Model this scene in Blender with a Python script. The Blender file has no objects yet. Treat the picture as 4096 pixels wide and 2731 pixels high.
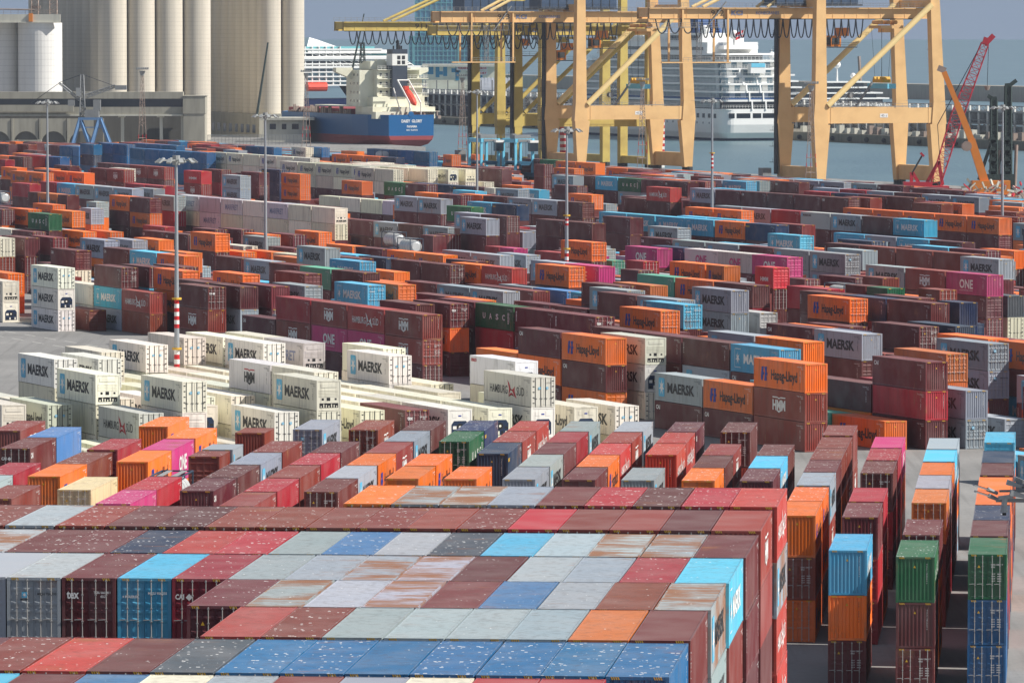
import bpy, math, random
import numpy as np
from mathutils import Vector, Matrix

# ---------------------------------------------------------------- camera, sky, sun, exposure
scn = bpy.context.scene
CAMZ = 42.4                      # the viewpoint stands 42 m above the quay
FOC = 23500.0                    # focal length in photo pixels (4096 wide)
TILT = math.atan((1365.5 - 84.0) / FOC)
cam_data = bpy.data.cameras.new('camera')
cam_data.sensor_width = 36.0
cam_data.lens = FOC / 4096.0 * 36.0
cam_data.clip_start = 5.0
cam_data.clip_end = 60000.0
cam = bpy.data.objects.new('camera', cam_data)
cam.location = (0, 0, CAMZ)
cam.rotation_euler = (math.pi / 2 - TILT, 0, 0)
scn.collection.objects.link(cam)
scn.camera = cam

SUN_EL, SUN_AZ = math.radians(42), math.radians(102)   # azimuth clockwise from +Y
world = bpy.data.worlds.new('World')
scn.world = world
world.use_nodes = True
wt = world.node_tree
bg = wt.nodes['Background']
sky = wt.nodes.new('ShaderNodeTexSky')
sky.sky_type = 'NISHITA'
sky.sun_disc = False
sky.sun_elevation = SUN_EL
sky.sun_rotation = SUN_AZ
sky.air_density = 1.0
sky.dust_density = 0.6
sky.ozone_density = 1.6
# hazy maritime sky: the band near the horizon takes the colour of the sky a little higher up
wtc = wt.nodes.new('ShaderNodeTexCoord'); wmp = wt.nodes.new('ShaderNodeMapping')
wmp.inputs['Location'].default_value = (0, 0, 0.32); wmp.inputs['Scale'].default_value = (1, 1, 0.75)
wt.links.new(wtc.outputs['Generated'], wmp.inputs[0]); wt.links.new(wmp.outputs[0], sky.inputs[0])
whz = wt.nodes.new('ShaderNodeMix'); whz.data_type = 'RGBA'; whz.inputs[0].default_value = 0.35
whz.inputs[7].default_value = (5.4, 6.0, 6.9, 1)      # pale sea haze mixed into the blue
wt.links.new(sky.outputs[0], whz.inputs[6]); wt.links.new(whz.outputs[2], bg.inputs[0])
bg.inputs[1].default_value = 0.066

sun_data = bpy.data.lights.new('sun', 'SUN')
sun_data.energy = 5.0
sun_data.angle = math.radians(0.5)
sun_data.color = (1.0, 0.955, 0.89)
sun = bpy.data.objects.new('sun', sun_data)
sd = Vector((math.sin(SUN_AZ) * math.cos(SUN_EL), math.cos(SUN_AZ) * math.cos(SUN_EL), math.sin(SUN_EL)))
sun.rotation_euler = sd.to_track_quat('Z', 'Y').to_euler()
sun.location = (600, 300, 500)
scn.collection.objects.link(sun)

scn.view_settings.view_transform = 'Standard'
scn.view_settings.look = 'None'
scn.view_settings.exposure = 0.36
scn.view_settings.gamma = 1.0
scn.cycles.max_bounces = 6
scn.cycles.volume_bounces = 0
scn.cycles.volume_step_rate = 10
scn.cycles.volume_max_steps = 8

# ---------------------------------------------------------------- helpers
COL = bpy.data.collections.new('port')
scn.collection.children.link(COL)
PHI = math.radians(22.0)          # the yard lines run 22 degrees left of the view
PSI = math.radians(5.2)           # the near blocks run 5 degrees right of it
R = random.Random(11)
HAZE = 0.00004

def at(x, y, Y):
    """world point that lies Y metres ahead and is seen at photo pixel x, y"""
    dx, dy = (x - 2048.0) / FOC, (y - 1365.5) / FOC
    fy = math.cos(TILT) - dy * math.sin(TILT)
    fz = -math.sin(TILT) - dy * math.cos(TILT)
    t = Y / fy
    return Vector((dx * t, Y, CAMZ + fz * t))

def vu(v, u, z=0.0):
    return Vector((v * math.cos(PHI) - u * math.sin(PHI), v * math.sin(PHI) + u * math.cos(PHI), z))

def lin(c):
    return tuple(((q / 255) / 12.92 if q / 255 <= 0.04045 else ((q / 255 + 0.055) / 1.055) ** 2.4) for q in c[:3]) + (1.0,)

def tag(o, label=None, cat=None, group=None, kind=None):
    if label: o['label'] = label
    if cat: o['category'] = cat
    if group: o['group'] = group
    if kind: o['kind'] = kind
    return o

def empty(name, loc, rz=0.0, parent=None):
    o = bpy.data.objects.new(name, None)
    o.empty_display_size = 0.5
    o.location = loc
    o.rotation_euler = (0, 0, rz)
    COL.objects.link(o)
    if parent: o.parent = parent
    return o

class MB:
    """collects quads and polygons, builds one mesh"""
    def __init__(s): s.v = []; s.f = []; s.m = []
    def add(s, vs, fs, m=0):
        b = len(s.v); s.v += [tuple(p) for p in vs]
        for f in fs: s.f.append(tuple(b + i for i in f)); s.m.append(m)
        return s
    def box(s, x0, x1, y0, y1, z0, z1, m=0):
        return s.add([(x0, y0, z0), (x1, y0, z0), (x1, y1, z0), (x0, y1, z0), (x0, y0, z1), (x1, y0, z1), (x1, y1, z1), (x0, y1, z1)],
                     [(0, 3, 2, 1), (4, 5, 6, 7), (0, 1, 5, 4), (1, 2, 6, 5), (2, 3, 7, 6), (3, 0, 4, 7)], m)
    def quad(s, a, b, c, d, m=0): return s.add([a, b, c, d], [(0, 1, 2, 3)], m)
    def beam(s, p, q, w, h=None, m=0, up=(0, 0, 1), w2=None, h2=None):
        """rectangular bar from p to q; w across, h along 'up'"""
        h = h or w; p = Vector(p); q = Vector(q); d = (q - p).normalized()
        up = Vector(up)
        if abs(d.dot(up)) > 0.98: up = Vector((0, 1, 0))
        a = d.cross(up).normalized(); b = a.cross(d).normalized()
        w2 = w2 or w; h2 = h2 or h
        vs = []
        for c, ww, hh in ((p, w, h), (q, w2, h2)):
            for i, j in ((-1, -1), (1, -1), (1, 1), (-1, 1)):
                vs.append(c + a * (i * ww / 2) + b * (j * hh / 2))
        return s.add(vs, [(3, 2, 1, 0), (4, 5, 6, 7), (0, 1, 5, 4), (1, 2, 6, 5), (2, 3, 7, 6), (3, 0, 4, 7)], m)
    def tube(s, p, q, r, n=8, m=0, r2=None, caps=True):
        p = Vector(p); q = Vector(q); d = (q - p).normalized()
        up = Vector((0, 0, 1)) if abs(d.z) < 0.95 else Vector((1, 0, 0))
        a = d.cross(up).normalized(); b = a.cross(d)
        r2 = r if r2 is None else r2; vs = []
        for c, rr in ((p, r), (q, r2)):
            for i in range(n):
                t = 2 * math.pi * i / n
                vs.append(c + a * (rr * math.cos(t)) + b * (rr * math.sin(t)))
        fs = [(i, (i + 1) % n, n + (i + 1) % n, n + i) for i in range(n)]
        if caps: fs += [tuple(range(n - 1, -1, -1)), tuple(range(n, 2 * n))]
        return s.add(vs, fs, m)
    def path(s, pts, r, n=5, m=0):
        for a, b in zip(pts[:-1], pts[1:]): s.tube(a, b, r, n, m, caps=False)
        return s
    def prism(s, poly, z0, z1, m=0):
        n = len(poly)
        vs = [(p[0], p[1], z0) for p in poly] + [(p[0], p[1], z1) for p in poly]
        fs = [(i, (i + 1) % n, n + (i + 1) % n, n + i) for i in range(n)] + [tuple(range(n - 1, -1, -1)), tuple(range(n, 2 * n))]
        return s.add(vs, fs, m)
    def sphere(s, c, r, n=12, k=7, m=0, z0=-1.0):
        vs = []; fs = []
        for j in range(k + 1):
            t = math.asin(z0) + (math.pi / 2 - math.asin(z0)) * j / k
            for i in range(n):
                a = 2 * math.pi * i / n
                vs.append((c[0] + r * math.cos(t) * math.cos(a), c[1] + r * math.cos(t) * math.sin(a), c[2] + r * math.sin(t)))
        for j in range(k):
            for i in range(n):
                fs.append((j * n + i, j * n + (i + 1) % n, (j + 1) * n + (i + 1) % n, (j + 1) * n + i))
        return s.add(vs, fs, m)
    def mesh(s, name, mats, smooth=False):
        me = bpy.data.meshes.new(name)
        me.from_pydata(s.v, [], s.f)
        for m in (mats if isinstance(mats, (list, tuple)) else [mats]): me.materials.append(m)
        if any(s.m): me.polygons.foreach_set('material_index', s.m)
        if smooth: me.polygons.foreach_set('use_smooth', [True] * len(s.f))
        me.update()
        return me
    def build(s, name, mats, parent=None, loc=(0, 0, 0), rz=0.0, smooth=False):
        return put(name, s.mesh(name, mats, smooth), parent, loc, rz)

def put(name, me, parent=None, loc=(0, 0, 0), rz=0.0):
    o = bpy.data.objects.new(name, me)
    o.location = loc
    o.rotation_euler = (0, 0, rz)
    COL.objects.link(o)
    if parent: o.parent = parent
    return o

# ---------------------------------------------------------------- materials
def nt(name):
    m = bpy.data.materials.new(name); m.use_nodes = True
    t = m.node_tree; b = t.nodes['Principled BSDF']
    return m, t, b
def N(t, k, **kw):
    n = t.nodes.new(k)
    for a, b in kw.items():
        if a.startswith('i_'):
            n.inputs[int(a[2:])].default_value = b
        else: setattr(n, a, b)
    return n
def mixc(t, f, a, b, bt='MIX'):
    n = t.nodes.new('ShaderNodeMix'); n.data_type = 'RGBA'; n.blend_type = bt
    for s, v in ((0, f), (6, a), (7, b)):
        if hasattr(v, 'is_output') or hasattr(v, 'links'): t.links.new(v, n.inputs[s])
        else: n.inputs[s].default_value = v
    return n.outputs[2]
def math_(t, op, a, b=None, c=None):
    n = t.nodes.new('ShaderNodeMath'); n.operation = op
    for i, v in enumerate((a, b, c)):
        if v is None: continue
        if hasattr(v, 'links'): t.links.new(v, n.inputs[i])
        else: n.inputs[i].default_value = v
    return n.outputs[0]
def ramp(t, x, lo, hi):
    n = t.nodes.new('ShaderNodeMapRange'); n.inputs[1].default_value = lo; n.inputs[2].default_value = hi
    t.links.new(x, n.inputs[0]); return n.outputs[0]

def simple(name, rgb, rough=0.6, metal=0.0, var=0.12, scale=0.6, dirt=None, srgb=True, stretch=(1, 1, 1), spec=0.4):
    m, t, b = nt(name)
    c = lin(rgb) if srgb else tuple(rgb) + (1,)
    tc = N(t, 'ShaderNodeTexCoord'); mp = N(t, 'ShaderNodeMapping'); mp.inputs['Scale'].default_value = stretch
    t.links.new(tc.outputs['Object'], mp.inputs[0])
    nz = N(t, 'ShaderNodeTexNoise'); nz.inputs['Scale'].default_value = scale; nz.inputs['Detail'].default_value = 5
    t.links.new(mp.outputs[0], nz.inputs[0])
    d = lin(dirt) if dirt else tuple(q * 0.55 for q in c[:3]) + (1,)
    f = math_(t, 'MULTIPLY', ramp(t, nz.outputs[0], 0.42, 0.75), var * 4 if dirt else var * 3)
    t.links.new(mixc(t, f, c, d), b.inputs['Base Color'])
    b.inputs['Roughness'].default_value = rough; b.inputs['Metallic'].default_value = metal
    b.inputs['Specular IOR Level'].default_value = spec
    return m

def paint_material(name, stuff=False):
    """container paint: the colour comes from the object (or the face of the far stacks); chalking, rust and droppings are procedural"""
    m, t, b = nt(name); L = t.links
    if stuff:
        col = N(t, 'ShaderNodeAttribute', attribute_name='paint').outputs['Color']
        obj = N(t, 'ShaderNodeNewGeometry').outputs['Position']
        rnd = None
    else:
        oi = N(t, 'ShaderNodeObjectInfo'); col = oi.outputs['Color']; rnd = oi.outputs['Random']
        obj = N(t, 'ShaderNodeTexCoord').outputs['Object']
    geo = N(t, 'ShaderNodeNewGeometry')
    sep = N(t, 'ShaderNodeSeparateXYZ'); L.new(geo.outputs['Normal'], sep.inputs[0])
    up = ramp(t, sep.outputs[2], 0.75, 0.95)
    # broad fading of the paint
    nz = N(t, 'ShaderNodeTexNoise'); nz.inputs['Scale'].default_value = 0.35; nz.inputs['Detail'].default_value = 6
    off = N(t, 'ShaderNodeVectorMath', operation='ADD'); L.new(obj, off.inputs[0])
    if rnd is not None:
        cmb = N(t, 'ShaderNodeCombineXYZ')
        r1 = math_(t, 'MULTIPLY', rnd, 97.0); L.new(r1, cmb.inputs[0]); L.new(r1, cmb.inputs[1])
        L.new(cmb.outputs[0], off.inputs[1])
    L.new(off.outputs[0], nz.inputs[0])
    fade = math_(t, 'MULTIPLY', ramp(t, nz.outputs[0], 0.4, 0.75), 0.16)
    c1 = mixc(t, fade, col, (0.52, 0.47, 0.44, 1))
    # up-facing faces are mixed towards a neutral grey
    upf = math_(t, 'MULTIPLY', up, 0.12)
    c1 = mixc(t, upf, c1, (0.50, 0.50, 0.48, 1))
    if not stuff:
        # vertical grime streaks on walls
        mp = N(t, 'ShaderNodeMapping'); mp.inputs['Scale'].default_value = (2.6, 2.6, 0.25); L.new(off.outputs[0], mp.inputs[0])
        n2 = N(t, 'ShaderNodeTexNoise'); n2.inputs['Scale'].default_value = 1.0; n2.inputs['Detail'].default_value = 4; L.new(mp.outputs[0], n2.inputs[0])
        g = math_(t, 'MULTIPLY', ramp(t, n2.outputs[0], 0.5, 0.8), 0.45)
        c1 = mixc(t, g, c1, (0.09, 0.065, 0.05, 1), 'MIX')
        # rust: patches whose streaks follow the roof ribs
        ra = N(t, 'ShaderNodeAttribute', attribute_type='OBJECT', attribute_name='rust').outputs['Fac']
        m3 = N(t, 'ShaderNodeMapping'); m3.inputs['Scale'].default_value = (2.2, 0.22, 0.35); L.new(off.outputs[0], m3.inputs[0])
        n3 = N(t, 'ShaderNodeTexNoise'); n3.inputs['Scale'].default_value = 1.3; n3.inputs['Detail'].default_value = 8; n3.inputs['Roughness'].default_value = 0.7
        L.new(m3.outputs[0], n3.inputs[0])
        n4 = N(t, 'ShaderNodeTexNoise'); n4.inputs['Scale'].default_value = 0.28; n4.inputs['Detail'].default_value = 3; L.new(off.outputs[0], n4.inputs[0])
        s = math_(t, 'ADD', math_(t, 'MULTIPLY', n3.outputs[0], 0.55), math_(t, 'MULTIPLY', n4.outputs[0], 0.55))
        th = math_(t, 'SUBTRACT', 0.72, math_(t, 'MULTIPLY', ra, 0.22))
        rf = math_(t, 'MULTIPLY', math_(t, 'MINIMUM', math_(t, 'MAXIMUM', math_(t, 'MULTIPLY', math_(t, 'SUBTRACT', s, th), 9.0), 0.0), 1.0), math_(t, 'MINIMUM', math_(t, 'MULTIPLY', ra, 3.0), 0.92))
        rc = mixc(t, n3.outputs[0], (0.13, 0.045, 0.02, 1), (0.42, 0.20, 0.10, 1))
        c1 = mixc(t, rf, c1, rc)
        # gull droppings on roofs
        sp = N(t, 'ShaderNodeAttribute', attribute_type='OBJECT', attribute_name='specks').outputs['Fac']
        m4 = N(t, 'ShaderNodeMapping'); m4.inputs['Scale'].default_value = (5.2, 4.2, 1); L.new(off.outputs[0], m4.inputs[0])
        vo = N(t, 'ShaderNodeTexVoronoi'); vo.inputs['Scale'].default_value = 1.0; vo.inputs['Randomness'].default_value = 1.0; L.new(m4.outputs[0], vo.inputs[0])
        sv = N(t, 'ShaderNodeSeparateColor'); L.new(vo.outputs['Color'], sv.inputs[0])
        rad = math_(t, 'MULTIPLY', math_(t, 'MULTIPLY', math_(t, 'POWER', sv.outputs[0], 3.0), 0.34), sp)
        f = math_(t, 'MULTIPLY', math_(t, 'LESS_THAN', vo.outputs['Distance'], rad), up)
        c1 = mixc(t, math_(t, 'MULTIPLY', f, 0.85), c1, (0.80, 0.79, 0.76, 1))
    L.new(c1, b.inputs['Base Color'])
    b.inputs['Roughness'].default_value = 0.5
    b.inputs['Specular IOR Level'].default_value = 0.35
    return m

M = {}
M['paint'] = paint_material('container_paint')
M['paint_far'] = paint_material('container_paint_far', True)
M['galv'] = simple('galvanised_steel', (178, 176, 172), 0.45, 0.35)
M['hazard'] = simple('hazard_yellow', (214, 168, 52), 0.6)
M['black'] = simple('dark_rubber', (28, 28, 30), 0.7)
M['unit'] = simple('cooling_unit_navy', (36, 52, 78), 0.5, 0.2)
M['white'] = simple('white_paint', (236, 234, 226), 0.5, var=0.06)
M['letter_white'] = simple('white_lettering', (226, 224, 220), 0.6, var=0.05)
M['letter_dark'] = simple('dark_lettering', (48, 48, 50), 0.6, var=0.05)
M['letter_blue'] = simple('blue_lettering', (36, 62, 150), 0.6, var=0.05)
M['letter_sky'] = simple('pale_blue_emblem', (92, 178, 214), 0.6, var=0.05)
M['letter_pink'] = simple('magenta_lettering', (205, 56, 122), 0.6, var=0.05)
M['letter_red'] = simple('red_lettering', (186, 34, 48), 0.6, var=0.05)
M['letter_gold'] = simple('gold_lettering', (214, 170, 50), 0.6, var=0.05)
M['letter_slate'] = simple('slate_lettering', (120, 128, 158), 0.6, var=0.05)
# ---------------------------------------------------------------- containers
W_, HC = 2.438, 2.896
PAINT = dict(m=(98,40,42), b=(128,54,42), o=(232,112,30), O=(198,110,54), g=(152,160,168), G=(178,182,180), L=(78,176,210),
  n=(28,50,84), c=(92,34,40), r=(160,34,46), u=(22,98,60), t=(84,164,138), p=(192,54,118), P=(214,200,198), k=(138,28,48),
  K=(206,34,44), e=(66,76,84), B=(20,98,148), A=(72,122,172), w=(238,230,208), W=(236,232,218), V=(230,226,202), S=(222,219,208),
  M=(216,206,208), Q=(208,192,200), Z=(230,230,230), X=(226,226,226), x=(108,38,42), h=(140,56,46), H=(196,42,52), s=(176,58,48),
  T=(60,70,84), y=(242,220,176))
REEFER = set('wWVSMQZX')

def corr_side(mb, x0, x1, z0, z1, yo, yi, sgn):
    """trapezoid corrugated wall along x; yo outer, yi inner plane"""
    per = 0.278; n = int((x1 - x0) / per); per = (x1 - x0) / n
    pts = []
    for i in range(n):
        a = x0 + i * per
        pts += [(a, yo), (a + per * .28, yo), (a + per * .5, yi), (a + per * .78, yi)]
    pts.append((x1, yo))
    vs = [(p[0], p[1], z) for p in pts for z in (z0, z1)]
    fs = []
    for i in range(len(pts) - 1):
        q = (2 * i, 2 * i + 2, 2 * i + 3, 2 * i + 1)
        fs.append(q if sgn < 0 else q[::-1])
    mb.add(vs, fs)

def t_frame(L, reefer=False):
    mb = MB(); w = W_
    for x in (0, L - .13):
        for y in (-.14, -w):
            mb.box(x, x + .13, y, y + .14, .118, HC - .118)
    for x in (-.003, L - .175):
        for y in (-.16, -w - .003):
            for z in (0, HC - .118):
                mb.box(x, x + .178, y, y + .163, z, z + .118)
    for y in (-.06, -w):
        mb.box(.178, L - .178, y, y + .06, HC - .09, HC - .006)
        mb.box(.178, L - .178, y, y + .06, .06, .22)
    for x in (.0, L - .07):
        mb.box(x, x + .07, -w + .16, -.16, HC - .13, HC - .004)
        mb.box(x, x + .07, -w + .16, -.16, .03, .17)
    # walls
    if reefer:
        for y, s in ((-.014, 1), (-w + .014, -1)):
            n = 14
            for i in range(n):
                a = .13 + (L - .26) * i / n; c = .13 + (L - .26) * (i + 1) / n
                q = [(a + .012, y, .22), (c - .012, y, .22), (c - .012, y, HC - .09), (a + .012, y, HC - .09)]
                mb.quad(*(q[::-1] if s > 0 else q))
            q = [(.13, y - s * .006, .22), (L - .13, y - s * .006, .22), (L - .13, y - s * .006, HC - .09), (.13, y - s * .006, HC - .09)]
            mb.quad(*(q[::-1] if s > 0 else q))
    else:
        corr_side(mb, .13, L - .13, .21, HC - .085, -.014, -.05, 1)
        corr_side(mb, .13, L - .13, .21, HC - .085, -w + .014, -w + .05, -1)
    mb.quad((L - .03, -w + .1, .1), (L - .03, -.1, .1), (L - .03, -.1, HC - .1), (L - .03, -w + .1, HC - .1))
    mb.quad((.1, -.05, .07), (L - .1, -.05, .07), (L - .1, -w + .05, .07), (.1, -w + .05, .07))
    # hazard stripes on the header
    if not reefer:
        for y0 in (-.24, -w + .56):
            for i in range(4):
                y = y0 - i * .085
                mb.quad((-.004, y, HC - .125), (-.004, y + .05, HC - .012), (-.004, y, HC - .012), (-.004, y - .05, HC - .125), 1)
    return mb

def t_roof(L, reefer=False):
    mb = MB(); w = W_; z = HC - .02; d = 0.0 if reefer else .03
    n = 1 if reefer else int((L - .3) / .21)
    x0, x1 = .07, L - .07
    if reefer:
        mb.quad((x0, -w + .06, z), (x1, -w + .06, z), (x1, -.06, z), (x0, -.06, z)); return mb
    pts = [(x0, z)]
    p = (L - .5) / n
    for i in range(n):
        a = .25 + i * p
        pts += [(a, z), (a + p * .3, z - d), (a + p * .55, z - d), (a + p * .85, z)]
    pts.append((x1, z))
    vs = [(q[0], y, q[1]) for q in pts for y in (-w + .06, -.06)]
    mb.add(vs, [(2 * i, 2 * i + 2, 2 * i + 3, 2 * i + 1) for i in range(len(pts) - 1)])
    return mb

def t_front():
    mb = MB(); w = W_; n = 9; y0, y1 = -w + .14, -.14; per = (y1 - y0) / n; xo, xi = .022, .072
    pts = []
    for i in range(n):
        a = y0 + i * per
        pts += [(xo, a), (xo, a + per * .3), (xi, a + per * .5), (xi, a + per * .8)]
    pts.append((xo, y1))
    vs = [(p[0], p[1], z) for p in pts for z in (.17, HC - .13)]
    mb.add(vs, [(2 * i + 2, 2 * i, 2 * i + 1, 2 * i + 3) for i in range(len(pts) - 1)])
    return mb

def t_door():
    """one leaf, y from -1.07 to 0, panels pressed between horizontal ribs"""
    mb = MB(); prof = []; xo, xi = .035, .066
    zs = [(.19, .95), (1.03, 1.33), (1.41, 1.68), (1.76, 2.32), (2.40, 2.74)]
    prof.append((xo, .17))
    for a, b in zs:
        prof += [(xo, a), (xi, a + .05), (xi, b - .10), (xo, b)]
    prof.append((xo, HC - .135))
    for ya, yb in ((-1.03, -.54), (-.48, -.04)):
        vs = [(p[0], y, p[1]) for p in prof for y in (ya, yb)]
        mb.add(vs, [(2 * i + 1, 2 * i, 2 * i + 2, 2 * i + 3) for i in range(len(prof) - 1)])
    for ya, yb in ((-1.07, -1.03), (-.54, -.48), (-.04, 0)):
        mb.box(xo - .004, xo + .05, ya, yb, .165, HC - .14)
    return mb

def t_rod():
    mb = MB()
    mb.tube((.0, 0, .08), (.0, 0, HC - .06), .024, 6)
    for z in (.2, .9, 1.5, 2.1, HC - .16): mb.box(-.03, .04, -.045, .045, z, z + .05)
    mb.beam((-.02, -.02, 1.02), (-.03, .36, 1.0), .03, .035)
    return mb

def t_reefer_door():
    mb = MB()
    for ya, yb in ((-2.28, -1.235), (-1.205, -.16)): mb.box(.02, .07, ya, yb, .19, HC - .15, 0)
    mb.box(.05, .09, -2.3, -.14, .16, HC - .12, 1)
    for y in (-.42, -.98, -1.46, -2.02): mb.tube((0, y, .06), (0, y, HC - .05), .026, 6, 1)
    for i in range(5):
        for y0, y1 in ((-.32, -.12), (-2.32, -2.12)):
            z = .38 + i * .52; mb.box(-.004, .02, y0, y1, z, z + .08, 1)
    for y in (-.3, -.86, -1.34, -1.9): mb.beam((-.012, y, .86), (-.02, y - .3, .84), .03, .035, 1)
    return mb

def t_reefer_unit(kind):
    mb = MB()
    mb.box(.03, .09, -2.3, -.14, .16, HC - .12, 0)
    if kind == 1:       # pale ribbed unit with a black hatch and open compressor bay
        for i in range(5): mb.box(.005, .03, -2.2, -.24, 1.35 + i * .14, 1.43 + i * .14, 0)
        mb.box(.0, .03, -2.0, -.44, 2.22, 2.56, 0)
        mb.box(.024, .028, -1.36, -1.0, .95, 1.27, 1)
        mb.box(.022, .027, -.72, -.5, 1.0, 1.22, 1); mb.box(.022, .027, -2.0, -1.8, 1.02, 1.2, 1)
        mb.box(.020, .028, -2.16, -.28, .3, .74, 1)
        for i in range(7): mb.box(-.002, .02, -2.05 + i * .26, -1.95 + i * .26, .34, .5 + (i % 3) * .08, 0)
        mb.box(.004, .024, -1.36, -1.08, 2.28, 2.5, 3)
    else:               # dark blue trapezoid unit with a round fan
        poly = [(-2.06, .35), (-.38, .35), (-.38, 1.45), (-.62, 1.78), (-1.82, 1.78), (-2.06, 1.45)]
        mb.add([(.022, a, b) for a, b in poly] + [(.0, a, b) for a, b in poly],
               [tuple(range(6, 12))[::-1]] + [(i, (i + 1) % 6, 6 + (i + 1) % 6, 6 + i) for i in range(6)], 2)
        mb.tube((.0, -1.2, 1.2), (-.02, -1.2, 1.2), .34, 14, 1)
        mb.tube((-.02, -1.2, 1.2), (-.03, -1.2, 1.2), .12, 10, 0)
        mb.box(-.012, .0, -.86, -.5, 1.0, 1.3, 0); mb.box(-.012, .0, -1.98, -1.66, .96, 1.16, 1)
        for i in range(4): mb.box(-.02, .0, -1.9 + i * .38, -1.72 + i * .38, .38, .72, 1 if i % 2 else 0)
        mb.box(.01, .03, -2.0, -1.5, 2.1, 2.5, 0); mb.box(.01, .03, -.9, -.44, 2.1, 2.5, 0)
        mb.box(.012, .026, -1.36, -1.06, 2.2, 2.32, 4)
    return mb

TPL = {}
for Ln, nm in ((12.192, '40'), (6.058, '20')):
    TPL['frame' + nm] = t_frame(Ln); TPL['roof' + nm] = t_roof(Ln)
    TPL['rframe' + nm] = t_frame(Ln, True); TPL['rroof' + nm] = t_roof(Ln, True)
TPL['front'] = t_front(); TPL['door'] = t_door(); TPL['rod'] = t_rod()
TPL['rdoor'] = t_reefer_door(); TPL['runit1'] = t_reefer_unit(1); TPL['runit2'] = t_reefer_unit(2)
MATS = {'frame': ['paint', 'hazard'], 'roof': ['paint'], 'rfram': ['paint'], 'rroof': ['paint'], 'front': ['paint'], 'door': ['paint'],
        'rod': ['galv'], 'rdoor': ['paint', 'black'], 'runit': ['paint', 'black', 'unit', 'letter_sky', 'letter_blue']}
TM = {}
def tmesh(k):
    if k not in TM:
        ms = MATS.get(k[:5]) or MATS.get(k[:4]) or MATS.get(k[:3])
        TM[k] = TPL[k].mesh(k, [M[q] for q in ms])
    return TM[k]

# ---- lettering: text turned into flat meshes, x to the right, z up, in the plane y = 0
def text_poly(s, bold=0.0, res=2):
    cu = bpy.data.curves.new('t', 'FONT'); cu.body = s; cu.offset = bold; cu.resolution_u = res
    o = bpy.data.objects.new('t', cu)
    me = o.to_mesh()
    vs = np.array([v.co[:2] for v in me.vertices]) if len(me.vertices) else np.zeros((0, 2))
    fs = [tuple(p.vertices) for p in me.polygons]
    o.to_mesh_clear(); bpy.data.objects.remove(o); bpy.data.curves.remove(cu)
    return vs, fs
_tc = {}
class Logo:
    def __init__(s): s.mb = MB(); s.mats = []
    def mi(s, m):
        if m not in s.mats: s.mats.append(m)
        return s.mats.index(m)
    def text(s, body, x0, x1, z0, z1, mat, bold=0.02, lift=0.0, vertical=False):
        k = (body, bold)
        if k not in _tc: _tc[k] = text_poly(body, bold)
        vs, fs = _tc[k]; mn = vs.min(0); mx = vs.max(0)
        q = (vs - mn) / (mx - mn)
        if vertical:   # letters read downwards
            pts = [(x0 + b * (x1 - x0), -lift, z1 - a * (z1 - z0)) for a, b in q]
        else:
            pts = [(x0 + a * (x1 - x0), -lift, z0 + b * (z1 - z0)) for a, b in q]
        s.mb.add(pts, fs, s.mi(mat)); return s
    def poly(s, pts, mat, lift=0.0):
        s.mb.add([(a, -lift, b) for a, b in pts], [tuple(range(len(pts)))], s.mi(mat)); return s
    def star(s, cx, cz, rx, rz, mat, lift=0.006, n=7):
        for i in range(n):
            t = math.pi / 2 + 2 * math.pi * i / n; d = math.pi / n
            s.poly([(cx, cz), (cx + rx * .38 * math.cos(t - d), cz + rz * .38 * math.sin(t - d)), (cx + rx * math.cos(t), cz + rz * math.sin(t)),
                    (cx + rx * .38 * math.cos(t + d), cz + rz * .38 * math.sin(t + d))], mat, lift)
        return s
def rrect(x0, x1, z0, z1, r):
    o = []
    for cx, cz, a in ((x1 - r, z0 + r, -90), (x1 - r, z1 - r, 0), (x0 + r, z1 - r, 90), (x0 + r, z0 + r, 180)):
        for k in range(4):
            t = math.radians(a + k * 30); o.append((cx + r * math.cos(t), cz + r * math.sin(t)))
    return o

def emblem_hl(l, x, z, w, h, mat):
    """two slanted letters leaning together, drawn as a broken block"""
    for pts in ([(.0, .28), (.12, .95), (.42, 1.0), (.36, .62), (.50, .60), (.46, .40), (.33, .44), (.26, .0), (.05, .05)],
                [(.50, .95), (.92, 1.0), (.86, .60), (1.0, .58), (.97, .38), (.83, .40), (.90, .04), (.50, .0), (.58, .42), (.64, .66)]):
        c = (sum(p[0] for p in pts) / len(pts), sum(p[1] for p in pts) / len(pts))
        n = len(pts)
        for i in range(n):
            a, b = pts[i], pts[(i + 1) % n]
            l.poly([(x + c[0] * w, z + c[1] * h), (x + b[0] * w, z + b[1] * h), (x + a[0] * w, z + a[1] * h)][::-1], mat)
def emblem_wave(l, x, z, w, h, mat):
    for pts in ([(.0, 1.0), (.22, .78), (.42, .40), (.5, .48), (.30, .42), (.12, .05), (.18, .5)],
                [(.42, .45), (.62, .52), (.82, .70), (.78, .42), (1.0, .0), (.80, .10), (.58, .36)],
                [(.12, .02), (.3, .26), (.5, .30), (.78, .10), (.5, .22), (.3, .16)]):
        c = (sum(p[0] for p in pts) / len(pts), sum(p[1] for p in pts) / len(pts)); n = len(pts)
        for i in range(n):
            a, b = pts[i], pts[(i + 1) % n]
            l.poly([(x + c[0] * w, z + c[1] * h), (x + a[0] * w, z + a[1] * h), (x + b[0] * w, z + b[1] * h)], mat, .003)

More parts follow.
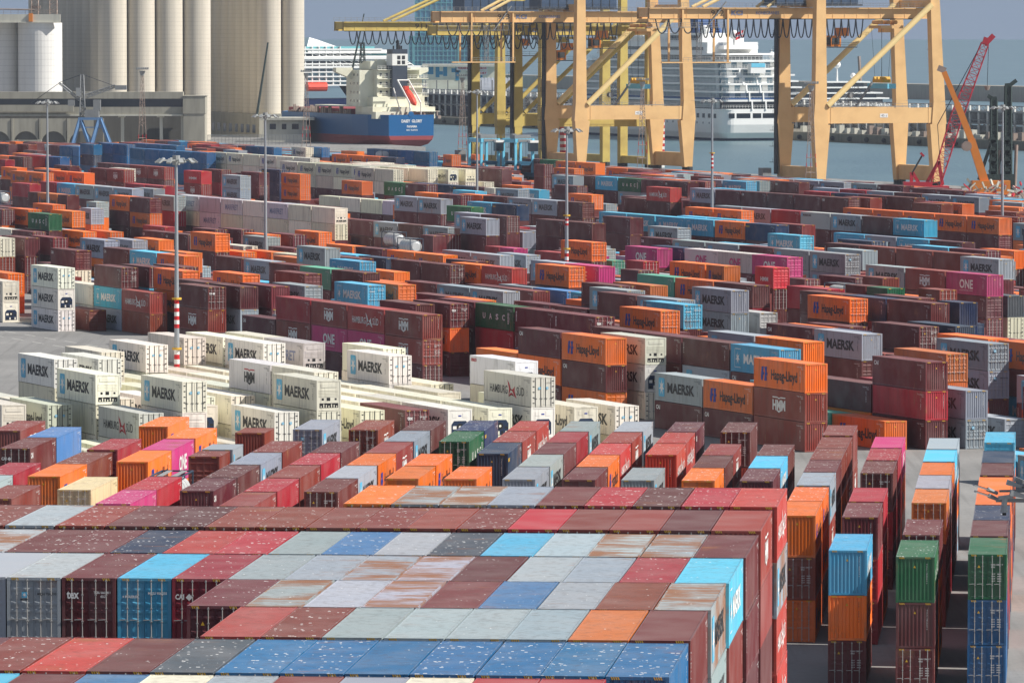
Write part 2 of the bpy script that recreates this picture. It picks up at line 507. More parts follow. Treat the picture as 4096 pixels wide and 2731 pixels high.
def make_logo(c, L):
    l = Logo(); k = L / 12.192; dark = c in 'gGWVSPwZXyM'
    wh = 'letter_dark' if dark else 'letter_white'
    X = lambda a: a * L
    if c in 'gW':
        l.poly(rrect(X(.085), X(.21), .5, 2.45, .18), 'letter_sky'); l.star(X(.1475), 1.47, X(.055), .85, 'letter_white')
        l.text('MAERSK', X(.27), X(.84), .95, 2.05, 'letter_dark', .035)
    elif c == 'L':
        l.star(X(.15), 1.47, X(.045), .7, 'letter_white')
        for a, b, z in ((.09, .21, 2.42), (.09, .21, .5)): l.poly([(X(a), z), (X(b), z), (X(b), z + .06), (X(a), z + .06)], 'letter_white')
        l.poly([(X(.085), .55), (X(.09), .55), (X(.09), 2.4), (X(.085), 2.4)], 'letter_white')
        l.text('MAERSK', X(.27), X(.80), .95, 2.0, 'letter_white', .035)
    elif c == 'G':
        l.poly(rrect(X(.03), X(.07), 2.1, 2.6, .05), 'letter_sky'); l.text('MAERSK LINE', X(.085), X(.36), 2.15, 2.5, 'letter_dark', .03)
    elif c in 'oOV':
        emblem_hl(l, X(.14), .72, X(.13), 1.45, 'letter_blue')
        l.text('Hapag-Lloyd', X(.34), X(.85), .62, 1.95, 'letter_dark', .025)
    elif c in 'hX':
        m = 'letter_dark' if c == 'X' else 'letter_white'
        l.text('HMM', X(.37), X(.62), .85, 1.9, m, .05)
        l.poly([(X(.37), 2.08), (X(.47), 2.08), (X(.495), 1.96), (X(.52), 2.08), (X(.62), 2.08), (X(.62), 2.2), (X(.53), 2.2), (X(.495), 2.1), (X(.46), 2.2), (X(.37), 2.2)], 'letter_red' if c == 'X' else m)
        l.poly([(X(.44), .85), (X(.495), .62), (X(.55), .85)], m)
    elif c == 'H':
        l.text('HMM', X(.3), X(.72), .95, 1.55, 'letter_white', .04)
    elif c in 'sSK':
        m = 'letter_dark' if c == 'S' else 'letter_white'
        l.text('HAMBURG', X(.13), X(.50), .95, 1.75, m, .008); l.text('S\u00dcD', X(.69), X(.85), .95, 1.95, m, .008)
        emblem_wave(l, X(.50), .62, X(.19), 1.7, 'letter_red' if c == 'S' else m)
    elif c in 'pP':
        m = 'letter_pink' if c == 'P' else 'letter_white'
        l.text('ONE', X(.33), X(.66), .85, 2.1, m, .03); l.text('OCEAN NETWORK EXPRESS', X(.33), X(.66), .55, .70, m, .0)
    elif c == 'u':
        for i, ch in enumerate('UASC'): l.text(ch, X(.2 + i * .17), X(.27 + i * .17), 1.15, 1.85, 'letter_white', .03)
        for i in range(8): l.poly([(X(.85), .8 + i * .17), (X(.88), .8 + i * .17), (X(.88), .92 + i * .17), (X(.85), .92 + i * .17)], 'letter_white')
    elif c == 'c':
        l.text('CAI', X(.03), X(.115), 2.05, 2.5, 'letter_white', .04)
    elif c == 'x':
        l.text('tex', X(.03), X(.06), 1.2, 2.5, 'letter_white', .03, vertical=True)
    elif c == 'k':
        l.text('K', X(.32), X(.41), .95, 1.75, 'letter_white', .01); l.text('LINE', X(.45), X(.72), .95, 1.5, 'letter_white', .01)
    elif c == 'n':
        l.text('seaco', X(.03), X(.14), 2.2, 2.5, 'letter_gold', .03)
    elif c == 'Z':
        l.text('seaco', X(.03), X(.15), 2.3, 2.65, 'letter_red', .03)
    elif c in 'M':
        l.text('MARFRET', X(.2), X(.80), .9, 1.95, 'letter_slate', .02)
    elif c == 'B':
        l.text('CMA CGM', X(.3), X(.6), 1.3, 1.9, 'letter_white', .03) if L > 13 else None
    elif c == 'm':
        l.text('ISBU', X(.02), X(.035), 1.3, 2.4, 'letter_white', .0, vertical=True)
    if L > 7:
        l.text('TCNU 482913 7', X(.84), X(.965), 2.46, 2.58, wh, .0); l.text('45G1', X(.92), X(.965), 2.28, 2.4, wh, .0)
        l.text('22.8 T  30480 KG', X(.9), X(.915), 1.0, 2.1, wh, .0, vertical=True)
    return l

LOGO = {}
def logo(c, two):
    k = (c, two)
    if k not in LOGO: LOGO[k] = make_logo(c, 6.058 if two else 12.192)
    return LOGO[k]
LM = {}
def logo_mesh(c, two):
    k = (c, two)
    if k not in LM:
        l = logo(c, two); LM[k] = l.mb.mesh('lettering', [M[q] for q in l.mats]) if l.mats else None
    return LM[k]

# lettering on the visible ends (y runs to the left when one faces the end)
END = {}
def end_logo(kind):
    if kind in END: return END[kind]
    l = Logo(); W = W_
    if kind == 'tex': l.text('tex', .22, .78, 1.95, 2.3, 'letter_white', .03); l.text('TGBU 666198 1', 1.45, 2.2, 2.18, 2.3, 'letter_white'); l.text('45G1', 1.75, 2.0, 2.0, 2.12, 'letter_white')
    elif kind == 'maersk_l': l.text('MAERSK', .35, 1.0, 2.0, 2.12, 'letter_white', .03); l.star(.27, 2.06, .05, .07, 'letter_white'); l.text('MRSU 956 235', 1.4, 2.25, 2.16, 2.28, 'letter_white')
    elif kind == 'maersk_g': l.poly(rrect(.68, .93, 1.98, 2.24, .03), 'letter_sky'); l.star(.805, 2.11, .1, .11, 'letter_white'); l.text('MAERSK', .62, .98, 1.86, 1.94, 'letter_dark', .03); l.text('MRSU 924 700', 1.4, 2.25, 2.1, 2.22, 'letter_dark')
    elif kind == 'cai': l.text('CAI', .15, .55, 1.95, 2.2, 'letter_white', .04); l.poly([(.62, 2.05), (.78, 1.9), (.94, 2.05), (.78, 2.22)], 'letter_white')
    elif kind == 'side': l.text('TCLU 783564 2', 1.92, 1.98, 1.2, 2.5, 'letter_white', .0, vertical=True); l.poly([(1.1, 2.2), (1.26, 2.2), (1.18, 2.36)], 'letter_gold')
    elif kind == 'orange': l.text('HLBU 204417 9', 1.92, 1.98, 1.2, 2.5, 'letter_dark', .0, vertical=True); l.poly([(1.1, 2.25), (1.26, 2.25), (1.18, 2.42)], 'letter_gold')
    elif kind == 'doors': l.text('FANU 130011 7', 1.45, 2.2, 2.2, 2.3, 'letter_white'); l.text('45G1', 1.45, 1.7, 2.05, 2.15, 'letter_white'); [l.text('MAX WT', 1.5, 1.72, 1.62 - i * .15, 1.7 - i * .15, 'letter_white') for i in range(4)]; [l.text('30480 KG', 1.85, 2.1, 1.62 - i * .15, 1.7 - i * .15, 'letter_white') for i in range(4)]; l.poly([(.6, 2.05), (.78, 2.05), (.69, 2.22)], 'letter_gold')
    elif kind == 'reef': l.poly(rrect(.72, .94, 1.72, 1.94, .02), 'letter_sky'); l.star(.83, 1.83, .08, .08, 'letter_white'); l.poly(rrect(1.5, 1.72, 1.72, 1.94, .02), 'letter_sky'); l.star(1.61, 1.83, .08, .08, 'letter_white'); l.text('MNBU 390841 6', 1.55, 2.15, 2.3, 2.38, 'letter_dark')
    END[kind] = l
    return l
EM = {}
def end_mesh(kind):
    if kind not in EM:
        l = end_logo(kind); EM[kind] = l.mb.mesh('end_lettering', [M[q] for q in l.mats])
    return EM[kind]

def frame_of(zone, v, u, z):
    if zone == 'A':
        return vu(v, u, z), math.pi / 2 + PHI
    p, q = v, u
    return Vector((p * math.cos(PSI) + q * math.sin(PSI), -p * math.sin(PSI) + q * math.cos(PSI), z)), math.pi / 2 - PSI

def paint_of(c, key):
    rr = random.Random(key); base = PAINT[c]; k = rr.uniform(.9, 1.08)
    return lin([min(255, q * k + rr.uniform(-5, 5)) for q in base])

def child(name, me, root, color, loc=(0, 0, 0), rz=0.0, parent=None):
    o = put(name, me, parent or root, loc, rz); o.color = color
    if parent is None or True:
        for k in ('rust', 'specks'): o[k] = root.get(k, 0.0)
    return o

def container(zone, v, u, lvl, code, label, big, group):
    c = code[0]; two = '2' in code; nm = '20' if two else '40'; reefer = c in REEFER
    endk = 'q' if 'q' in code else ('f' if ('f' in code or 'F' in code) else 'd')
    loc, rz = frame_of(zone, v, u, lvl * 2.9 + .004)
    col = paint_of(c, int(v * 100) * 7919 + int(u * 10) * 31 + lvl)
    rj = random.Random(int(v * 31 + u * 7 + lvl * 3)); loc = loc + Vector((rj.uniform(-.03, .03), rj.uniform(-.05, .05), 0)); rz += rj.uniform(-.0016, .0016)
    name = 'refrigerated_container' if reefer else 'shipping_container'
    root = put(name, tmesh(('r' if reefer else '') + 'frame' + nm), None, loc, rz)
    root.color = col
    rr = random.Random(int(v * 100 + u * 10 + lvl))
    rust = .18 + .25 * rr.random()
    if '*' in code: rust = 1.0
    elif '+' in code: rust = .02
    elif c in 'gGwWyL': rust *= 1.15
    if reefer: rust *= .35
    root['rust'] = rust
    root['specks'] = (rr.choice((.5, .9, 1.1, 1.2)) if zone == 'B' else .35) * (0.0 if reefer else 1.0) * (.5 if c in 'gGL' else 1.0)
    tag(root, label, 'refrigerated container' if reefer else 'shipping container', group)
    child('roof', tmesh(('r' if reefer else '') + 'roof' + nm), root, col)
    if reefer:
        if endk == 'q': child('cooling_unit', tmesh('runit2' if c in 'VZ' or rr.random() < .25 else 'runit1'), root, col)
        else: child('door', tmesh('rdoor'), root, col)
    elif endk == 'f':
        child('end_wall', tmesh('front'), root, col)
    else:
        for y in (-.14, -1.228):
            d = child('door', tmesh('door'), root, col, (0, y, 0))
            if big:
                for yy in (-.30, -.78):
                    child('locking_rod', tmesh('rod'), root, (1, 1, 1, 1), (0, yy, 0), 0, d)
    lm = logo_mesh(c, two)
    Ln = 6.058 if two else 12.192
    if lm:
        if zone == 'A': child('lettering', lm, root, col, (Ln, .006, 0), math.pi)
        else: child('lettering', lm, root, col, (0, -W_ - .006, 0), 0)
    if big and not reefer:
        ek = 'orange' if c in 'oO' else ('side' if endk == 'f' else {'x': 'tex', 'L': 'maersk_l', 'g': 'maersk_g', 'c': 'cai', 'r': 'cai'}.get(c, 'doors'))
        if endk == 'f' and ek not in ('orange', 'side'): ek = 'side'
        child('end_lettering', end_mesh(ek), root, col, (-.045 if endk == 'd' else .016, 0, 0), -math.pi / 2)
    elif big and endk == 'd':
        child('end_lettering', end_mesh('reef'), root, col, (-.035, 0, 0), -math.pi / 2)
    return root

def tank_container(zone, v, u, lvl, label, group='tank containers'):
    loc, rz = frame_of(zone, v, u, lvl * 2.9 + .004)
    root = empty('tank_container', loc, rz); tag(root, label, 'tank container', group)
    L = 6.058; w = W_; f = MB()
    for x in (0, L - .12):
        for y in (-.12, -w): f.box(x, x + .12, y, y + .12, 0, HC)
        f.box(x, x + .12, -w + .12, -.12, HC - .12, HC); f.box(x, x + .12, -w + .12, -.12, 0, .12)
        f.beam((x + .06, -.12, .1), (x + .06, -.7, .62), .07); f.beam((x + .06, -w + .12, .1), (x + .06, -w + .7, .62), .07)
    for y in (-.1, -w):
        f.box(.12, L - .12, y, y + .1, 0, .12); f.box(.12, L - .12, y, y + .1, HC - .1, HC)
    f.build('frame', M['frame_teal'], root)
    t = MB(); ys, zs, r = -w / 2, HC / 2 + .02, 1.12
    for a, b, r1, r2 in ((.22, .42, .72, 1.0), (.42, .62, 1.0, r), (.62, L - .62, r, r), (L - .62, L - .22, r, .72)):
        t.tube((a, ys, zs), (b, ys, zs), r1, 20, 0, r2)
    t.build('tank', M['tank_white'], root, smooth=False)
    s = MB()
    for x in (1.4, 2.7, 4.0): s.tube((x, ys, zs), (x + .06, ys, zs), r + .02, 20)
    s.build('band', M['galv'], root)
    wk = MB(); wk.box(.2, L - .2, ys - .75, ys - .35, HC - .06, HC - .02); wk.box(.2, L - .2, ys + .35, ys + .75, HC - .06, HC - .02)
    wk.build('walkway', M['galv'], root)
    return root

def stuff_containers(name, items, label, cat, group):
    """the far and hidden containers: one object, real boxes with corrugated ends, lettering where it reads"""
    V = []; F = []; Cc = []; base = 0
    def addmb(mb, loc, rz, cols, off=(0, 0, 0), rot=0.0):
        nonlocal base
        a = np.array(mb.v, dtype=float)
        if rot:
            c, s = math.cos(rot), math.sin(rot); a = np.stack([a[:, 0] * c - a[:, 1] * s, a[:, 0] * s + a[:, 1] * c, a[:, 2]], 1)
        a = a + np.array(off); c, s = math.cos(rz), math.sin(rz)
        a = np.stack([a[:, 0] * c - a[:, 1] * s, a[:, 0] * s + a[:, 1] * c, a[:, 2]], 1) + np.array(loc[:])
        V.append(a)
        for f, m in zip(mb.f, mb.m): F.append(tuple(base + i for i in f)); Cc.append(cols[m])
        base += len(a)
    g = lambda k: M[k]['flat'] if 'flat' in M[k] else (.5, .5, .5, 1)
    for zone, v, u, lvl, code, cv in items:
        c = code[0]; two = '2' in code; Ln = 6.058 if two else 12.192; reefer = c in REEFER
        loc, rz = frame_of(zone, v, u, lvl * 2.9 + .004); col = paint_of(c, int(v * 100) * 7919 + int(u * 10) * 31 + lvl)
        if cv < 12:
            mb = MB(); mb.box(0, Ln, -W_, 0, 0, HC - .02); addmb(mb, loc, rz, [col]); continue
        nm = '20' if two else '40'
        if cv > 90: addmb(TPL[('r' if reefer else '') + 'frame' + nm], loc, rz, [col, FLAT['hazard']])
        else:
            mb = MB(); mb.box(.03, Ln, -W_ + .02, -.02, .1, HC - .03)
            for x in (0, Ln - .12):
                for y in (-.12, -W_): mb.box(x, x + .12, y, y + .12, 0, HC)
            mb.box(.12, Ln - .12, -.06, 0, HC - .09, HC - .01); addmb(mb, loc, rz, [col])
        addmb(TPL[('r' if reefer else '') + 'roof' + nm], loc, rz, [col])
        if reefer: addmb(TPL['rdoor' if 'q' not in code else 'runit1'], loc, rz, [col, FLAT['black'], FLAT['unit'], FLAT['letter_sky'], FLAT['letter_blue']])
        elif 'f' in code or 'F' in code: addmb(TPL['front'], loc, rz, [col], (-.02, 0, 0))
        else:
            for y in (-.14, -1.228): addmb(TPL['door'], loc, rz, [col], (-.02, y, 0))
            if cv > 60:
                rd = MB()
                for y in (-.44, -.92, -1.53, -2.0): rd.box(-.03, .0, y - .025, y + .025, .1, HC - .1)
                addmb(rd, loc, rz, [FLAT['galv']])
        l = logo(c, two)
        if l.mats and cv > 25:
            lc = [FLAT[q] for q in l.mats]
            if zone == 'A': addmb(l.mb, loc, rz, lc, (Ln, .008, 0), math.pi)
            else: addmb(l.mb, loc, rz, lc, (0, -W_ - .008, 0))
    me = bpy.data.meshes.new(name)
    me.from_pydata(np.concatenate(V).tolist(), [], F)
    at_ = me.attributes.new('paint', 'FLOAT_COLOR', 'FACE')
    at_.data.foreach_set('color', np.array(Cc, dtype=np.float32).ravel())
    me.materials.append(M['paint_far']); me.update()
    o = put(name, me); tag(o, label, cat, group, 'stuff')
    return o

FLAT = {k: lin(c) for k, c in dict(hazard=(214,168,52), black=(28,28,30), unit=(36,52,78), galv=(178,176,172), letter_white=(226,224,220), letter_dark=(58,58,60),
  letter_blue=(36,62,150), letter_sky=(92,178,214), letter_pink=(205,56,122), letter_red=(186,34,48), letter_gold=(214,170,50), letter_slate=(120,128,158)).items()}
M['frame_teal'] = simple('tank_frame_paint', (58, 72, 88), 0.5)
M['tank_white'] = simple('tank_cladding', (214, 216, 214), 0.35, 0.3)
# ---------------------------------------------------------------- setting: sea, yard, pier, breakwater
def ground_px(x, y, z=0.0):
    dx, dy = (x - 2048.0) / FOC, (y - 1365.5) / FOC
    fy = math.cos(TILT) - dy * math.sin(TILT); fz = -math.sin(TILT) - dy * math.cos(TILT)
    t = (z - CAMZ) / fz
    return Vector((dx * t, fy * t, z))
def to_vu(P): return (P.x * math.cos(PHI) + P.y * math.sin(PHI), -P.x * math.sin(PHI) + P.y * math.cos(PHI))

def sea_material():
    m, t, b = nt('sea_water'); L = t.links
    g = N(t, 'ShaderNodeNewGeometry')
    mp = N(t, 'ShaderNodeMapping'); mp.inputs['Scale'].default_value = (0.5, 0.12, 1); L.new(g.outputs['Position'], mp.inputs[0])
    n1 = N(t, 'ShaderNodeTexNoise'); n1.inputs['Scale'].default_value = 1.0; n1.inputs['Detail'].default_value = 6; n1.inputs['Roughness'].default_value = .65; L.new(mp.outputs[0], n1.inputs[0])
    m2 = N(t, 'ShaderNodeMapping'); m2.inputs['Scale'].default_value = (.03, .009, 1); L.new(g.outputs['Position'], m2.inputs[0])
    n2 = N(t, 'ShaderNodeTexNoise'); n2.inputs['Scale'].default_value = 1.0; n2.inputs['Detail'].default_value = 4; L.new(m2.outputs[0], n2.inputs[0])
    bp = N(t, 'ShaderNodeBump'); bp.inputs['Strength'].default_value = .55; bp.inputs['Distance'].default_value = .9; L.new(n1.outputs[0], bp.inputs['Height'])
    L.new(bp.outputs[0], b.inputs['Normal'])
    L.new(mixc(t, ramp(t, n2.outputs[0], .35, .7), (.085, .155, .185, 1), (.12, .20, .225, 1)), b.inputs['Base Color'])
    b.inputs['Roughness'].default_value = .32
    b.inputs['Specular IOR Level'].default_value = .5
    return m
def asphalt_material():
    m, t, b = nt('yard_asphalt'); L = t.links
    g = N(t, 'ShaderNodeNewGeometry')
    n1 = N(t, 'ShaderNodeTexNoise'); n1.inputs['Scale'].default_value = .06; n1.inputs['Detail'].default_value = 8; L.new(g.outputs['Position'], n1.inputs[0])
    n2 = N(t, 'ShaderNodeTexNoise'); n2.inputs['Scale'].default_value = 1.6; n2.inputs['Detail'].default_value = 6; L.new(g.outputs['Position'], n2.inputs[0])
    mp = N(t, 'ShaderNodeMapping'); mp.inputs['Rotation'].default_value = (0, 0, PHI); mp.inputs['Scale'].default_value = (.9, .03, 1); L.new(g.outputs['Position'], mp.inputs[0])
    n3 = N(t, 'ShaderNodeTexNoise'); n3.inputs['Scale'].default_value = 1.0; n3.inputs['Detail'].default_value = 4; L.new(mp.outputs[0], n3.inputs[0])
    c = mixc(t, ramp(t, n1.outputs[0], .3, .7), (.20, .195, .185, 1), (.29, .28, .265, 1))
    c = mixc(t, math_(t, 'MULTIPLY', ramp(t, n2.outputs[0], .45, .75), .25), c, (.12, .115, .11, 1))
    c = mixc(t, math_(t, 'MULTIPLY', ramp(t, n3.outputs[0], .52, .72), .45), c, (.11, .105, .10, 1))
    L.new(c, b.inputs['Base Color']); b.inputs['Roughness'].default_value = .85
    return m
def concrete_material(name, base, band=0.0, stain=.5, vstretch=.08):
    m, t, b = nt(name); L = t.links; tc = N(t, 'ShaderNodeTexCoord'); c0 = lin(base)
    n1 = N(t, 'ShaderNodeTexNoise'); n1.inputs['Scale'].default_value = .12; n1.inputs['Detail'].default_value = 7; L.new(tc.outputs['Object'], n1.inputs[0])
    mp = N(t, 'ShaderNodeMapping'); mp.inputs['Scale'].default_value = (.7, .7, vstretch); L.new(tc.outputs['Object'], mp.inputs[0])
    n2 = N(t, 'ShaderNodeTexNoise'); n2.inputs['Scale'].default_value = 1.0; n2.inputs['Detail'].default_value = 6; L.new(mp.outputs[0], n2.inputs[0])
    c = mixc(t, math_(t, 'MULTIPLY', ramp(t, n1.outputs[0], .35, .75), stain * .5), c0, tuple(q * .62 for q in c0[:3]) + (1,))
    c = mixc(t, math_(t, 'MULTIPLY', ramp(t, n2.outputs[0], .45, .75), stain), c, tuple(q * .6 for q in c0[:3]) + (1,))
    if band:
        s = N(t, 'ShaderNodeSeparateXYZ'); L.new(tc.outputs['Object'], s.inputs[0])
        f = math_(t, 'FRACT', math_(t, 'MULTIPLY', s.outputs[2], 1.0 / band))
        c = mixc(t, math_(t, 'MULTIPLY', math_(t, 'LESS_THAN', f, .14), .22), c, tuple(q * .5 for q in c0[:3]) + (1,))
    L.new(c, b.inputs['Base Color']); b.inputs['Roughness'].default_value = .85; b.inputs['Specular IOR Level'].default_value = .2
    return m
M['sea'] = sea_material(); M['asphalt'] = asphalt_material()
M['silo'] = concrete_material('silo_concrete', (204, 196, 180), 1.5, .35, .03)
M['silo_white'] = concrete_material('silo_whitewash', (232, 230, 224), 2.2, .25, .03)
M['conc'] = concrete_material('old_concrete', (166, 162, 148), 0, .7)
M['conc_light'] = concrete_material('pale_concrete', (206, 204, 190), 0, .5)
M['conc_dark'] = concrete_material('stained_concrete', (108, 106, 100), 0, .6)
M['quaywall'] = concrete_material('quay_wall_concrete', (128, 122, 108), 0, .8)
M['crane'] = simple('crane_yellow', (226, 184, 126), .55, var=.07, scale=.25, dirt=(150, 104, 62))
M['crane_old'] = simple('old_crane_yellow', (204, 182, 100), .6, var=.10, scale=.3, dirt=(140, 110, 60))
M['tube_cream'] = simple('brace_cream', (232, 204, 142), .55, var=.05)
M['steel'] = simple('grey_steel', (140, 142, 142), .55, .2)
M['steel_dark'] = simple('dark_steel', (62, 64, 66), .6, .2)
M['cable'] = simple('festoon_cable', (26, 34, 44), .6)
M['house'] = simple('machinery_house_blue', (62, 82, 108), .55)
M['glass_dark'] = simple('dark_glass', (34, 44, 54), .15, var=.05, spec=.7)
M['ship_white'] = simple('ship_white', (238, 238, 234), .45, var=.05, scale=.15)
M['ship_cream'] = simple('ship_cream', (228, 226, 204), .5, var=.08, scale=.2, dirt=(150, 130, 100))
M['ship_blue'] = simple('hull_blue', (14, 92, 146), .45, var=.06, scale=.1)
M['ship_red'] = simple('hull_antifouling', (150, 62, 64), .65, var=.12, scale=.2)
M['ship_navy'] = simple('hull_navy', (24, 38, 84), .4, var=.04)
M['boot'] = simple('boot_topping_navy', (22, 42, 74), .5)
M['balcony'] = simple('balcony_glass', (112, 142, 158), .2, var=.25, scale=.5, spec=.7)
M['stripe_blue'] = simple('stripe_blue', (52, 88, 140), .5)
M['orange_boat'] = simple('lifeboat_orange', (228, 72, 48), .5)
M['funnel'] = simple('funnel_dark', (58, 66, 78), .5)
M['green_glass'] = simple('green_tinted_glass', (112, 176, 180), .2, var=.15, scale=.3, spec=.7)
M['roof_pale'] = simple('pale_roof_membrane', (198, 226, 232), .5)
M['sc_blue'] = simple('carrier_light_blue', (112, 198, 226), .5, var=.08)
M['sc_dark'] = simple('carrier_dark_blue', (44, 96, 124), .5, var=.08)
M['crane_red'] = simple('crane_red', (186, 44, 60), .55, var=.08)
M['boom_orange'] = simple('boom_orange', (222, 132, 44), .5, var=.05)
M['rig'] = simple('rig_dark_green', (52, 66, 62), .6, .1)
M['gantry_blue'] = simple('portal_blue', (92, 130, 172), .55, var=.1)
M['teal_wall'] = simple('teal_panel', (40, 140, 176), .5)
M['lamp'] = simple('floodlight_grey', (160, 162, 160), .4, .2, var=.05)
M['mast'] = simple('mast_galvanised', (160, 166, 170), .45, .35, var=.05)
M['band_red'] = simple('band_red', (196, 36, 40), .55)
M['band_white'] = simple('band_white', (230, 230, 226), .55)
M['rust'] = simple('rusty_lattice', (158, 140, 128), .7, .1, var=.2)
M['metal_roof'] = simple('ribbed_metal_roof', (186, 190, 196), .4, .4)
M['tower_glass'] = simple('curtain_wall_glass', (92, 142, 166), .2, var=.25, scale=.12, spec=.8)
M['stone'] = concrete_material('breakwater_stone', (178, 168, 152), 0, .6)
M['line_white'] = simple('road_marking', (206, 204, 196), .7)

sea = MB(); zs = -2.0
sea.add([(-2600, -400, zs), (2600, -400, zs), (5200, 13900, zs), (-5200, 13900, zs)], [(0, 1, 2, 3)])
tag(sea.build('sea', M['sea']), kind='structure')

yard = MB()
pts = [vu(673, -900), vu(673, 1838), vu(716, 1850), vu(716, 3300), vu(-1400, 4000), vu(-1600, -600)]
yard.prism([(p.x, p.y) for p in pts], -6.0, 0.0)
tag(yard.build('container_yard_ground', M['asphalt']), kind='structure')

# painted lines of the yard lanes (seen on the open asphalt at the left and between the near stacks)
ln = MB()
for v in (232.0, 236.5):
    for i in range(34):
        u = 640 + i * 9.0
        a, b, c, d = vu(v, u, .004), vu(v + .18, u, .004), vu(v + .18, u + 5, .004), vu(v, u + 5, .004)
        ln.quad(a, b, c, d)
tag(ln.build('lane_markings', M['line_white']), kind='structure')

pier = MB(); pp = [vu(917, 900), vu(917, 2900), vu(985, 2900), vu(985, 900)]
pier.prism([(p.x, p.y) for p in pp], -6.0, 1.2)
tag(pier.build('pier_ground', M['quaywall']), kind='structure')
bk = MB(); pp = [vu(1240, 1500), vu(1240, 2270), vu(1470, 2450), vu(1470, 1500)]
bk.prism([(p.x, p.y) for p in pp], -6.0, 2.5)
tag(bk.build('breakwater_ground', M['stone']), kind='structure')
bw = MB(); pp = [vu(1464, 1500), vu(1464, 4200), vu(1476, 4200), vu(1476, 1500)]
bw.prism([(p.x, p.y) for p in pp], -6.0, 6.5)
tag(bw.build('breakwater_wall', M['stone']), 'long low stone breakwater wall in front of the open sea', 'breakwater')

# ---------------------------------------------------------------- quay cranes
def lattice(mb, p, q, w0, w1, n, r, m=0, faces=4):
    p = Vector(p); q = Vector(q); d = (q - p).normalized(); up = Vector((0, 0, 1)) if abs(d.z) < .9 else Vector((0, 1, 0))
    a = d.cross(up).normalized(); b = a.cross(d)
    cs = [(-1, -1), (1, -1), (1, 1), (-1, 1)] if faces == 4 else [(-1, -.6), (1, -.6), (0, 1)]
    def P(k, c):
        t = k / n; w = w0 + (w1 - w0) * t; return p.lerp(q, t) + a * (c[0] * w / 2) + b * (c[1] * w / 2)
    for c in cs: mb.tube(P(0, c), P(n, c), r * 1.3, 4, m, caps=False)
    for k in range(n):
        for i in range(len(cs)):
            c, e = cs[i], cs[(i + 1) % len(cs)]
            mb.tube(P(k, c), P(k + 1, e) if k % 2 else P(k + 1, c), r, 3, m, caps=False) if False else None
            mb.tube(P(k, c if k % 2 else e), P(k + 1, e if k % 2 else c), r, 3, m, caps=False)
            mb.tube(P(k + 1, c), P(k + 1, e), r, 3, m, caps=False)

def handrail(mb, pts, h=1.1, step=2.0, r=.04, m=0):
    for a, b in zip(pts[:-1], pts[1:]):
        a = Vector(a); b = Vector(b); n = max(1, int((b - a).length / step)); up = Vector((0, 0, h))
        mb.tube(a + up, b + up, r, 3, m, caps=False); mb.tube(a + up * .5, b + up * .5, r * .8, 3, m, caps=False)
        for i in range(n + 1):
            c = a.lerp(b, i / n); mb.tube(c, c + up, r, 3, m, caps=False)

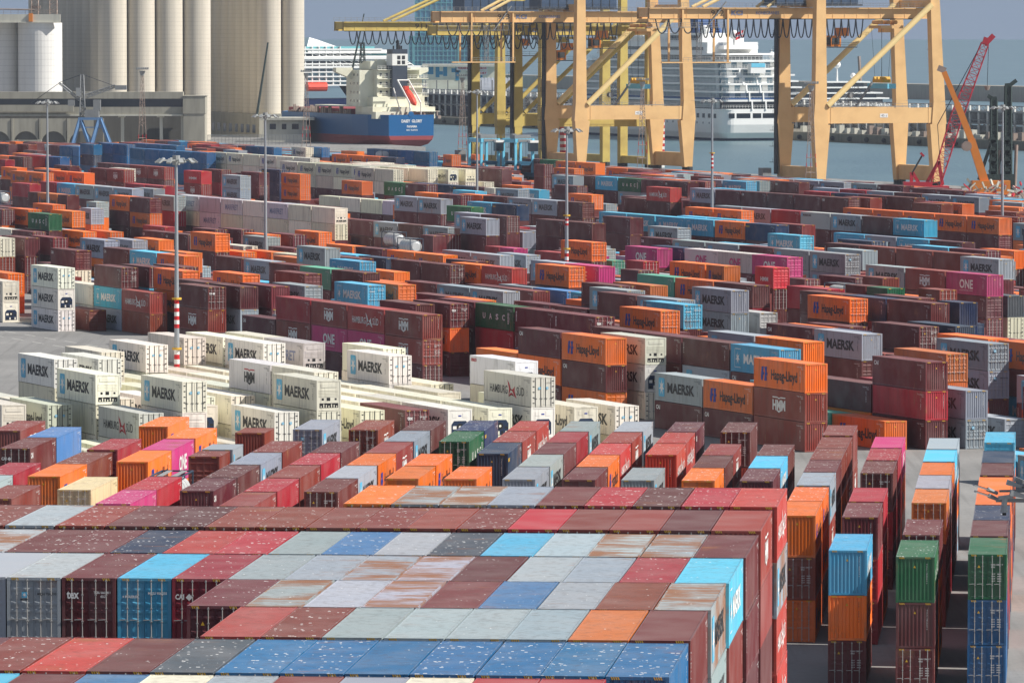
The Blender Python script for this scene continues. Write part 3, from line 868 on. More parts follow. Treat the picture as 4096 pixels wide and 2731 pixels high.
def quay_crane(v0, u0, gauge, num, mat, label, zp0, zp1, zg0, zg1, back, hang=True, old=False, base=22.0):
    """local x across the quay (landside to waterside), y along the quay, away from the view"""
    rz = PHI                        # local x -> direction of rising v
    root = empty('quay_crane', vu(v0, u0), rz); tag(root, label, 'quay crane', 'quay cranes along the berth')
    W = 3.3 if not old else 2.7; lw = W * .72
    legs = {}
    for ix, x in enumerate((0, gauge)):
        for iy, y in enumerate((0, base)):
            mb = MB(); s = 1 if ix == 0 else -1
            # foot narrow, flaring at the portal, then nearly straight
            mb.beam((x + s * (.15), y, 1.2), (x + s * .35, y, zp0 - .3), 2.4, 2.2, w2=W * 1.35, h2=2.4) if not old else mb.beam((x, y, 1.2), (x, y, zp0), 2.3, 2.3)
            mb.beam((x, y, zp0 - .3), (x, y, zp1 + 1.5), W * (1.25 if not old else 1.0), 2.4, w2=W)
            lean = 0 if ix == 0 else -1.6 * (0 if old else 1)
            mb.beam((x, y, zp1 + 1.5), (x + lean, y, zg1 + 8), W, 2.4, w2=lw)
            mb.build('leg', mat, root)
            bg_ = MB()
            for k in range(4): bg_.box(x - .5, x + .5, y - 2.6 + k * 1.4, y - 1.6 + k * 1.4, 0, 1.3)
            bg_.build('bogie', M['steel_dark'], root)
    for x in (0, gauge):             # sill beams along the rail
        mb = MB(); mb.box(x - .9, x + .9, 1.2, base - 1.2, 1.3, 5.2 if not old else 3.4); mb.build('sill_beam', mat, root)
    for y in (0, base):
        mb = MB(); mb.box(W * .55, gauge - W * .55, y - .95, y + .95, zp0, zp1)
        for x in (2.8, gauge - 3.0): mb.box(x, x + .3, y - 1.02, y + 1.02, zp0 - .06, zp1 + .06)
        mb.build('portal_beam', mat, root)
        br = MB(); rr_ = .78 if not old else .62
        br.tube((1.9, y - 1.0, zp1 + .6), (gauge - 2.2, y - 1.0, zg1 + .8), rr_, 12)
        br.build('diagonal_brace', M['tube_cream'] if not old else mat, root)
    wk = MB()
    wk.box(2, gauge - 2, base * .5 - 1, base * .5 + 1, zp1 + .1, zp1 + .25)
    handrail(wk, [(2, -.9, zp1), (gauge - 2, -.9, zp1)], m=0); handrail(wk, [(2, base + .9, zp1), (gauge - 2, base + .9, zp1)])
    wk.build('walkway', M['steel'], root)
    # cable reel on the portal
    rl = MB(); cx = gauge * .42; cz = zp1 + 3.1
    for i in range(24):
        t = 2 * math.pi * i / 24
        rl.tube((cx, base * .5, cz), (cx + 3.0 * math.cos(t), base * .5, cz + 3.0 * math.sin(t)), .07, 3, 0, caps=False)
        t2 = 2 * math.pi * (i + 1) / 24
        rl.tube((cx + 3.0 * math.cos(t), base * .5, cz + 3.0 * math.sin(t)), (cx + 3.0 * math.cos(t2), base * .5, cz + 3.0 * math.sin(t2)), .09, 3, 0, caps=False)
    rl.tube((cx, base * .5 - .8, cz), (cx, base * .5 + .8, cz), .7, 10)
    rl.beam((cx + 1.5, base * .5, zp1 + .2), (cx + 6.2, base * .5, zp1 + 6.4), .5, .5)
    rl.build('cable_reel', M['steel'], root)
    # girders
    for y in (base * .5 - 3.4, base * .5 + 3.4):
        mb = MB(); x0, x1 = -back, gauge + 1.5
        mb.box(x0, x1, y - .55, y + .55, zg0, zg1)
        for k in range(int((x1 - x0) / 3.4)): mb.box(x0 + k * 3.4, x0 + k * 3.4 + .18, y - .62, y + .62, zg0 - .04, zg1 + .04)
        mb.box(x0, x1, y - .8, y + .8, zg0 - .12, zg0 + .02)
        mb.build('girder', mat, root)
    cp = MB()
    for x in (-back + .6, -back * .5, 0, gauge):
        cp.box(x - .5, x + .5, base * .5 - 2.8, base * .5 + 2.8, zg0 + .3, zg1 - .1)
    for x in (0, gauge): cp.box(x - .8, x + .8, 1, base - 1, zg1 + .1, zg1 + 2.0)
    cp.build('cross_beam', mat, root)
    wk = MB(); y = base * .5 - 4.6
    wk.box(-back, gauge, y - .4, y + .4, zg1 + .05, zg1 + .15)
    handrail(wk, [(-back, y - .4, zg1 + .1), (gauge, y - .4, zg1 + .1)], 1.1, 1.8); handrail(wk, [(-back, base * .5 + 4.6, zg1 + .1), (gauge, base * .5 + 4.6, zg1 + .1)], 1.1, 1.8)
    wk.build('girder_walkway', M['steel'], root)
    # number on the girder
    l = Logo(); l.text(num, 0, 3.6, 0, 1.35, 'letter_dark', .0); l.text('KCI', 5.6, 8.8, .1, 1.3, 'letter_slate', .04); l.text('KONECRANES', 12.5, 19, .3, 1.1, 'letter_slate', .02)
    l.mb.build('number', [M[q] for q in l.mats], root, (-back + (17.0 if hang else 22.0), base * .5 - 3.4 - .64, (zg0 + zg1) / 2 - .65))
    l = Logo(); l.poly([(0, 0), (2.2, 0), (2.2, 1.0), (0, 1.0)], 'letter_white'); l.text('45 t', .3, 1.9, .2, .8, 'letter_dark', 0, .01)
    if not old: l.mb.build('plate', [M[q] for q in l.mats], root, (gauge * .5, -.99, (zp0 + zp1) / 2 - .5))
    # machinery house
    mh = MB(); hx0, hx1 = -9, 14
    mh.box(hx0, hx1, base * .5 - 4.4, base * .5 + 4.4, zg1 + .9, zg1 + 7)
    mh.build('machinery_house', M['house'], root)
    hb = MB(); hb.box(hx0 - 1, hx1 + 1, base * .5 - 5, base * .5 + 5, zg1 + .5, zg1 + .88)
    for k in range(9): hb.box(hx0 + k * 2.6, hx0 + k * 2.6 + .12, base * .5 - 4.5, base * .5 - 4.4, zg1 + .9, zg1 + 7)
    handrail(hb, [(hx0 - 1, base * .5 - 5, zg1 + .9), (hx1 + 1, base * .5 - 5, zg1 + .9)])
    hb.build('machinery_deck', M['steel_dark'], root)
    # festoon loops
    fe = MB(); n = int((back + gauge * .45) / 1.75); x = -back + 1.5; zt = zg0 - .15; yy = base * .5 - 4.3
    fe.box(-back, gauge * .9, yy - .08, yy + .08, zt - .12, zt + .08)
    k = 0
    while x < gauge * .42:
        w = 3.6 if (k < 3) else 2.05; dep = 4.7 if k > 2 else 3.6
        if old: dep = 3.8; w = 2.4
        pts = []
        for i in range(11):
            s = i / 10 * 2 - 1; pts.append((x + w * (i / 10), yy, zt - dep * (1 - abs(s) ** 2.6)))
        fe.path(pts, .17, 5); x += w; k += 1
    fe.build('festoon_cable', M['cable'], root)
    # trolley and cab
    tr = MB(); tx = gauge * .72; yc = base * .5
    tr.box(tx - 3.2, tx + 3.2, yc - 3.6, yc + 3.6, zg0 - 2.6, zg0 - 1.8); tr.box(tx - 1.5, tx + 1.2, yc - 1.6, yc + 1.6, zg0 - 3.6, zg0 - 2.6)
    for q in (-2.4, -.4, 1.6): tr.tube((tx + q, yc - 2.4, zg0 - 1.0), (tx + q, yc + 2.4, zg0 - 1.0), .55, 10)
    tr.build('trolley', mat, root)
    cb = MB(); cbx = gauge * .30
    cb.box(cbx - 2.2, cbx + .6, yc - 1.4, yc + 1.4, zg0 - 7.2, zg0 - 4.4); cb.box(cbx - .2, cbx + 3, yc - 1.0, yc + 1.0, zg0 - 4.5, zg0 - 2.4)
    cb.build('operator_cab', M['boom_orange'], root)
    cg = MB(); cg.box(cbx - 2.3, cbx - 2.2, yc - 1.2, yc + 1.2, zg0 - 6.8, zg0 - 4.8); cg.box(cbx - 2.0, cbx + .2, yc - 1.45, yc - 1.4, zg0 - 6.6, zg0 - 5.0)
    cg.box(cbx - 4.4, cbx + 5, yc - 1.8, yc + 1.8, zg0 - 7.5, zg0 - 7.25); handrail(cg, [(cbx - 4.4, yc - 1.8, zg0 - 7.3), (cbx + 5, yc - 1.8, zg0 - 7.3)])
    cg.build('cab_platform', M['steel_dark'], root)
    if not old:
        sp = MB(); sx = tx - 1.2; zz = zp1 + 5.2
        for q in (-1.5, 1.5):
            for w in (-1.0, 1.0): sp.tube((sx + q, yc + w * 3, zg0 - 2.6), (sx + q * .6, yc + w * 2, zz + 1.9), .05, 3, 0, caps=False)
        sp.build('hoist_rope', M['cable'], root)
        hb = MB(); hb.box(sx - 1.2, sx + 1.2, yc - 3, yc + 3, zz + 1.1, zz + 1.9)
        for w in (-2, 0, 2): hb.tube((sx - 1.3, yc + w, zz + 2.1), (sx + 1.3, yc + w, zz + 2.1), .55, 8)
        hb.build('headblock', M['hazard'], root)
        sb = MB(); sb.box(sx - 1.2, sx + 1.2, yc - 6, yc + 6, zz - .4, zz + .9); sb.build('spreader', M['sc_blue'], root)
    if hang:
        hg = MB(); y = base * .5 - 4.4
        for x in (-back + 9, -back + 21.5):
            hg.beam((x, y, zg1 - .3), (x, y, zg0 - 11), .45, .45); hg.beam((x, y + 8.8, zg1 - .3), (x, y + 8.8, zg0 - 11), .45, .45)
        hg.box(-back + 3, -back + 22, y - .6, y + .2, zg0 - 11.3, zg0 - 11); hg.box(-back + 9, -back + 22, y, y + 9, zg0 - 11.3, zg0 - 11.1)
        hg.build('maintenance_frame', mat, root)
        hr = MB(); handrail(hr, [(-back + 9, y - .5, zg0 - 11), (-back + 22, y - .5, zg0 - 11)], 1.1, 1.2); hr.box(-back - 1, -back + 20, y - .4, y + .4, zg0 - 2.3, zg0 - 2.15)
        handrail(hr, [(-back - 1, y - .4, zg0 - 2.2), (-back + 20, y - .4, zg0 - 2.2)], 1.1, 1.5)
        lattice(hr, (-back + 13.5, y, zg0 - 11), (-back + 13.5, y, zg0 - 1), 1.0, 1.0, 8, .05)
        hr.beam((-back + 15.5, y, zg0 - 2.5), (-back + 21, y, zg1 + 1.5), .5, .25)
        hr.build('maintenance_platform', M['steel'], root)
    # lift and ladder on the landside leg
    ld = MB()
    ld.box(-W * .5 - .55, -W * .5 - .05, base - .8, base + .8, 3, zg0)
    for k in range(9): ld.box(-W * .5 - 1.7, -W * .5 - .1, base - 1.0, base + 1.0, 6 + k * 4.1, 6.1 + k * 4.1)
    for k in range(9): handrail(ld, [(-W * .5 - 1.7, base - 1.0, 6.1 + k * 4.1), (-W * .5 - .3, base - 1.0, 6.1 + k * 4.1)], 1.0, 1.2)
    ld.build('lift_shaft', M['steel_dark'], root)
    ec = MB(); ec.box(-W - 3.0, -W - .6, base - 1.4, base + 1.4, .3, 4.6); ec.build('electric_cabinet', M['steel'], root)
    # stays to the raised boom
    st = MB()
    for y in (base * .5 - 3.4, base * .5 + 3.4):
        st.tube((-back + 15, y, zg1 + .2), (gauge * .72, y, zg1 + 24), .42, 8)
        st.tube((-back + 33, y, zg1 + .2), (gauge * .84, y, zg1 + 26), .42, 8)
    st.build('stay', M['tube_cream'] if not old else mat, root)
    return root

CZ = dict(zp0=16.2, zp1=20.0, zg0=42.6, zg1=45.6)
quay_crane(632.5, 1357, 33.4, '912', M['crane'], 'ochre yellow quay crane numbered 912, nearest to the red lattice crane', 16.3, 20.2, 43.0, 45.7, 44)
quay_crane(635.0, 1521, 33.0, '913', M['crane'], 'ochre yellow quay crane numbered 913 beside the far yellow cranes', 14.7, 18.4, 42.0, 45.0, 39)
quay_crane(635.5, 1549, 33.0, '910', M['crane_old'], 'greenish yellow quay crane standing close behind crane 913', 12.2, 15.4, 38.4, 41.0, 30, hang=False, old=True, base=20)
quay_crane(635.0, 1581, 33.0, '911', M['crane_old'], 'greenish yellow quay crane numbered 911, its girder reaching over the blue ship', 12.2, 15.4, 39.6, 42.1, 46, hang=False, old=True, base=20)

# red and white striped goalpost frame
sg = empty('striped_gantry', vu(646, 1560), PHI); tag(sg, 'red and white striped gantry frame standing between the quay crane legs', 'gantry')
def striped(mb, p, q, w, n):
    p = Vector(p); q = Vector(q)
    for i in range(n): mb.beam(p.lerp(q, i / n), p.lerp(q, (i + 1) / n), w, w, m=i % 2)
for x in (0, 31): mb = MB(); striped(mb, (x, 0, 0), (x, 0, 14), 1.3, 16); mb.build('post', [M['band_white'], M['band_red']], sg)
mb = MB(); striped(mb, (-.6, 0, 14.5), (31.6, 0, 14.5), 1.3, 28); mb.build('top_beam', [M['band_white'], M['band_red']], sg)
mb = MB(); mb.box(.8, 30.2, -.5, .5, 13.2, 13.7); mb.build('rail', M['steel_dark'], sg)

# ---------------------------------------------------------------- straddle carriers
def straddle(loc, label, code):
    r = empty('straddle_carrier', loc, PHI); tag(r, label, 'straddle carrier', 'straddle carriers at the far end of the yard')
    Wd, Ln, H = 4.9, 8.6, 11.6    # x across the lane, y along
    for x in (0, Wd):
        for y in (0, Ln):
            mb = MB(); mb.beam((x, y, 1.0), (x, y, H - 1.2), .62, .75); mb.build('leg', M['sc_blue'], r)
        mb = MB(); mb.box(x - .35, x + .35, -.9, Ln + .9, 1.0, 2.1); mb.build('lower_beam', M['sc_dark'], r)
        for k in range(4):
            mb = MB(); y = -.2 + k * (Ln + .4) / 3; mb.tube((x - .3, y, .72), (x + .3, y, .72), .72, 14); mb.build('wheel', M['black'], r)
        mb = MB(); mb.box(x - .3, x + .3, -.6, Ln + .6, H - 1.5, H - .5); mb.build('upper_beam', M['sc_blue'], r)
    mb = MB()
    for y in (0, Ln): mb.box(-.3, Wd + .3, y - .35, y + .35, H - 1.45, H - .45)
    mb.build('cross_beam', M['sc_blue'], r)
    mb = MB(); mb.box(.2, Wd - .1, 1.0, 4.2, H - .5, H + .5); mb.box(1.2, 2.2, 5, 6.5, H - .4, H + .8); mb.box(.6, 4.4, -.45, -.35, H - 1.3, H - .6); mb.build('engine_bay', M['steel'], r)
    mb = MB(); mb.box(Wd - 1.4, Wd + .8, -1.9, .0, H - 3.8, H - 1.5); mb.build('cab', M['glass_dark'], r)
    mb = MB(); mb.box(Wd - 1.5, Wd + .9, -2.0, .1, H - 1.5, H - .9); mb.build('cab_roof', M['band_white'], r)
    mb = MB(); handrail(mb, [(0, -.5, H - .4), (Wd, -.5, H - .4)], 1.0, .9); handrail(mb, [(0, Ln + .5, H - .4), (Wd, Ln + .5, H - .4)], 1.0, .9)
    for k in range(8): mb.tube((Wd + .5, 1 + k * .4, 2.2 + k), (Wd + .5, 1.8 + k * .4, 3.2 + k), .05, 3)
    mb.build('ladder', M['steel'], r)
    mb = MB()
    for x in (1.1, Wd - 1.1):
        for y in (2.0, Ln - 2.0): mb.tube((x, y, H - 1), (x, y, 5.6), .06, 4, 0, caps=False)
    mb.build('hoist_rope', M['cable'], r)
    mb = MB(); mb.box(.7, Wd - .7, -1.2, Ln + 1.2, 4.6, 5.1)
    for y in (-1.2, Ln + .9): mb.box(1.0, Wd - 1.0, y, y + .3, 4.1, 4.7)
    mb.build('spreader', M['sc_dark'], r)
    return r
P1 = ground_px(1925, 722); straddle(P1, 'light blue straddle carrier carrying a grey container, left of its twin', 'gd')
P2 = ground_px(2062, 724); straddle(P2, 'light blue straddle carrier with dark cab, between its twin and the crane legs', 'cd')

# ---------------------------------------------------------------- masts
def floodlight_head(mb, c, rad, n, m=0):
    for i in range(n):
        t = 2 * math.pi * i / n; p = Vector((c[0] + rad * math.cos(t), c[1] + rad * math.sin(t), c[2]))
        mb.beam(c, p, .12, .12, m)
        q = p + Vector((math.cos(t) * .55, math.sin(t) * .55, -.25)); mb.beam(p + Vector((0, 0, .15)), q, .4, .2, m, w2=.5, h2=.16)
    mb.tube((c[0], c[1], c[2] - .5), (c[0], c[1], c[2] + .5), .42, 10, m)
def light_mast(x, y, Y, label, bands=()):
    top = at(x, y, Y); r = empty('light_mast', (top.x, Y, 0)); tag(r, label, 'light mast', 'tall tubular light masts')
    H = top.z
    mb = MB(); mb.tube((0, 0, 0), (0, 0, H), .33, 14, 0, .14); mb.build('pole', M['mast'], r)
    mb = MB(); floodlight_head(mb, (0, 0, H + .1), 1.7, 10); mb.build('floodlight_ring', M['lamp'], r)
    for z0, z1, nb in bands:
        mb = MB()
        for i in range(nb):
            a, b = z0 + (z1 - z0) * i / nb, z0 + (z1 - z0) * (i + 1) / nb
            ra = .33 - .19 * a / H + .012; mb.tube((0, 0, a), (0, 0, b), ra, 14, i % 2, ra - .004, caps=False)
        mb.build('warning_bands', [M['band_red'], M['band_white']], r)
        mb = MB(); mb.tube((0, 0, z1 + .02), (0, 0, z1 + .22), .52, 14); mb.build('collar', M['hazard'], r)
    return r
light_mast(705, 645, 622, 'tall light mast with red and white bands rising from the white containers', ((7.9, 11.0, 6), (12.9, 15.4, 5)) if False else ((4.6, 7.6, 6), (9.9, 12.9, 7)))
light_mast(189, 412, 1100, 'slim light mast in front of the white silos, leftmost of the masts')
light_mast(1061, 466, 955, 'slim light mast in front of the small pale building')
light_mast(1908, 370, 1241, 'slim light mast in front of the left straddle carrier')
light_mast(2267, 524, 828, 'light mast with red and white bands in the middle of the yard', ((7.2, 10.2, 6), (13.6, 14.9, 4)))
light_mast(2849, 406, 1108, 'light mast in front of the white cruise ship with low red bands', ((14.6, 17.4, 7),))
light_mast(4011, 433, 1021, 'light mast at the right edge in front of the drilling rigs')

def lattice_mast(x, y, Y, label):
    top = at(x, y, Y); r = empty('lattice_mast', (top.x, Y, 0)); tag(r, label, 'lattice mast', 'lattice floodlight masts')
    H = top.z
    mb = MB(); lattice(mb, (0, 0, H * .42), (0, 0, H - 1), 1.9, .7, 16, .05, 0, 3); mb.build('upper_mast', M['rust'], r)
    mb = MB()
    cs = [(-1, -.6), (1, -.6), (0, 1)]
    for c in cs:
        for i in range(10):
            a, b = i / 10 * .42, (i + 1) / 10 * .42
            w = lambda t: 1.55 - .62 * t / .42
            mb.tube((c[0] * w(a), c[1] * w(a), H * a), (c[0] * w(b), c[1] * w(b), H * b), .1, 5, 1 if i in (5, 7) else 0, caps=False)
    for t in (.02, .16, .30): 
        w = 1.55 - .62 * t / .42
        for i in range(3): mb.tube((cs[i][0] * w, cs[i][1] * w, H * t), (cs[(i + 1) % 3][0] * w, cs[(i + 1) % 3][1] * w, H * t), .1, 4, 0)
    mb.build('lower_mast', [M['rust'], M['band_red']], r)
    mb = MB(); mb.tube((0, 0, H - 2), (0, 0, H - .6), .5, 8, 0, .9); mb.box(-1.8, 1.8, -1.2, 1.2, H - .2, H - .05)
    for i in range(6): mb.box(-1.7 + i * .62, -1.3 + i * .62, -1.3, -.9, H - .05, H + .4); mb.box(-1.7 + i * .62, -1.3 + i * .62, .9, 1.3, H - .05, H + .4)
    mb.build('floodlights', M['lamp'], r)
lattice_mast(569, 276, 1700, 'lattice mast standing in front of the pale silo columns')
lattice_mast(1225, 286, 1868, 'lattice mast beside the small pale building and the blue hull')
lattice_mast(1850, 303, 1760, 'lattice mast between the blue ship and the yellow crane legs')
lattice_mast(2570, 319, 1640, 'lattice mast under the girder of crane 913')
lattice_mast(3245, 333, 1480, 'lattice mast in front of the legs of crane 912')

# near floodlight cluster, at the right edge of the view
def near_mast():
    Y = 253.0; c = at(4140, 1990, Y); r = empty('floodlight_mast', (c.x, Y, 0)); tag(r, 'near floodlight cluster on a mast cut by the right edge of the frame', 'floodlight mast')
    H = c.z
    mb = MB(); mb.tube((0, 0, 0), (0, 0, H + .4), .26, 16, 0, .2); mb.build('pole', M['mast'], r)
    mb = MB(); mb.beam((-1.7, -.1, H - .1), (.6, -.1, H - .12), .1, .16); mb.beam((-1.5, .5, H + .25), (.3, .2, H + .3), .08, .1); mb.beam((-.75, -.1, H + .3), (.3, -.1, H + .3), .1, .12); mb.build('crossbar', M['steel'], r)
    for (x, z, a) in ((-2.35, .55, 0), (-2.3, .27, 0)):
        f = MB(); f.beam((x - .3, 0, z + H), (x + .35, .1, z + H - .22), .34, .06, 0); f.build('floodlight', M['lamp'], r)
        f = MB(); f.beam((x - .28, -.02, z + H + .045), (x + .36, .08, z + H - .175), .30, .02, 0); f.build('floodlight_glass', M['glass_dark'], r)
        f = MB(); f.tube((x + .3, .1, z + H - .18), (x + .75, .2, z + H - .38), .10, 8, 0, .07); f.build('bracket', M['steel'], r)
    for (x, y, z, w) in ((-.9, 0, .62, .42), (-.75, -.35, .2, .46), (-.55, .5, .72, .38)):
        f = MB(); f.beam((x - w * .75, y, H + z + .06), (x + w * .75, y, H + z - .14), w, w * .55, 0, w2=w * .8, h2=w * .3); f.build('floodlight', M['lamp'], r)
    f = MB(); f.tube((-1.35, -.2, H - .62), (-1.35, -.2, H - .32), .18, 14, 0, .12); f.tube((-1.35, -.2, H - .32), (-1.32, -.2, H + .02), .12, 12, 0, .14); f.beam((-1.6, -.2, H + .0), (-1.0, -.2, H + .08), .2, .16); f.build('loudspeaker', M['lamp'], r)
    f = MB(); f.tube((-1.34, -.2, H - .74), (-1.34, -.2, H - .6), .09, 10); f.build('camera_dome', M['black'], r)
    f = MB(); f.tube((.1, -.3, H + .2), (.1, -.3, H + 1.5), .5, 14, 0, .5); f.build('ballast_box', M['lamp'], r)
near_mast()
# ---------------------------------------------------------------- silos and old grain terminal
SIL = math.radians(20)
def silo_block(Xc, Yc, H, z0, r1, n1, r2, n2, label, depth=5):
    """corner of the block at Xc, Yc; a face of n2 silos runs away to the left, a face of n1 silos to the right"""
    r = empty('grain_silo', (Xc, Yc, 0), SIL); tag(r, label, 'grain silo', 'concrete grain silos')
    for i in range(n1):
        mb = MB(); x = r1 + i * 2 * r1; mb.tube((x, r1, z0), (x, r1, H), r1 * 1.0, 40); mb.build('silo_cylinder', M['silo'], r, smooth=False)
    for j in range(1, n2):
        mb = MB(); y = r1 + j * 2 * r1; mb.tube((r1, y, z0), (r1, y, H), r1, 32); mb.build('silo_cylinder', M['silo'], r)
    mb = MB(); mb.box(r1, 2 * r1 * n1 - r1, r1 * 1.1, 2 * r1 * n2 - r1, z0, H - .5); mb.build('core', M['silo'], r)
    mb = MB(); mb.box(-.8, 2 * r1 * n1 + .8, -.8, 2 * r1 * n2 + .8, H, H + 2.5); mb.build('roof_slab', M['conc'], r)
    return r
def px_at(x, Y): return (x - 2048.0) / FOC * Y
s1 = silo_block(px_at(412, 2075), 2075, 66, 0, 5.15, 4, 5.15, 10, 'dark sided concrete grain silo block behind the old portal crane, left of the other block')
s2 = silo_block(px_at(1045, 2140), 2140, 66, 8.6, 4.45, 2, 4.45, 13, 'concrete grain silo block on a low base, right of the other block')
mb = MB(); mb.box(-1.2, 19.4, -1.5, 118, 0, 8.55); o = mb.build('base_building', M['conc'], s2)
mb = MB()
for i in range(14): mb.box(-1.28, -1.15, 3 + i * 7.2, 6.6 + i * 7.2, 1.6, 4.6)
mb.build('window', M['glass_dark'], s2)
fs = empty('metal_fence', (px_at(830, 2010), 2010, 0)); tag(fs, 'grey mesh fence in front of the right silo block', 'fence')
mb = MB(); handrail(mb, [(0, 0, 0), (33, 4, 0)], 3.4, 1.2, .06)
for k in range(24): mb.tube((0, 0, .15 * k), (33, 4, .15 * k), .03, 3, 0, caps=False)
mb.build('mesh_panel', M['steel'], fs)

# white silos at the far left
ws = empty('white_silo', (px_at(-90, 2080), 2080, 0)); tag(ws, 'two whitewashed round silos with a walkway on top at the left edge', 'silo')
Yw = 2080; pw = FOC / Yw
for cx, rr_ in ((-15, 88), (163, 88)):
    c = (px_at(cx, Yw) - px_at(-90, Yw)); rad = rr_ / pw; H = at(0, 92, Yw).z
    mb = MB(); mb.tube((c, 0 if cx > 0 else 6, 0), (c, 0 if cx > 0 else 6, H), rad, 40); mb.build('silo_cylinder', M['silo_white'], ws)
H = at(0, 92, Yw).z; x0 = 0; x1 = px_at(250, Yw) - px_at(-90, Yw)
mb = MB(); mb.box(x0, x1, -8, -6.5, H + .1, H + 3.0); mb.box(x0, x1, -8.4, -5.9, H, H + .35); mb.box(x0, x1 - 4, -6, 6, H + .1, H + 2.4); mb.build('parapet', M['conc_light'], ws)
mb = MB(); handrail(mb, [(x0, -8, H + 3), (x1 - 2, -8, H + 3)], 1.4, 2.5, .06); mb.tube((x0, -8, H + 5), (x1 - 9, -8, H + 4.6), .25, 6)
lattice(mb, (x1 - 9, -6, H + 3), (x1 - 9, -6, H + 8), 2.4, 2.4, 3, .1); lattice(mb, (x1 - 2.5, -6, H + 3), (x1 - 2.5, -6, H + 9.5), 2.6, 2.6, 4, .1); mb.box(x1 - 10.5, x1 - 7, -7, -5, H + 5, H + 6)
mb.build('roof_plant', M['rust'], ws)
mb = MB(); mb.box(x1 - 11, x1 - 9.6, -8.6, -8, H + .4, H + 3.3); mb.build('hoist', M['boom_orange'], ws)
mb = MB(); lattice(mb, (7.6, -9, 0), (7.6, -9, H), 1.2, 1.2, 26, .06); mb.build('ladder', M['rust'], ws)

# conveyor galleries
cg = empty('conveyor_gallery', (px_at(-60, 2000), 2000, 0)); tag(cg, 'long weathered concrete conveyor gallery in front of the silos', 'conveyor gallery')
def gx(x): return px_at(x, 2000) - px_at(-60, 2000)
def gz(y): return at(0, y, 2000).z
mb = MB(); mb.box(gx(-60), gx(735), -3, 3, gz(395), gz(368)); mb.build('upper_gallery', M['conc'], cg)
mb = MB(); mb.box(gx(-60), gx(735), -2.6, 2.6, gz(458), gz(428)); mb.build('lower_gallery', M['conc'], cg)
mb = MB(); mb.box(gx(-60), gx(735), -2.2, 2.2, gz(428) + .01, gz(395) - .01); mb.build('dark_opening', M['glass_dark'], cg)  # dark box fills the open gap, its shade put into the colour
mb = MB(); mb.box(gx(-60), gx(735), -3.0, 3.0, gz(464), gz(458) - .01)
for x in (485, 640, 725): mb.box(gx(x), gx(x + 12), -1, 1, 0, gz(464))
for x in (480, 635): mb.box(gx(x - 6), gx(x + 22), -1.4, 1.4, gz(470), gz(464) + .1)
mb.build('support', M['conc_light'], cg)
mb = MB(); mb.box(gx(-60), gx(300), -4.6, -3.2, gz(446), gz(420)); mb.build('side_gallery', M['conc'], cg)
mb = MB(); mb.box(gx(-60), gx(735), 12, 18, 0, gz(462)); mb.build('rear_building', M['conc_dark'], cg)
mb = MB(); mb.box(gx(737), gx(822), -3.6, 9, 0, gz(455)); mb.build('tower_base', M['conc'], cg)
mb = MB(); mb.box(gx(735), gx(824), -3.8, 9.2, gz(455) + .02, gz(385)); mb.box(gx(734), gx(828), -4, 9.4, gz(385) + .01, gz(383)); mb.build('tower_head', M['conc'], cg)
# arched store below
sto = empty('arched_store', (px_at(-60, 1990), 1990, 0)); tag(sto, 'dark weathered concrete store with arched bays at the left edge', 'warehouse')
mb = MB()
for k in range(4):
    xa = k * 9.4
    for i in range(10):
        t0, t1 = math.pi * i / 10, math.pi * (i + 1) / 10
        mb.quad((xa + 4.5 - 4.2 * math.cos(t0), 0, 4.5 * math.sin(t0) + .6), (xa + 4.5 - 4.2 * math.cos(t1), 0, 4.5 * math.sin(t1) + .6),
                (xa + 4.5 - 4.2 * math.cos(t1), 0, 9.4), (xa + 4.5 - 4.2 * math.cos(t0), 0, 9.4))
    mb.box(xa - .35, xa + .3, -.3, .3, 0, 9.4)
mb.build('wall', M['conc'], sto)
mb = MB(); mb.box(-1, 40, 1.0, 6, 0, 9.3); mb.build('interior', M['conc_dark'], sto)
lb = empty('timber_stack', (px_at(55, 1850), 1850, 0)); tag(lb, 'low stack of grey planks behind the leftmost blue containers', 'plank stack')
mb = MB()
for k in range(8): mb.box(0, 8.8, 0, 2, .2 + k * .62, .55 + k * .62)
for x in (1, 7.5): mb.box(x, x + .3, -.02, 2.02, 0, 5)
mb.build('planks', M['conc'], lb)

# old portal crane
Yc = 1950
pc = empty('portal_crane', (px_at(355, Yc), Yc, 0)); tag(pc, 'old grey slewing crane on blue portal legs in front of the silos', 'portal crane')
def cx_(x): return px_at(x, Yc) - px_at(355, Yc)
def cz_(y): return at(0, y, Yc).z
for yy in (-2.5, 2.5):
    for a, b in (((322, 474), (290, 560)), ((402, 474), (444, 560)), ((322, 474), (362, 560)), ((398, 474), (366, 560))):
        mb = MB(); mb.beam((cx_(a[0]), yy, cz_(a[1])), (cx_(b[0]), yy * 1.5, max(0, cz_(b[1]) - 2)), .8, .8); mb.build('leg', M['gantry_blue'], pc)
    mb = MB(); mb.box(cx_(316), cx_(408), yy - .5, yy + .5, cz_(480), cz_(470)); mb.beam((cx_(312), yy, cz_(510)), (cx_(420), yy, cz_(510)), .25, .25); mb.build('portal_beam', M['gantry_blue'], pc)
mb = MB(); mb.box(cx_(342), cx_(398), -3, 3, cz_(470), cz_(440)); mb.box(cx_(376), cx_(404), -2.5, 2.5, cz_(440), cz_(400)); mb.build('machine_house', M['steel'], pc)
mb = MB(); mb.box(cx_(274), cx_(300), -1.5, 1.5, cz_(424), cz_(400)); mb.build('counterweight', M['steel'], pc)
mb = MB(); mb.box(cx_(306), cx_(325), -1, 1, cz_(385), cz_(352)); mb.build('cab', M['lamp'], pc)
mb = MB(); lattice(mb, (cx_(332), 0, cz_(470)), (cx_(330), 0, cz_(300)), 1.8, 1.0, 12, .14); mb.build('mast', M['steel'], pc)
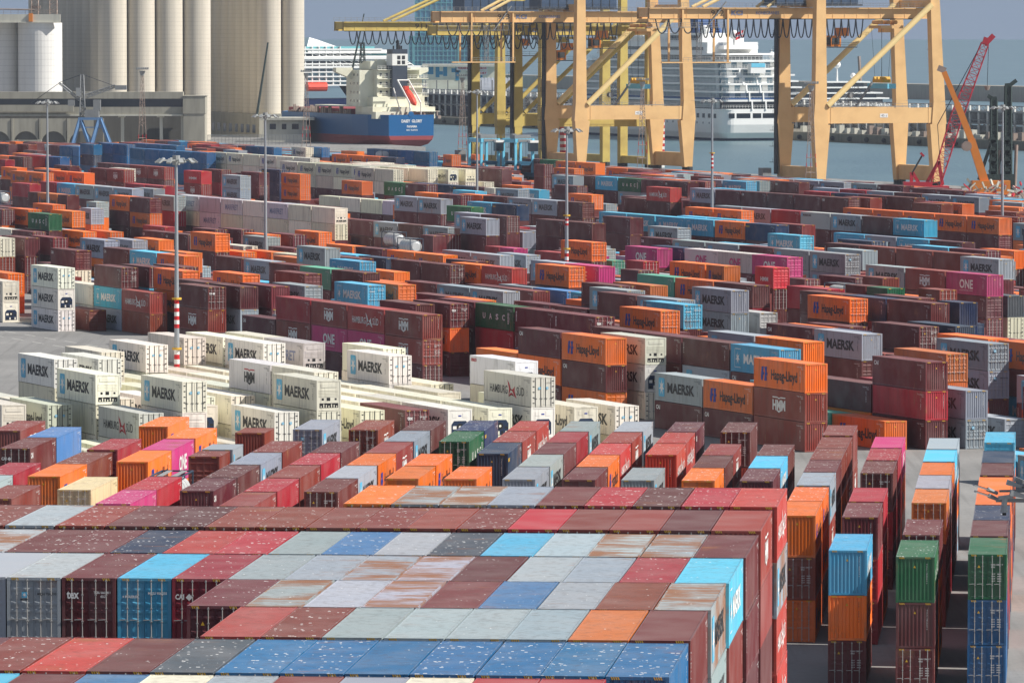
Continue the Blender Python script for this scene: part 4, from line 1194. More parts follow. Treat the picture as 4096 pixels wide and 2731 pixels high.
mb = MB(); lattice(mb, (cx_(345), 0, cz_(386)), (cx_(462), 0, cz_(345)), 1.2, .9, 10, .12); mb.box(cx_(462), cx_(508), -1.2, 1.2, cz_(360), cz_(342)); mb.build('jib', M['steel'], pc)
mb = MB(); lattice(mb, (cx_(320), 0, cz_(400)), (cx_(238), 0, cz_(332)), .9, .6, 8, .1); mb.build('counter_jib', M['steel'], pc)
mb = MB()
for a, b in (((330, 298), (240, 330)), ((330, 298), (470, 348)), ((240, 332), (125, 414))): mb.tube((cx_(a[0]), 0, cz_(a[1])), (cx_(b[0]), 0, cz_(b[1])), .09, 4)
mb.build('stay_rope', M['cable'], pc)

# small pale building
Yb = 2060; pb = empty('dock_office', (px_at(1062, Yb), Yb, 0)); tag(pb, 'small pale concrete dock building with three dark windows beside the blue hull', 'building')
def bx_(x): return px_at(x, Yb) - px_at(1062, Yb)
def bz_(y): return at(0, y, Yb).z
mb = MB(); mb.box(bx_(1056), bx_(1226), 0, 14, 0, bz_(482)); mb.build('wall', M['conc_light'], pb)
mb = MB(); mb.box(bx_(1040), bx_(1258), -1.6, 15, bz_(481), bz_(471)); mb.build('roof_slab', M['conc_light'], pb)
for x0, x1 in ((1079, 1104), (1128, 1146), (1168, 1195)):
    w = MB(); w.box(bx_(x0), bx_(x1), -.06, .3, bz_(518), bz_(496)); w.build('window', M['glass_dark'], pb)
mb = MB(); mb.box(bx_(1224), bx_(1236), -.4, 3, 0, bz_(500)); mb.build('duct', M['conc_light'], pb)

# ---------------------------------------------------------------- bulk carrier at the berth
def hull_loft(mb, secs, m_top, m_bot, zsplit):
    """secs: list of (s, half widths at z levels); zlev common"""
    zl = secs[0][1]; n = len(zl)
    for side in (-1, 1):
        for a, b in zip(secs[:-1], secs[1:]):
            for i in range(n - 1):
                q = [(side * a[2][i], a[0] + a[3][i], zl[i]), (side * b[2][i], b[0] + b[3][i], zl[i]), (side * b[2][i + 1], b[0] + b[3][i + 1], zl[i + 1]), (side * a[2][i + 1], a[0] + a[3][i + 1], zl[i + 1])]
                if side > 0: q = q[::-1]
                m = m_bot if zl[i + 1] <= zsplit + .01 else m_top
                mb.quad(*q[::-1], m)
def ship_frame(name, P, label, cat='ship'):
    r = empty(name, P, PHI); return tag(r, label, cat)
Psh = ground_px(1556, 603, -2.0); Psh.z = -2.0
bc = ship_frame('cargo_ship', Psh + Vector((math.cos(PHI) * 8.2, math.sin(PHI) * 8.2, 0)), 'blue and dark red bulk carrier moored by its stern, cream superstructure, black and white funnel')
zl = [0, 1.0, 2.1, 3.6, 5.0, 8.6, 12.2]
secs = []
for s, k in ((0, 0), (2.5, 1), (10, 2), (22, 3), (40, 4), (94, 5), (112, 6)):
    wtab = [[.6, 2.6, 6.2, 7.7, 8.2, 8.25, 8.3], [1.4, 4.2, 7.6, 8.6, 9.0, 9.2, 9.3], [4.5, 8.0, 10.6, 11.6, 12, 12.1, 12.2], [9, 12, 13, 13.2, 13.4, 13.5, 13.5], [13.2, 13.5, 13.5, 13.5, 13.5, 13.5, 13.5], [12, 13, 13.5, 13.5, 13.5, 13.5, 13.5], [.2, .3, .4, .6, .8, 1.4, 2.2]][k]
    off = [[6, 3.2, 1.0, 0, 0, 0, 0], [5, 3, 1, 0, 0, 0, 0], [3, 2, 1, 0, 0, 0, 0], [0] * 7, [0] * 7, [0] * 7, [-6, -5, -4, -3, -2, 0, 2]][k]
    secs.append((s, zl, wtab, off))
mb = MB(); hull_loft(mb, secs, 0, 1, 5.0)
for i in range(len(zl) - 1):
    a = secs[0]; mb.quad((-a[2][i], a[3][i], zl[i]), (a[2][i], a[3][i], zl[i]), (a[2][i + 1], a[3][i + 1], zl[i + 1]), (-a[2][i + 1], a[3][i + 1], zl[i + 1]), 1 if zl[i + 1] <= 5.01 else 0)
mb.build('hull', [M['ship_blue'], M['ship_red']], bc)
mb = MB()
for (s0, _, w0, _), (s1, _, w1, _) in zip(secs[:-1], secs[1:]): mb.quad((-w0[6], s0, 10.8), (w0[6], s0, 10.8), (w1[6], s1, 10.8), (-w1[6], s1, 10.8))
mb.build('deck', M['ship_red'], bc)
l = Logo(); l.text('DAISY  GLORY', -3.6, 4.0, 9.5, 10.6, 'letter_white', .04); l.text('PANAMA', -1.6, 2.1, 7.8, 8.6, 'letter_white', .03); l.text('IMO 9647093', -1.8, 2.3, 6.7, 7.2, 'letter_white', .02)
l.mb.build('ship_name', [M[q] for q in l.mats], bc, (0, -.03, 0))
mb = MB()   # raised bulwark ring at the stern
mb.tube((-.1, -.1, 12.4), (-.1, .3, 12.4), 1.0, 12); mb.build('fairlead', M['ship_blue'], bc)
D = 10.8
mb = MB(); mb.box(-11.5, 11.5, 7, 24, D, D + 4.0); mb.box(-9.5, 9.5, 12, 24, D + 4.01, D + 7.4); mb.box(-11.5, -2, 4, 7, D, D + 2.4); mb.box(3, 12, 3.5, 7, D + 2.4, D + 2.6); mb.build('poop_house', M['ship_cream'], bc)
mb = MB(); mb.box(-12.6, 9.5, 17, 30, D + 4.01, D + 16.6); mb.build('accommodation', M['ship_cream'], bc)
for i, z in enumerate((4.1, 7.4, 10.5, 13.5, 16.6)):
    mb = MB(); mb.box(-7.5, 11.2, 12.5, 30.3, D + z, D + z + .3); mb.build('deck_slab', M['ship_cream'], bc)
    h = MB(); handrail(h, [(-7.5, 12.6, D + z + .3), (11.1, 12.6, D + z + .3), (11.1, 20, D + z + .3)], 1.1, 1.3, .05); h.build('railing', M['white'], bc)
mb = MB(); mb.box(-7.4, -2.6, 13.6, 17.2, D + 7.7, D + 16.5); mb.box(4.5, 9.5, 14, 17.2, D + 4.5, D + 13.4); mb.build('aft_block', M['ship_cream'], bc)
mb = MB(); mb.box(-8.2, 1.5, 18, 29, D + 16.9, D + 19.6); mb.box(-6, -3, 17.2, 20, D + 16.9, D + 20.2); mb.build('wheelhouse', M['ship_cream'], bc)
for s in (-1, 1):
    mb = MB(); xa, xb = (9.0, 15.6) if s > 0 else (-12.5, -18.6)
    a = [(xa, 24, D + 13.4), (xb, 24, D + 16.0), (xb, 24, D + 17.4), (xa, 24, D + 17.4)]
    b = [(p[0], 27, p[2]) for p in a]; mb.add(a + b, [(0, 1, 2, 3), (7, 6, 5, 4), (0, 4, 5, 1), (1, 5, 6, 2), (2, 6, 7, 3), (3, 7, 4, 0)]); mb.build('bridge_wing', M['ship_cream'], bc)
mb = MB(); mb.box(-2.5, 3.0, 11.5, 17.0, D + 7.4, D + 18.2); mb.box(-2.5, 3.0, 11.5, 17.0, D + 22.2, D + 23.8); mb.build('funnel', M['funnel'], bc)
mb = MB(); mb.box(-2.6, 3.1, 11.4, 17.1, D + 18.21, D + 22.19); mb.build('funnel_band', M['white'], bc)
l = Logo()
for i in range(2):
    for j in range(2): l.poly([(-.8 + i * 1.7, D + 18.6 + j * 1.7), (.4 + i * 1.7, D + 18.6 + j * 1.7), (.4 + i * 1.7, D + 19.9 + j * 1.7), (-.8 + i * 1.7, D + 19.9 + j * 1.7)], 'letter_dark')
l.mb.build('louvre', [M[q] for q in l.mats], bc, (0, 11.37, 0))
mb = MB()
for x, r_, h in ((.3, .5, 2.2), (-1.2, .3, 1.2), (1.7, .3, 1.2), (1.0, .35, 1.4)): mb.tube((x, 14, D + 23.8), (x, 14, D + 23.8 + h), r_, 8)
mb.sphere((.3, 14, D + 26.3), .7, 10, 6); mb.build('exhaust_pipe', M['black'], bc)
mb = MB()
for r_ in range(4):
    for c in range(3): mb.box(-12.66, -12.55, 18.5 + c * 3.4, 19.4 + c * 3.4, D + 5.6 + r_ * 3.0, D + 6.4 + r_ * 3.0)
    for c in range(2): mb.box(-6.4 + c * 2.2, -5.7 + c * 2.2, 13.5, 13.62, D + 8.6 + (r_ % 3) * 3.0, D + 9.5 + (r_ % 3) * 3.0)
mb.build('porthole', M['glass_dark'], bc)
mb = MB(); lattice(mb, (-8.5, 25, D + 19), (-8.5, 25, D + 26), 1.6, 1.0, 6, .12); mb.tube((-11, 30, D + 14), (-6, 30, D + 36), .4, 6, 0, .2); mb.tube((-35, 60, D), (-30, 62, D + 26), .5, 6, 0, .3); mb.build('mast', M['rig'], bc)
# free-fall lifeboat on its frame
mb = MB()
for x in (-1.7, 2.4):
    mb.tube((x + 1.6, 1.2, D), (x + 1.6, 1.2, D + 5.4), .2, 6); mb.tube((x + 1.6, 1.2, D + 5.4), (x - .6, 7.2, D + 13.2), .26, 6); mb.tube((x + .2, 4.5, D), (x - 1.6, 8.5, D + 10.5), .2, 6)
mb.tube((-2.4, 7.2, D + 13.2), (1.9, 7.2, D + 13.2), .26, 6); mb.build('lifeboat_davit', M['white'], bc)
mb = MB()
prof = [(0, .12), (.1, .62), (.3, 1.0), (.55, 1.12), (.8, 1.0), (.95, .75), (1.0, .4)]
p0 = Vector((2.0, .9, D + 4.6)); p1 = Vector((.2, 6.8, D + 10.2))
for a, b in zip(prof[:-1], prof[1:]): mb.tube(p0.lerp(p1, a[0]), p0.lerp(p1, b[0]), a[1] * 1.3, 12, 0, b[1] * 1.3)
mb.box(-.6, .9, 4.4, 6.6, D + 9.8, D + 11.2); mb.build('lifeboat', M['orange_boat'], bc)
mb = MB()
for i in range(28):
    rr = random.Random(i); x = rr.uniform(-11, 11); y = rr.uniform(1, 6); mb.box(x, x + rr.uniform(.4, 1.4), y, y + .8, D, D + rr.uniform(.8, 2.6))
for i in range(34):
    rr = random.Random(i + 90); y = 26 + i * 1.9; mb.box(-12.9, -12.9 + rr.uniform(.3, 1.5), y, y + rr.uniform(.3, 1.2), D, D + rr.uniform(.8, 4.2))
mb.build('deck_gear', M['rust'], bc)['kind'] = 'stuff'
mb = MB(); mb.box(-11.5, 11.5, 34, 92, D, D + 3.0); mb.build('hatch_covers', M['ship_red'], bc)
mb = MB(); mb.box(-14, -8, 24, 58, D + 4.0, D + 4.3); mb.build('awning_deck', M['ship_cream'], bc)
for k, (dx, dz) in enumerate(((-8.3, 11.6), (-8.0, 11.0), (-7.6, 8.6), (-1.5, 12.2))):
    B = ground_px(1372, 560, 0.6); w0 = Psh + Vector((math.cos(PHI) * 8.2, math.sin(PHI) * 8.2, 0)); c, s = math.cos(PHI), math.sin(PHI)
    A_ = w0 + Vector((dx * c, dx * s, dz)); pts = [A_.lerp(B, i / 10) - Vector((0, 0, 2.2 * math.sin(math.pi * i / 10))) for i in range(11)]
    mb = MB(); mb.path(pts, .12, 4)
    o = mb.build('mooring_rope', M['conc_light']); tag(o, 'mooring rope at the stern of the blue ship, ' + ['uppermost', 'second from the top', 'third from the top', 'from the middle of the stern'][k], 'mooring rope', 'mooring ropes of the blue ship')
B = ground_px(1372, 566, 0)
bo = empty('mooring_winch', B, 0); tag(bo, 'small pale mooring winch hut on the quay where the ropes end', 'mooring winch')
mb = MB(); mb.tube((-1.2, 0, 0), (-1.2, 0, 1.2), .9, 8, 0, .5); mb.tube((1.4, 0, 0), (1.4, 0, 2.6), 1.1, 8, 0, .5); mb.box(-3.8, -.6, -.8, .8, 1.0, 3.2); mb.build('winch', M['lamp'], bo)
mb = MB(); mb.tube((2.4, .2, .8), (4.4, 1.2, .4), .35, 6); mb.box(-7, -5.6, -.5, .5, 0, 1.2); mb.build('pipework', M['hazard'], bo)

# ---------------------------------------------------------------- white cruise ship
Pc = vu(886, 1985, -2.0)
cs = empty('cruise_ship', Pc, PHI); tag(cs, 'large white cruise ship moored stern towards the cranes, with a Norwegian flag', 'cruise ship')
Bm = 27.0; LL = 178.0       # local x from port side (0) to starboard (Bm), y forward
def ring(y0, y1, inset, rnd):
    """deck outline with rounded stern"""
    pts = []
    for k in range(7):
        t = math.pi + math.pi / 2 * k / 6; pts.append((inset + rnd + rnd * math.cos(t), y0 + rnd + rnd * math.sin(t)))
    for k in range(7):
        t = -math.pi / 2 + math.pi / 2 * k / 6; pts.append((Bm - inset - rnd + rnd * math.cos(t), y0 + rnd + rnd * math.sin(t)))
    pts += [(Bm - inset, y1 - 18), (Bm - inset - 5, y1 - 6), (Bm / 2 + 1, y1), (Bm / 2 - 1, y1), (inset + 5, y1 - 6), (inset, y1 - 18)]
    return pts
def ringloft(mb, a, za, b, zb, m=0):
    n = len(a); mb.add([(p[0], p[1], za) for p in a] + [(p[0], p[1], zb) for p in b], [(i, (i + 1) % n, n + (i + 1) % n, n + i) for i in range(n)], m)
mb = MB()
def shrink(P_, k, dy): return [(Bm / 2 + (p[0] - Bm / 2) * k, p[1] + dy if p[1] < 60 else p[1] - dy * 2.2) for p in P_]
base = ring(0, LL, 0, 4.5)
ringloft(mb, shrink(base, .90, 2.6), .9, shrink(base, .98, .8), 3.0); ringloft(mb, shrink(base, .98, .8), 3.0, base, 6.0); ringloft(mb, base, 6.0, base, 11.4)
mb.add([(p[0], p[1], 11.4) for p in base], [tuple(range(len(base)))]); mb.build('hull', M['ship_white'], cs)
mb = MB(); ringloft(mb, shrink(base, .88, 3.0), -.5, shrink(base, .902, 2.5), .91); mb.build('boot_top', M['boot'], cs)
mb = MB()
for x0, x1 in ((2.6, 4.8), (5.6, 11.2), (12.2, 15.6), (16.2, 21.8), (22.6, 25.2)): mb.box(x0, x1, -.06, .4, 8.4, 10.2)
for k in range(8): mb.box(-.08, .3, 6 + k * 5.2, 8.2 + k * 5.2, 8.4, 10.0)
for k in range(24): mb.box(-.06, .2, 12 + k * 5.6, 12.7 + k * 5.6, 6.2, 6.9)
mb.build('mooring_port', M['glass_dark'], cs)
decks = [(11.4, 0, 0), (14.5, .4, 0), (17.7, .8, .3), (20.6, 1.6, .5), (23.4, 3.0, .8), (26.2, 3.8, 1.0)]
for i, (z, y0, ins) in enumerate(decks):
    P_ = ring(y0, LL - 16 - i * 2.2, ins, 3.2)
    mb = MB(); mb.prism(P_, z, z + .75 if i else z + .4); mb.build('deck_edge', M['ship_white'], cs)
    h = MB(); hr = [(p[0], p[1], z + .7) for p in P_[2:13]]; handrail(h, hr, 1.1, 1.2, .05); handrail(h, [(ins, 8, z + .7), (ins, LL - 36, z + .7)], 1.1, 3.5, .06); h.build('railing', M['ship_white'], cs)
    zt = decks[i + 1][0] if i + 1 < len(decks) else z + 2.9
    I = ring(y0 + 2.6, LL - 18 - i * 2.2, ins + 1.5, 2.2)
    mb = MB(); mb.prism(I, z + .3, zt); mb.build('cabin_wall', M['balcony'] if i else M['glass_dark'], cs)
    w = MB()
    for k in range(46):
        y = y0 + 6 + k * 3.05
        if y < LL - 40: w.box(ins + .12, ins + 1.5, y, y + .16, z + .7, zt)
    for x in (4, 8.5, 17.5, 22): w.box(x, x + 2.2, y0 + 2.45, y0 + 2.62, z + .7, zt - .1) if i else None
    for x in (10.8, 16.4): w.beam((x - .4 - i * .9 + 1.5, y0 - .25, z), (x + .5 - (i + 1) * .9 + 1.5, (decks[i + 1][1] if i + 1 < len(decks) else y0) - .25, zt + .3), .5, .35) if i < 5 else None
    w.build('cabin_partition', M['ship_white'], cs)
mb = MB(); mb.prism(ring(.35, LL - 17, -.06, 3.4), 15.3, 15.9); mb.build('blue_stripe', M['stripe_blue'], cs)
mb = MB(); mb.prism(ring(4, LL - 34, .5, 4), 29.1, 29.9); mb.prism(ring(9, LL - 36, 1.6, 4), 31.6, 32.3); mb.build('upper_deck', M['ship_white'], cs)
mb = MB(); mb.prism(ring(15, LL - 40, 3, 3), 29.9, 31.6); mb.build('deck_house_glass', M['glass_dark'], cs)
mb = MB(); mb.box(3.5, 24, 22, LL - 50, 32.3, 36.4); mb.box(5, 22, 30, LL - 70, 36.4, 39.8); mb.box(8, 22, 17, 30, 33.8, 35.2); mb.build('top_house', M['ship_white'], cs)
mb = MB(); mb.box(4.9, 4.98, 34, 60, 37.2, 38.9); mb.box(3.42, 3.5, 26, LL - 60, 33.4, 34.6)
for k in range(9): mb.box(4.8, 4.9, 34 + k * 3, 34.4 + k * 3, 37.2, 38.9)
mb.build('top_window', M['glass_dark'], cs)
h = MB(); handrail(h, [(.5, LL - 50, 29.9), (.5, 8, 29.9), (4, 4.4, 29.9), (23, 4.4, 29.9)], 1.2, 1.5, .06); handrail(h, [(8, 17.2, 35.2), (22, 17.2, 35.2)], 1.2, 1.0, .06); handrail(h, [(3.5, LL - 50, 36.4), (3.5, 22, 36.4)], 1.2, 2, .06); h.build('railing', M['ship_white'], cs)
mb = MB(); mb.add([(8, 40, 39.8), (18, 40, 39.8), (18, 56, 39.8), (8, 56, 39.8), (10, 46, 48), (16, 46, 48), (16, 56, 48), (10, 56, 48)], [(0, 3, 2, 1), (4, 5, 6, 7), (0, 1, 5, 4), (1, 2, 6, 5), (2, 3, 7, 6), (3, 0, 4, 7)])
for k in range(10): mb.box(8.9 + k * .11, 17.1 - k * .11, 39.9 + k * .62, 41 + k * .62, 40.5 + k * .72, 40.8 + k * .72)
mb.build('funnel', M['stripe_blue'], cs)
mb = MB()
for x, y, z in ((6.5, 31, 41.0), (13, 19, 39.2)): mb.sphere((x, y, z), 1.75, 14, 9); mb.tube((x, y, z - 4.5), (x, y, z - 1.4), .5, 8)
mb.build('radome', M['ship_white'], cs)
mb = MB(); lattice(mb, (4, 80, 39.8), (4, 130, 39.8), 3, 3, 16, .16); mb.build('top_truss', M['ship_white'], cs)
mb = MB(); mb.box(11.2, 17.2, -.3, 2.6, 25.0, 28.6); mb.build('pool_box', M['ship_white'], cs)
mb = MB(); mb.box(11.4, 17.0, -.4, 2.4, 27.2, 28.7); mb.build('pool_glass', M['sc_blue'], cs)
# flag
mb = MB(); mb.tube((14.6, 17.5, 35.2), (16.2, 16.6, 41.5), .09, 5); mb.build('flagstaff', M['ship_white'], cs)
fl = MB(); nx = 22; fx = [0, 6, 7, 8, 10, 11, 12, 22]
def fp(i, j): return (15.9 - i * .155, 16.7 + .3 * math.sin(i * .55), 41.0 - j * .165 - i * .06)
for i in range(22):
    for j in range(16):
        c = 0
        if 6 <= i <= 9 or 6 <= j <= 9: c = 1
        if 7 <= i <= 8 or 7 <= j <= 8: c = 2
        fl.quad(fp(i, j), fp(i + 1, j), fp(i + 1, j + 1), fp(i, j + 1), c)
fl.build('flag', [M['band_red'], M['band_white'], M['stripe_blue']], cs)

# ---------------------------------------------------------------- liner behind the bulk carrier
Yl = 2600
li = empty('ocean_liner', (px_at(1745, Yl), Yl, -2), math.radians(24)); tag(li, 'large cruise liner with navy hull and green glass decks behind the blue ship', 'cruise ship')
# local: bow at origin pointing +x, hull runs to -x
def lz(y): return at(0, y, Yl).z + 2
mb = MB()
out = [(0, 15), (-14, 6), (-34, 0), (-260, 0), (-260, 31), (-34, 31), (-14, 25)]
low = [(-9, 15), (-24, 8), (-40, 2), (-258, 2), (-258, 29), (-40, 29), (-24, 23)]
n = len(out); mb.add([(p[0], p[1], 0) for p in low] + [(p[0], p[1], lz(394)) for p in out], [(i, (i + 1) % n, n + (i + 1) % n, n + i)[::-1] for i in range(n)] + [tuple(range(n, 2 * n))[::-1]])
mb.add([(-1, 15, lz(394)), (-30, 1, lz(394)), (-30, 30, lz(394)), (2, 15, lz(342)), (-34, 0, lz(342)), (-34, 31, lz(342))], [(0, 3, 4, 1), (0, 2, 5, 3), (3, 5, 4)])
mb.build('hull', M['ship_navy'], li)
lv = [342, 326, 308, 290, 271, 258, 243, 230, 214, 200, 186]
for i, (ya, yb) in enumerate(zip(lv[:-1], lv[1:])):
    xb = -7 - i * 1.2 if i < 5 else -9 - (i - 4) * 3.4
    mb = MB(); mb.box(-250, xb, -.6 + (i % 2) * .2, 31, lz(ya), lz(ya) + .6); mb.build('deck_edge', M['ship_white'], li)
    mb = MB(); mb.box(-250, xb - 3, 1.2, 30, lz(ya) + .6, lz(yb)); mb.build('cabin_wall', M['green_glass'] if i > 4 else M['balcony'], li)
    mb = MB()
    for k in range(60): mb.box(-46 - k * 3.3, -45.6 - k * 3.3, -.2, 1.3, lz(ya) + .6, lz(yb))
    mb.build('cabin_partition', M['ship_white'], li)
for (ya, yb, xa) in ((262, 236, -10), (226, 212, -17)):
    mb = MB(); mb.add([(xa, 2, lz(ya)), (xa, 29, lz(ya)), (xa - 5, 2, lz(yb)), (xa - 5, 29, lz(yb)), (-64, 0, lz(ya)), (-64, 0, lz(yb))], [(0, 1, 3, 2), (0, 2, 5, 4)]); mb.build('bridge_window', M['glass_dark'], li)
    mb = MB()
    for k in range(14): mb.beam((xa + .1, 2 + k * 2, lz(ya)), (xa - 4.9, 2 + k * 2, lz(yb)), .25, .25)
    for k in range(12): mb.beam((xa - k * 3.4, 1.9 - k * .17, lz(ya)), (xa - 5 - k * 3.4, 1.8 - k * .17, lz(yb)), .25, .25)
    mb.box(xa - 60, xa + 2, -1, 31, lz(ya) - 1.2, lz(ya) - .1); mb.box(xa - 44, xa - 4.6, 0, 30, lz(yb), lz(yb) + 1.4); mb.build('bridge_frame', M['ship_white'], li)
mb = MB(); cx0 = -86
mb.tube((cx0, 15, lz(162)), (cx0, 15, lz(152)), 17.0, 24, 0, 14.5); mb.tube((cx0, 15, lz(152)), (cx0, 15, lz(86)), 14.5, 24, 0, .6); mb.build('lounge_roof', M['roof_pale'], li)
mb = MB(); mb.tube((cx0, 15, lz(186)), (cx0, 15, lz(163)), 9.5, 24, 0, 15.5); mb.build('lounge_glass', M['green_glass'], li)
mb = MB(); mb.add([(-60, 4, lz(190)), (-46, 4, lz(186)), (-60, 26, lz(190)), (-46, 26, lz(186)), (-58, 6, lz(150)), (-54, 6, lz(160)), (-58, 24, lz(150)), (-54, 24, lz(160))], [(0, 1, 5, 4), (1, 3, 7, 5), (3, 2, 6, 7), (2, 0, 4, 6), (4, 5, 7, 6)]); mb.build('fin', M['ship_white'], li)
for k in range(3):
    mb = MB(); x = -62 - k * 13; mb.tube((x, -1.2, lz(346)), (x + 9, -1.2, lz(346)), 2.0, 10); mb.build('lifeboat', M['orange_boat'], li)

# ---------------------------------------------------------------- terminal, towers and yachts beyond
def facade(mb, x0, x1, y, z0, z1, nx, nz, w=.25, d=.2, m=0):
    for i in range(nx + 1): x = x0 + (x1 - x0) * i / nx; mb.box(x - w / 2, x + w / 2, y - d, y, z0, z1, m)
    for j in range(nz + 1): z = z0 + (z1 - z0) * j / nz; mb.box(x0, x1, y - d * 1.1, y, z - w / 2, z + w / 2, m)
Yt = 3900
gt = empty('glass_tower', (px_at(1661, Yt), Yt, 0)); tag(gt, 'tall blue glass tower with a lower glass wing, hazy behind the cranes', 'tower')
def tx(x): return px_at(x, Yt) - px_at(1661, Yt)
def tz(y): return at(0, y, Yt).z
mb = MB(); mb.box(tx(1661), tx(1869), 0, 30, 0, 75); mb.build('tower_shaft', M['tower_glass'], gt)
mb = MB(); mb.box(tx(1640), tx(2010), -25, -1, 0, tz(146)); mb.build('low_wing', M['tower_glass'], gt)
mb = MB(); facade(mb, tx(1661), tx(1869), 0, tz(250), 74, 10, 12, .5, .3); facade(mb, tx(1640), tx(2010), -25, 0, tz(146), 22, 10, .5, .4)
mb.box(tx(1652), tx(1662), -25.6, -25, 0, tz(146)); mb.box(tx(1832), tx(1840), -25.6, -25, 0, tz(146)); mb.build('mullions', M['green_glass'], gt)
Yg = 2900
tb = empty('terminal_building', (px_at(1693, Yg), Yg, 0)); tag(tb, 'cream terminal building with teal stepped windows and red lettered banners', 'building')
def gx2(x): return px_at(x, Yg) - px_at(1693, Yg)
def gz2(y): return at(0, y, Yg).z
mb = MB(); mb.box(gx2(1693), gx2(1990), 0, 24, 0, gz2(268)); mb.build('wall', M['ship_cream'], tb)
mb = MB(); mb.box(gx2(1688), gx2(1995), -1.5, 25, gz2(268) + .02, gz2(258)); mb.build('roof', M['conc_light'], tb)
for x0, x1, y0, y1 in ((1711, 1734, 266, 298), (1743, 1758, 266, 310), (1758, 1772, 286, 300), (1773, 1789, 266, 305), (1806, 1842, 274, 290), (1822, 1836, 266, 322), (1900, 1930, 300, 312)):
    w = MB(); w.box(gx2(x0), gx2(x1), -.12, .3, gz2(y1), gz2(y0)); w.build('window', M['teal_wall'], tb)
l = Logo(); W2 = gx2(1950) - gx2(1826)
l.poly([(0, 0), (W2, 0), (W2, 2.1), (0, 2.1)], 'letter_white'); l.text('TERMINAL CRUCEROS', .5, W2 - .5, .5, 1.6, 'letter_red', .04, .02)
l.poly([(10, -2.4), (W2, -2.4), (W2, -.3), (10, -.3)], 'letter_white'); l.text('PORT', 11, W2 - .5, -2.0, -.8, 'letter_red', .04, .02)
l.mb.build('banner', [M[q] for q in l.mats], tb, (gx2(1826), -.3, gz2(282)))
Yr = 2650
hr_ = empty('terminal_hall', (px_at(1905, Yr), Yr, 0)); tag(hr_, 'long terminal hall with a curved ribbed metal roof behind the crane legs', 'terminal hall')
mb = MB(); z1 = at(0, 370, Yr).z; z2 = at(0, 312, Yr).z; xw = px_at(2080, Yr) - px_at(1905, Yr)
for k in range(26):
    xa = xw * k / 26; r_ = (z2 - z1) * (1.0 if k % 2 else .96)
    for i in range(8):
        t0, t1 = math.pi / 2 * i / 8, math.pi / 2 * (i + 1) / 8
        mb.quad((xa, 10 - 10 * math.cos(t0), z1 + r_ * math.sin(t0)), (xa + xw / 26, 10 - 10 * math.cos(t0), z1 + r_ * math.sin(t0)), (xa + xw / 26, 10 - 10 * math.cos(t1), z1 + r_ * math.sin(t1)), (xa, 10 - 10 * math.cos(t1), z1 + r_ * math.sin(t1)))
mb.build('roof', M['metal_roof'], hr_)
mb = MB(); mb.box(-30, xw + 2, .5, 14, 0, z1 - .1); mb.build('wall', M['steel_dark'], hr_)
mb = MB(); mb.box(-38, xw + 2, -6, .4, z1 - 1.2, z1 - .6)
for k in range(12): mb.box(-38 + k * 5, -37.5 + k * 5, -6, -5.5, 0, z1 + 5.5)
mb.build('canopy', M['steel'], hr_)

# galleries of the pier: open two-storey frames with white posts
def gallery(u0, u1, v, z0, h, label, step=7.0):
    r = empty('boarding_gallery', vu(v, u0, z0), math.pi / 2 + PHI); tag(r, label, 'boarding gallery', 'boarding galleries on the pier')
    Lg = u1 - u0
    mb = MB(); n = int(Lg / step)
    for k in range(n + 1):
        x = k * step; mb.box(x - .3, x + .3, -.3, .3, 0, h + 1.8); mb.box(x - .25, x + .25, -7.6, -7, 0, h)
    mb.build('post', M['white'], r)
    mb = MB(); mb.box(0, Lg, -8, .4, h * .5, h * .5 + .5); mb.box(0, Lg, -8.4, .5, h - .5, h); mb.build('floor_slab', M['steel'], r)
    mb = MB(); mb.box(0, Lg, -6.8, -6.6, h * .52, h - .5); mb.box(0, Lg, -5.9, -5.6, 0, h * .45); mb.build('glazing', M['glass_dark'], r)
    mb = MB(); lattice(mb, (0, -3.5, h + .9), (Lg, -3.5, h + .9), 1.7, 1.7, int(Lg / 3.5), .12)
    for k in range(0, n, 3): mb.beam((k * step, -.6, .3), ((k + 1.6) * step, -.6, h * .5), .35, .35)
    handrail(mb, [(0, .3, h * .5 + .5), (Lg, .3, h * .5 + .5)], 1.1, 3.5, .07)
    mb.build('truss', M['steel'], r)
    return r
gallery(1680, 1960, 930, 1.2, 9.5, 'white posted steel boarding gallery on the pier behind the red lattice crane')
gallery(2000, 2165, 952, 1.2, 9.0, 'steel boarding gallery largely hidden behind the white cruise ship')
gallery(2190, 2480, 930, 1.2, 9.5, 'dark steel boarding gallery on the pier right of the blue ship')
cont = MB()
for k in range(46):
    u = 1700 + k * 6.4; rr = random.Random(k)
    a = vu(922, u, 1.2)
    c, s = math.cos(PHI + math.pi / 2), math.sin(PHI + math.pi / 2)
    w, h = rr.uniform(1.5, 4.5), rr.uniform(1.2, 3.2)
    q = [a, a + Vector((c * w, s * w, 0)), a + Vector((c * w - s * 2, s * w + c * 2, 0)), a + Vector((-s * 2, c * 2, 0))]
    cont.prism([(p.x, p.y) for p in q], 1.2, 1.2 + h, rr.choice((0, 0, 1, 2)))
tag(cont.build('pier_equipment', [M['conc_light'], M['rust'], M['conc']]), 'low barriers, bollards and crates lined up along the pier edge', 'pier equipment', kind='stuff')
fn = MB()
for k in range(60): 
    a = vu(916.4, 1650 + k * 14.5, 0); fn.sphere((a.x, a.y, -.6), .9, 8, 6)
tag(fn.build('quay_fenders', M['black']), 'row of round black fenders along the pier wall', 'fenders', kind='stuff')

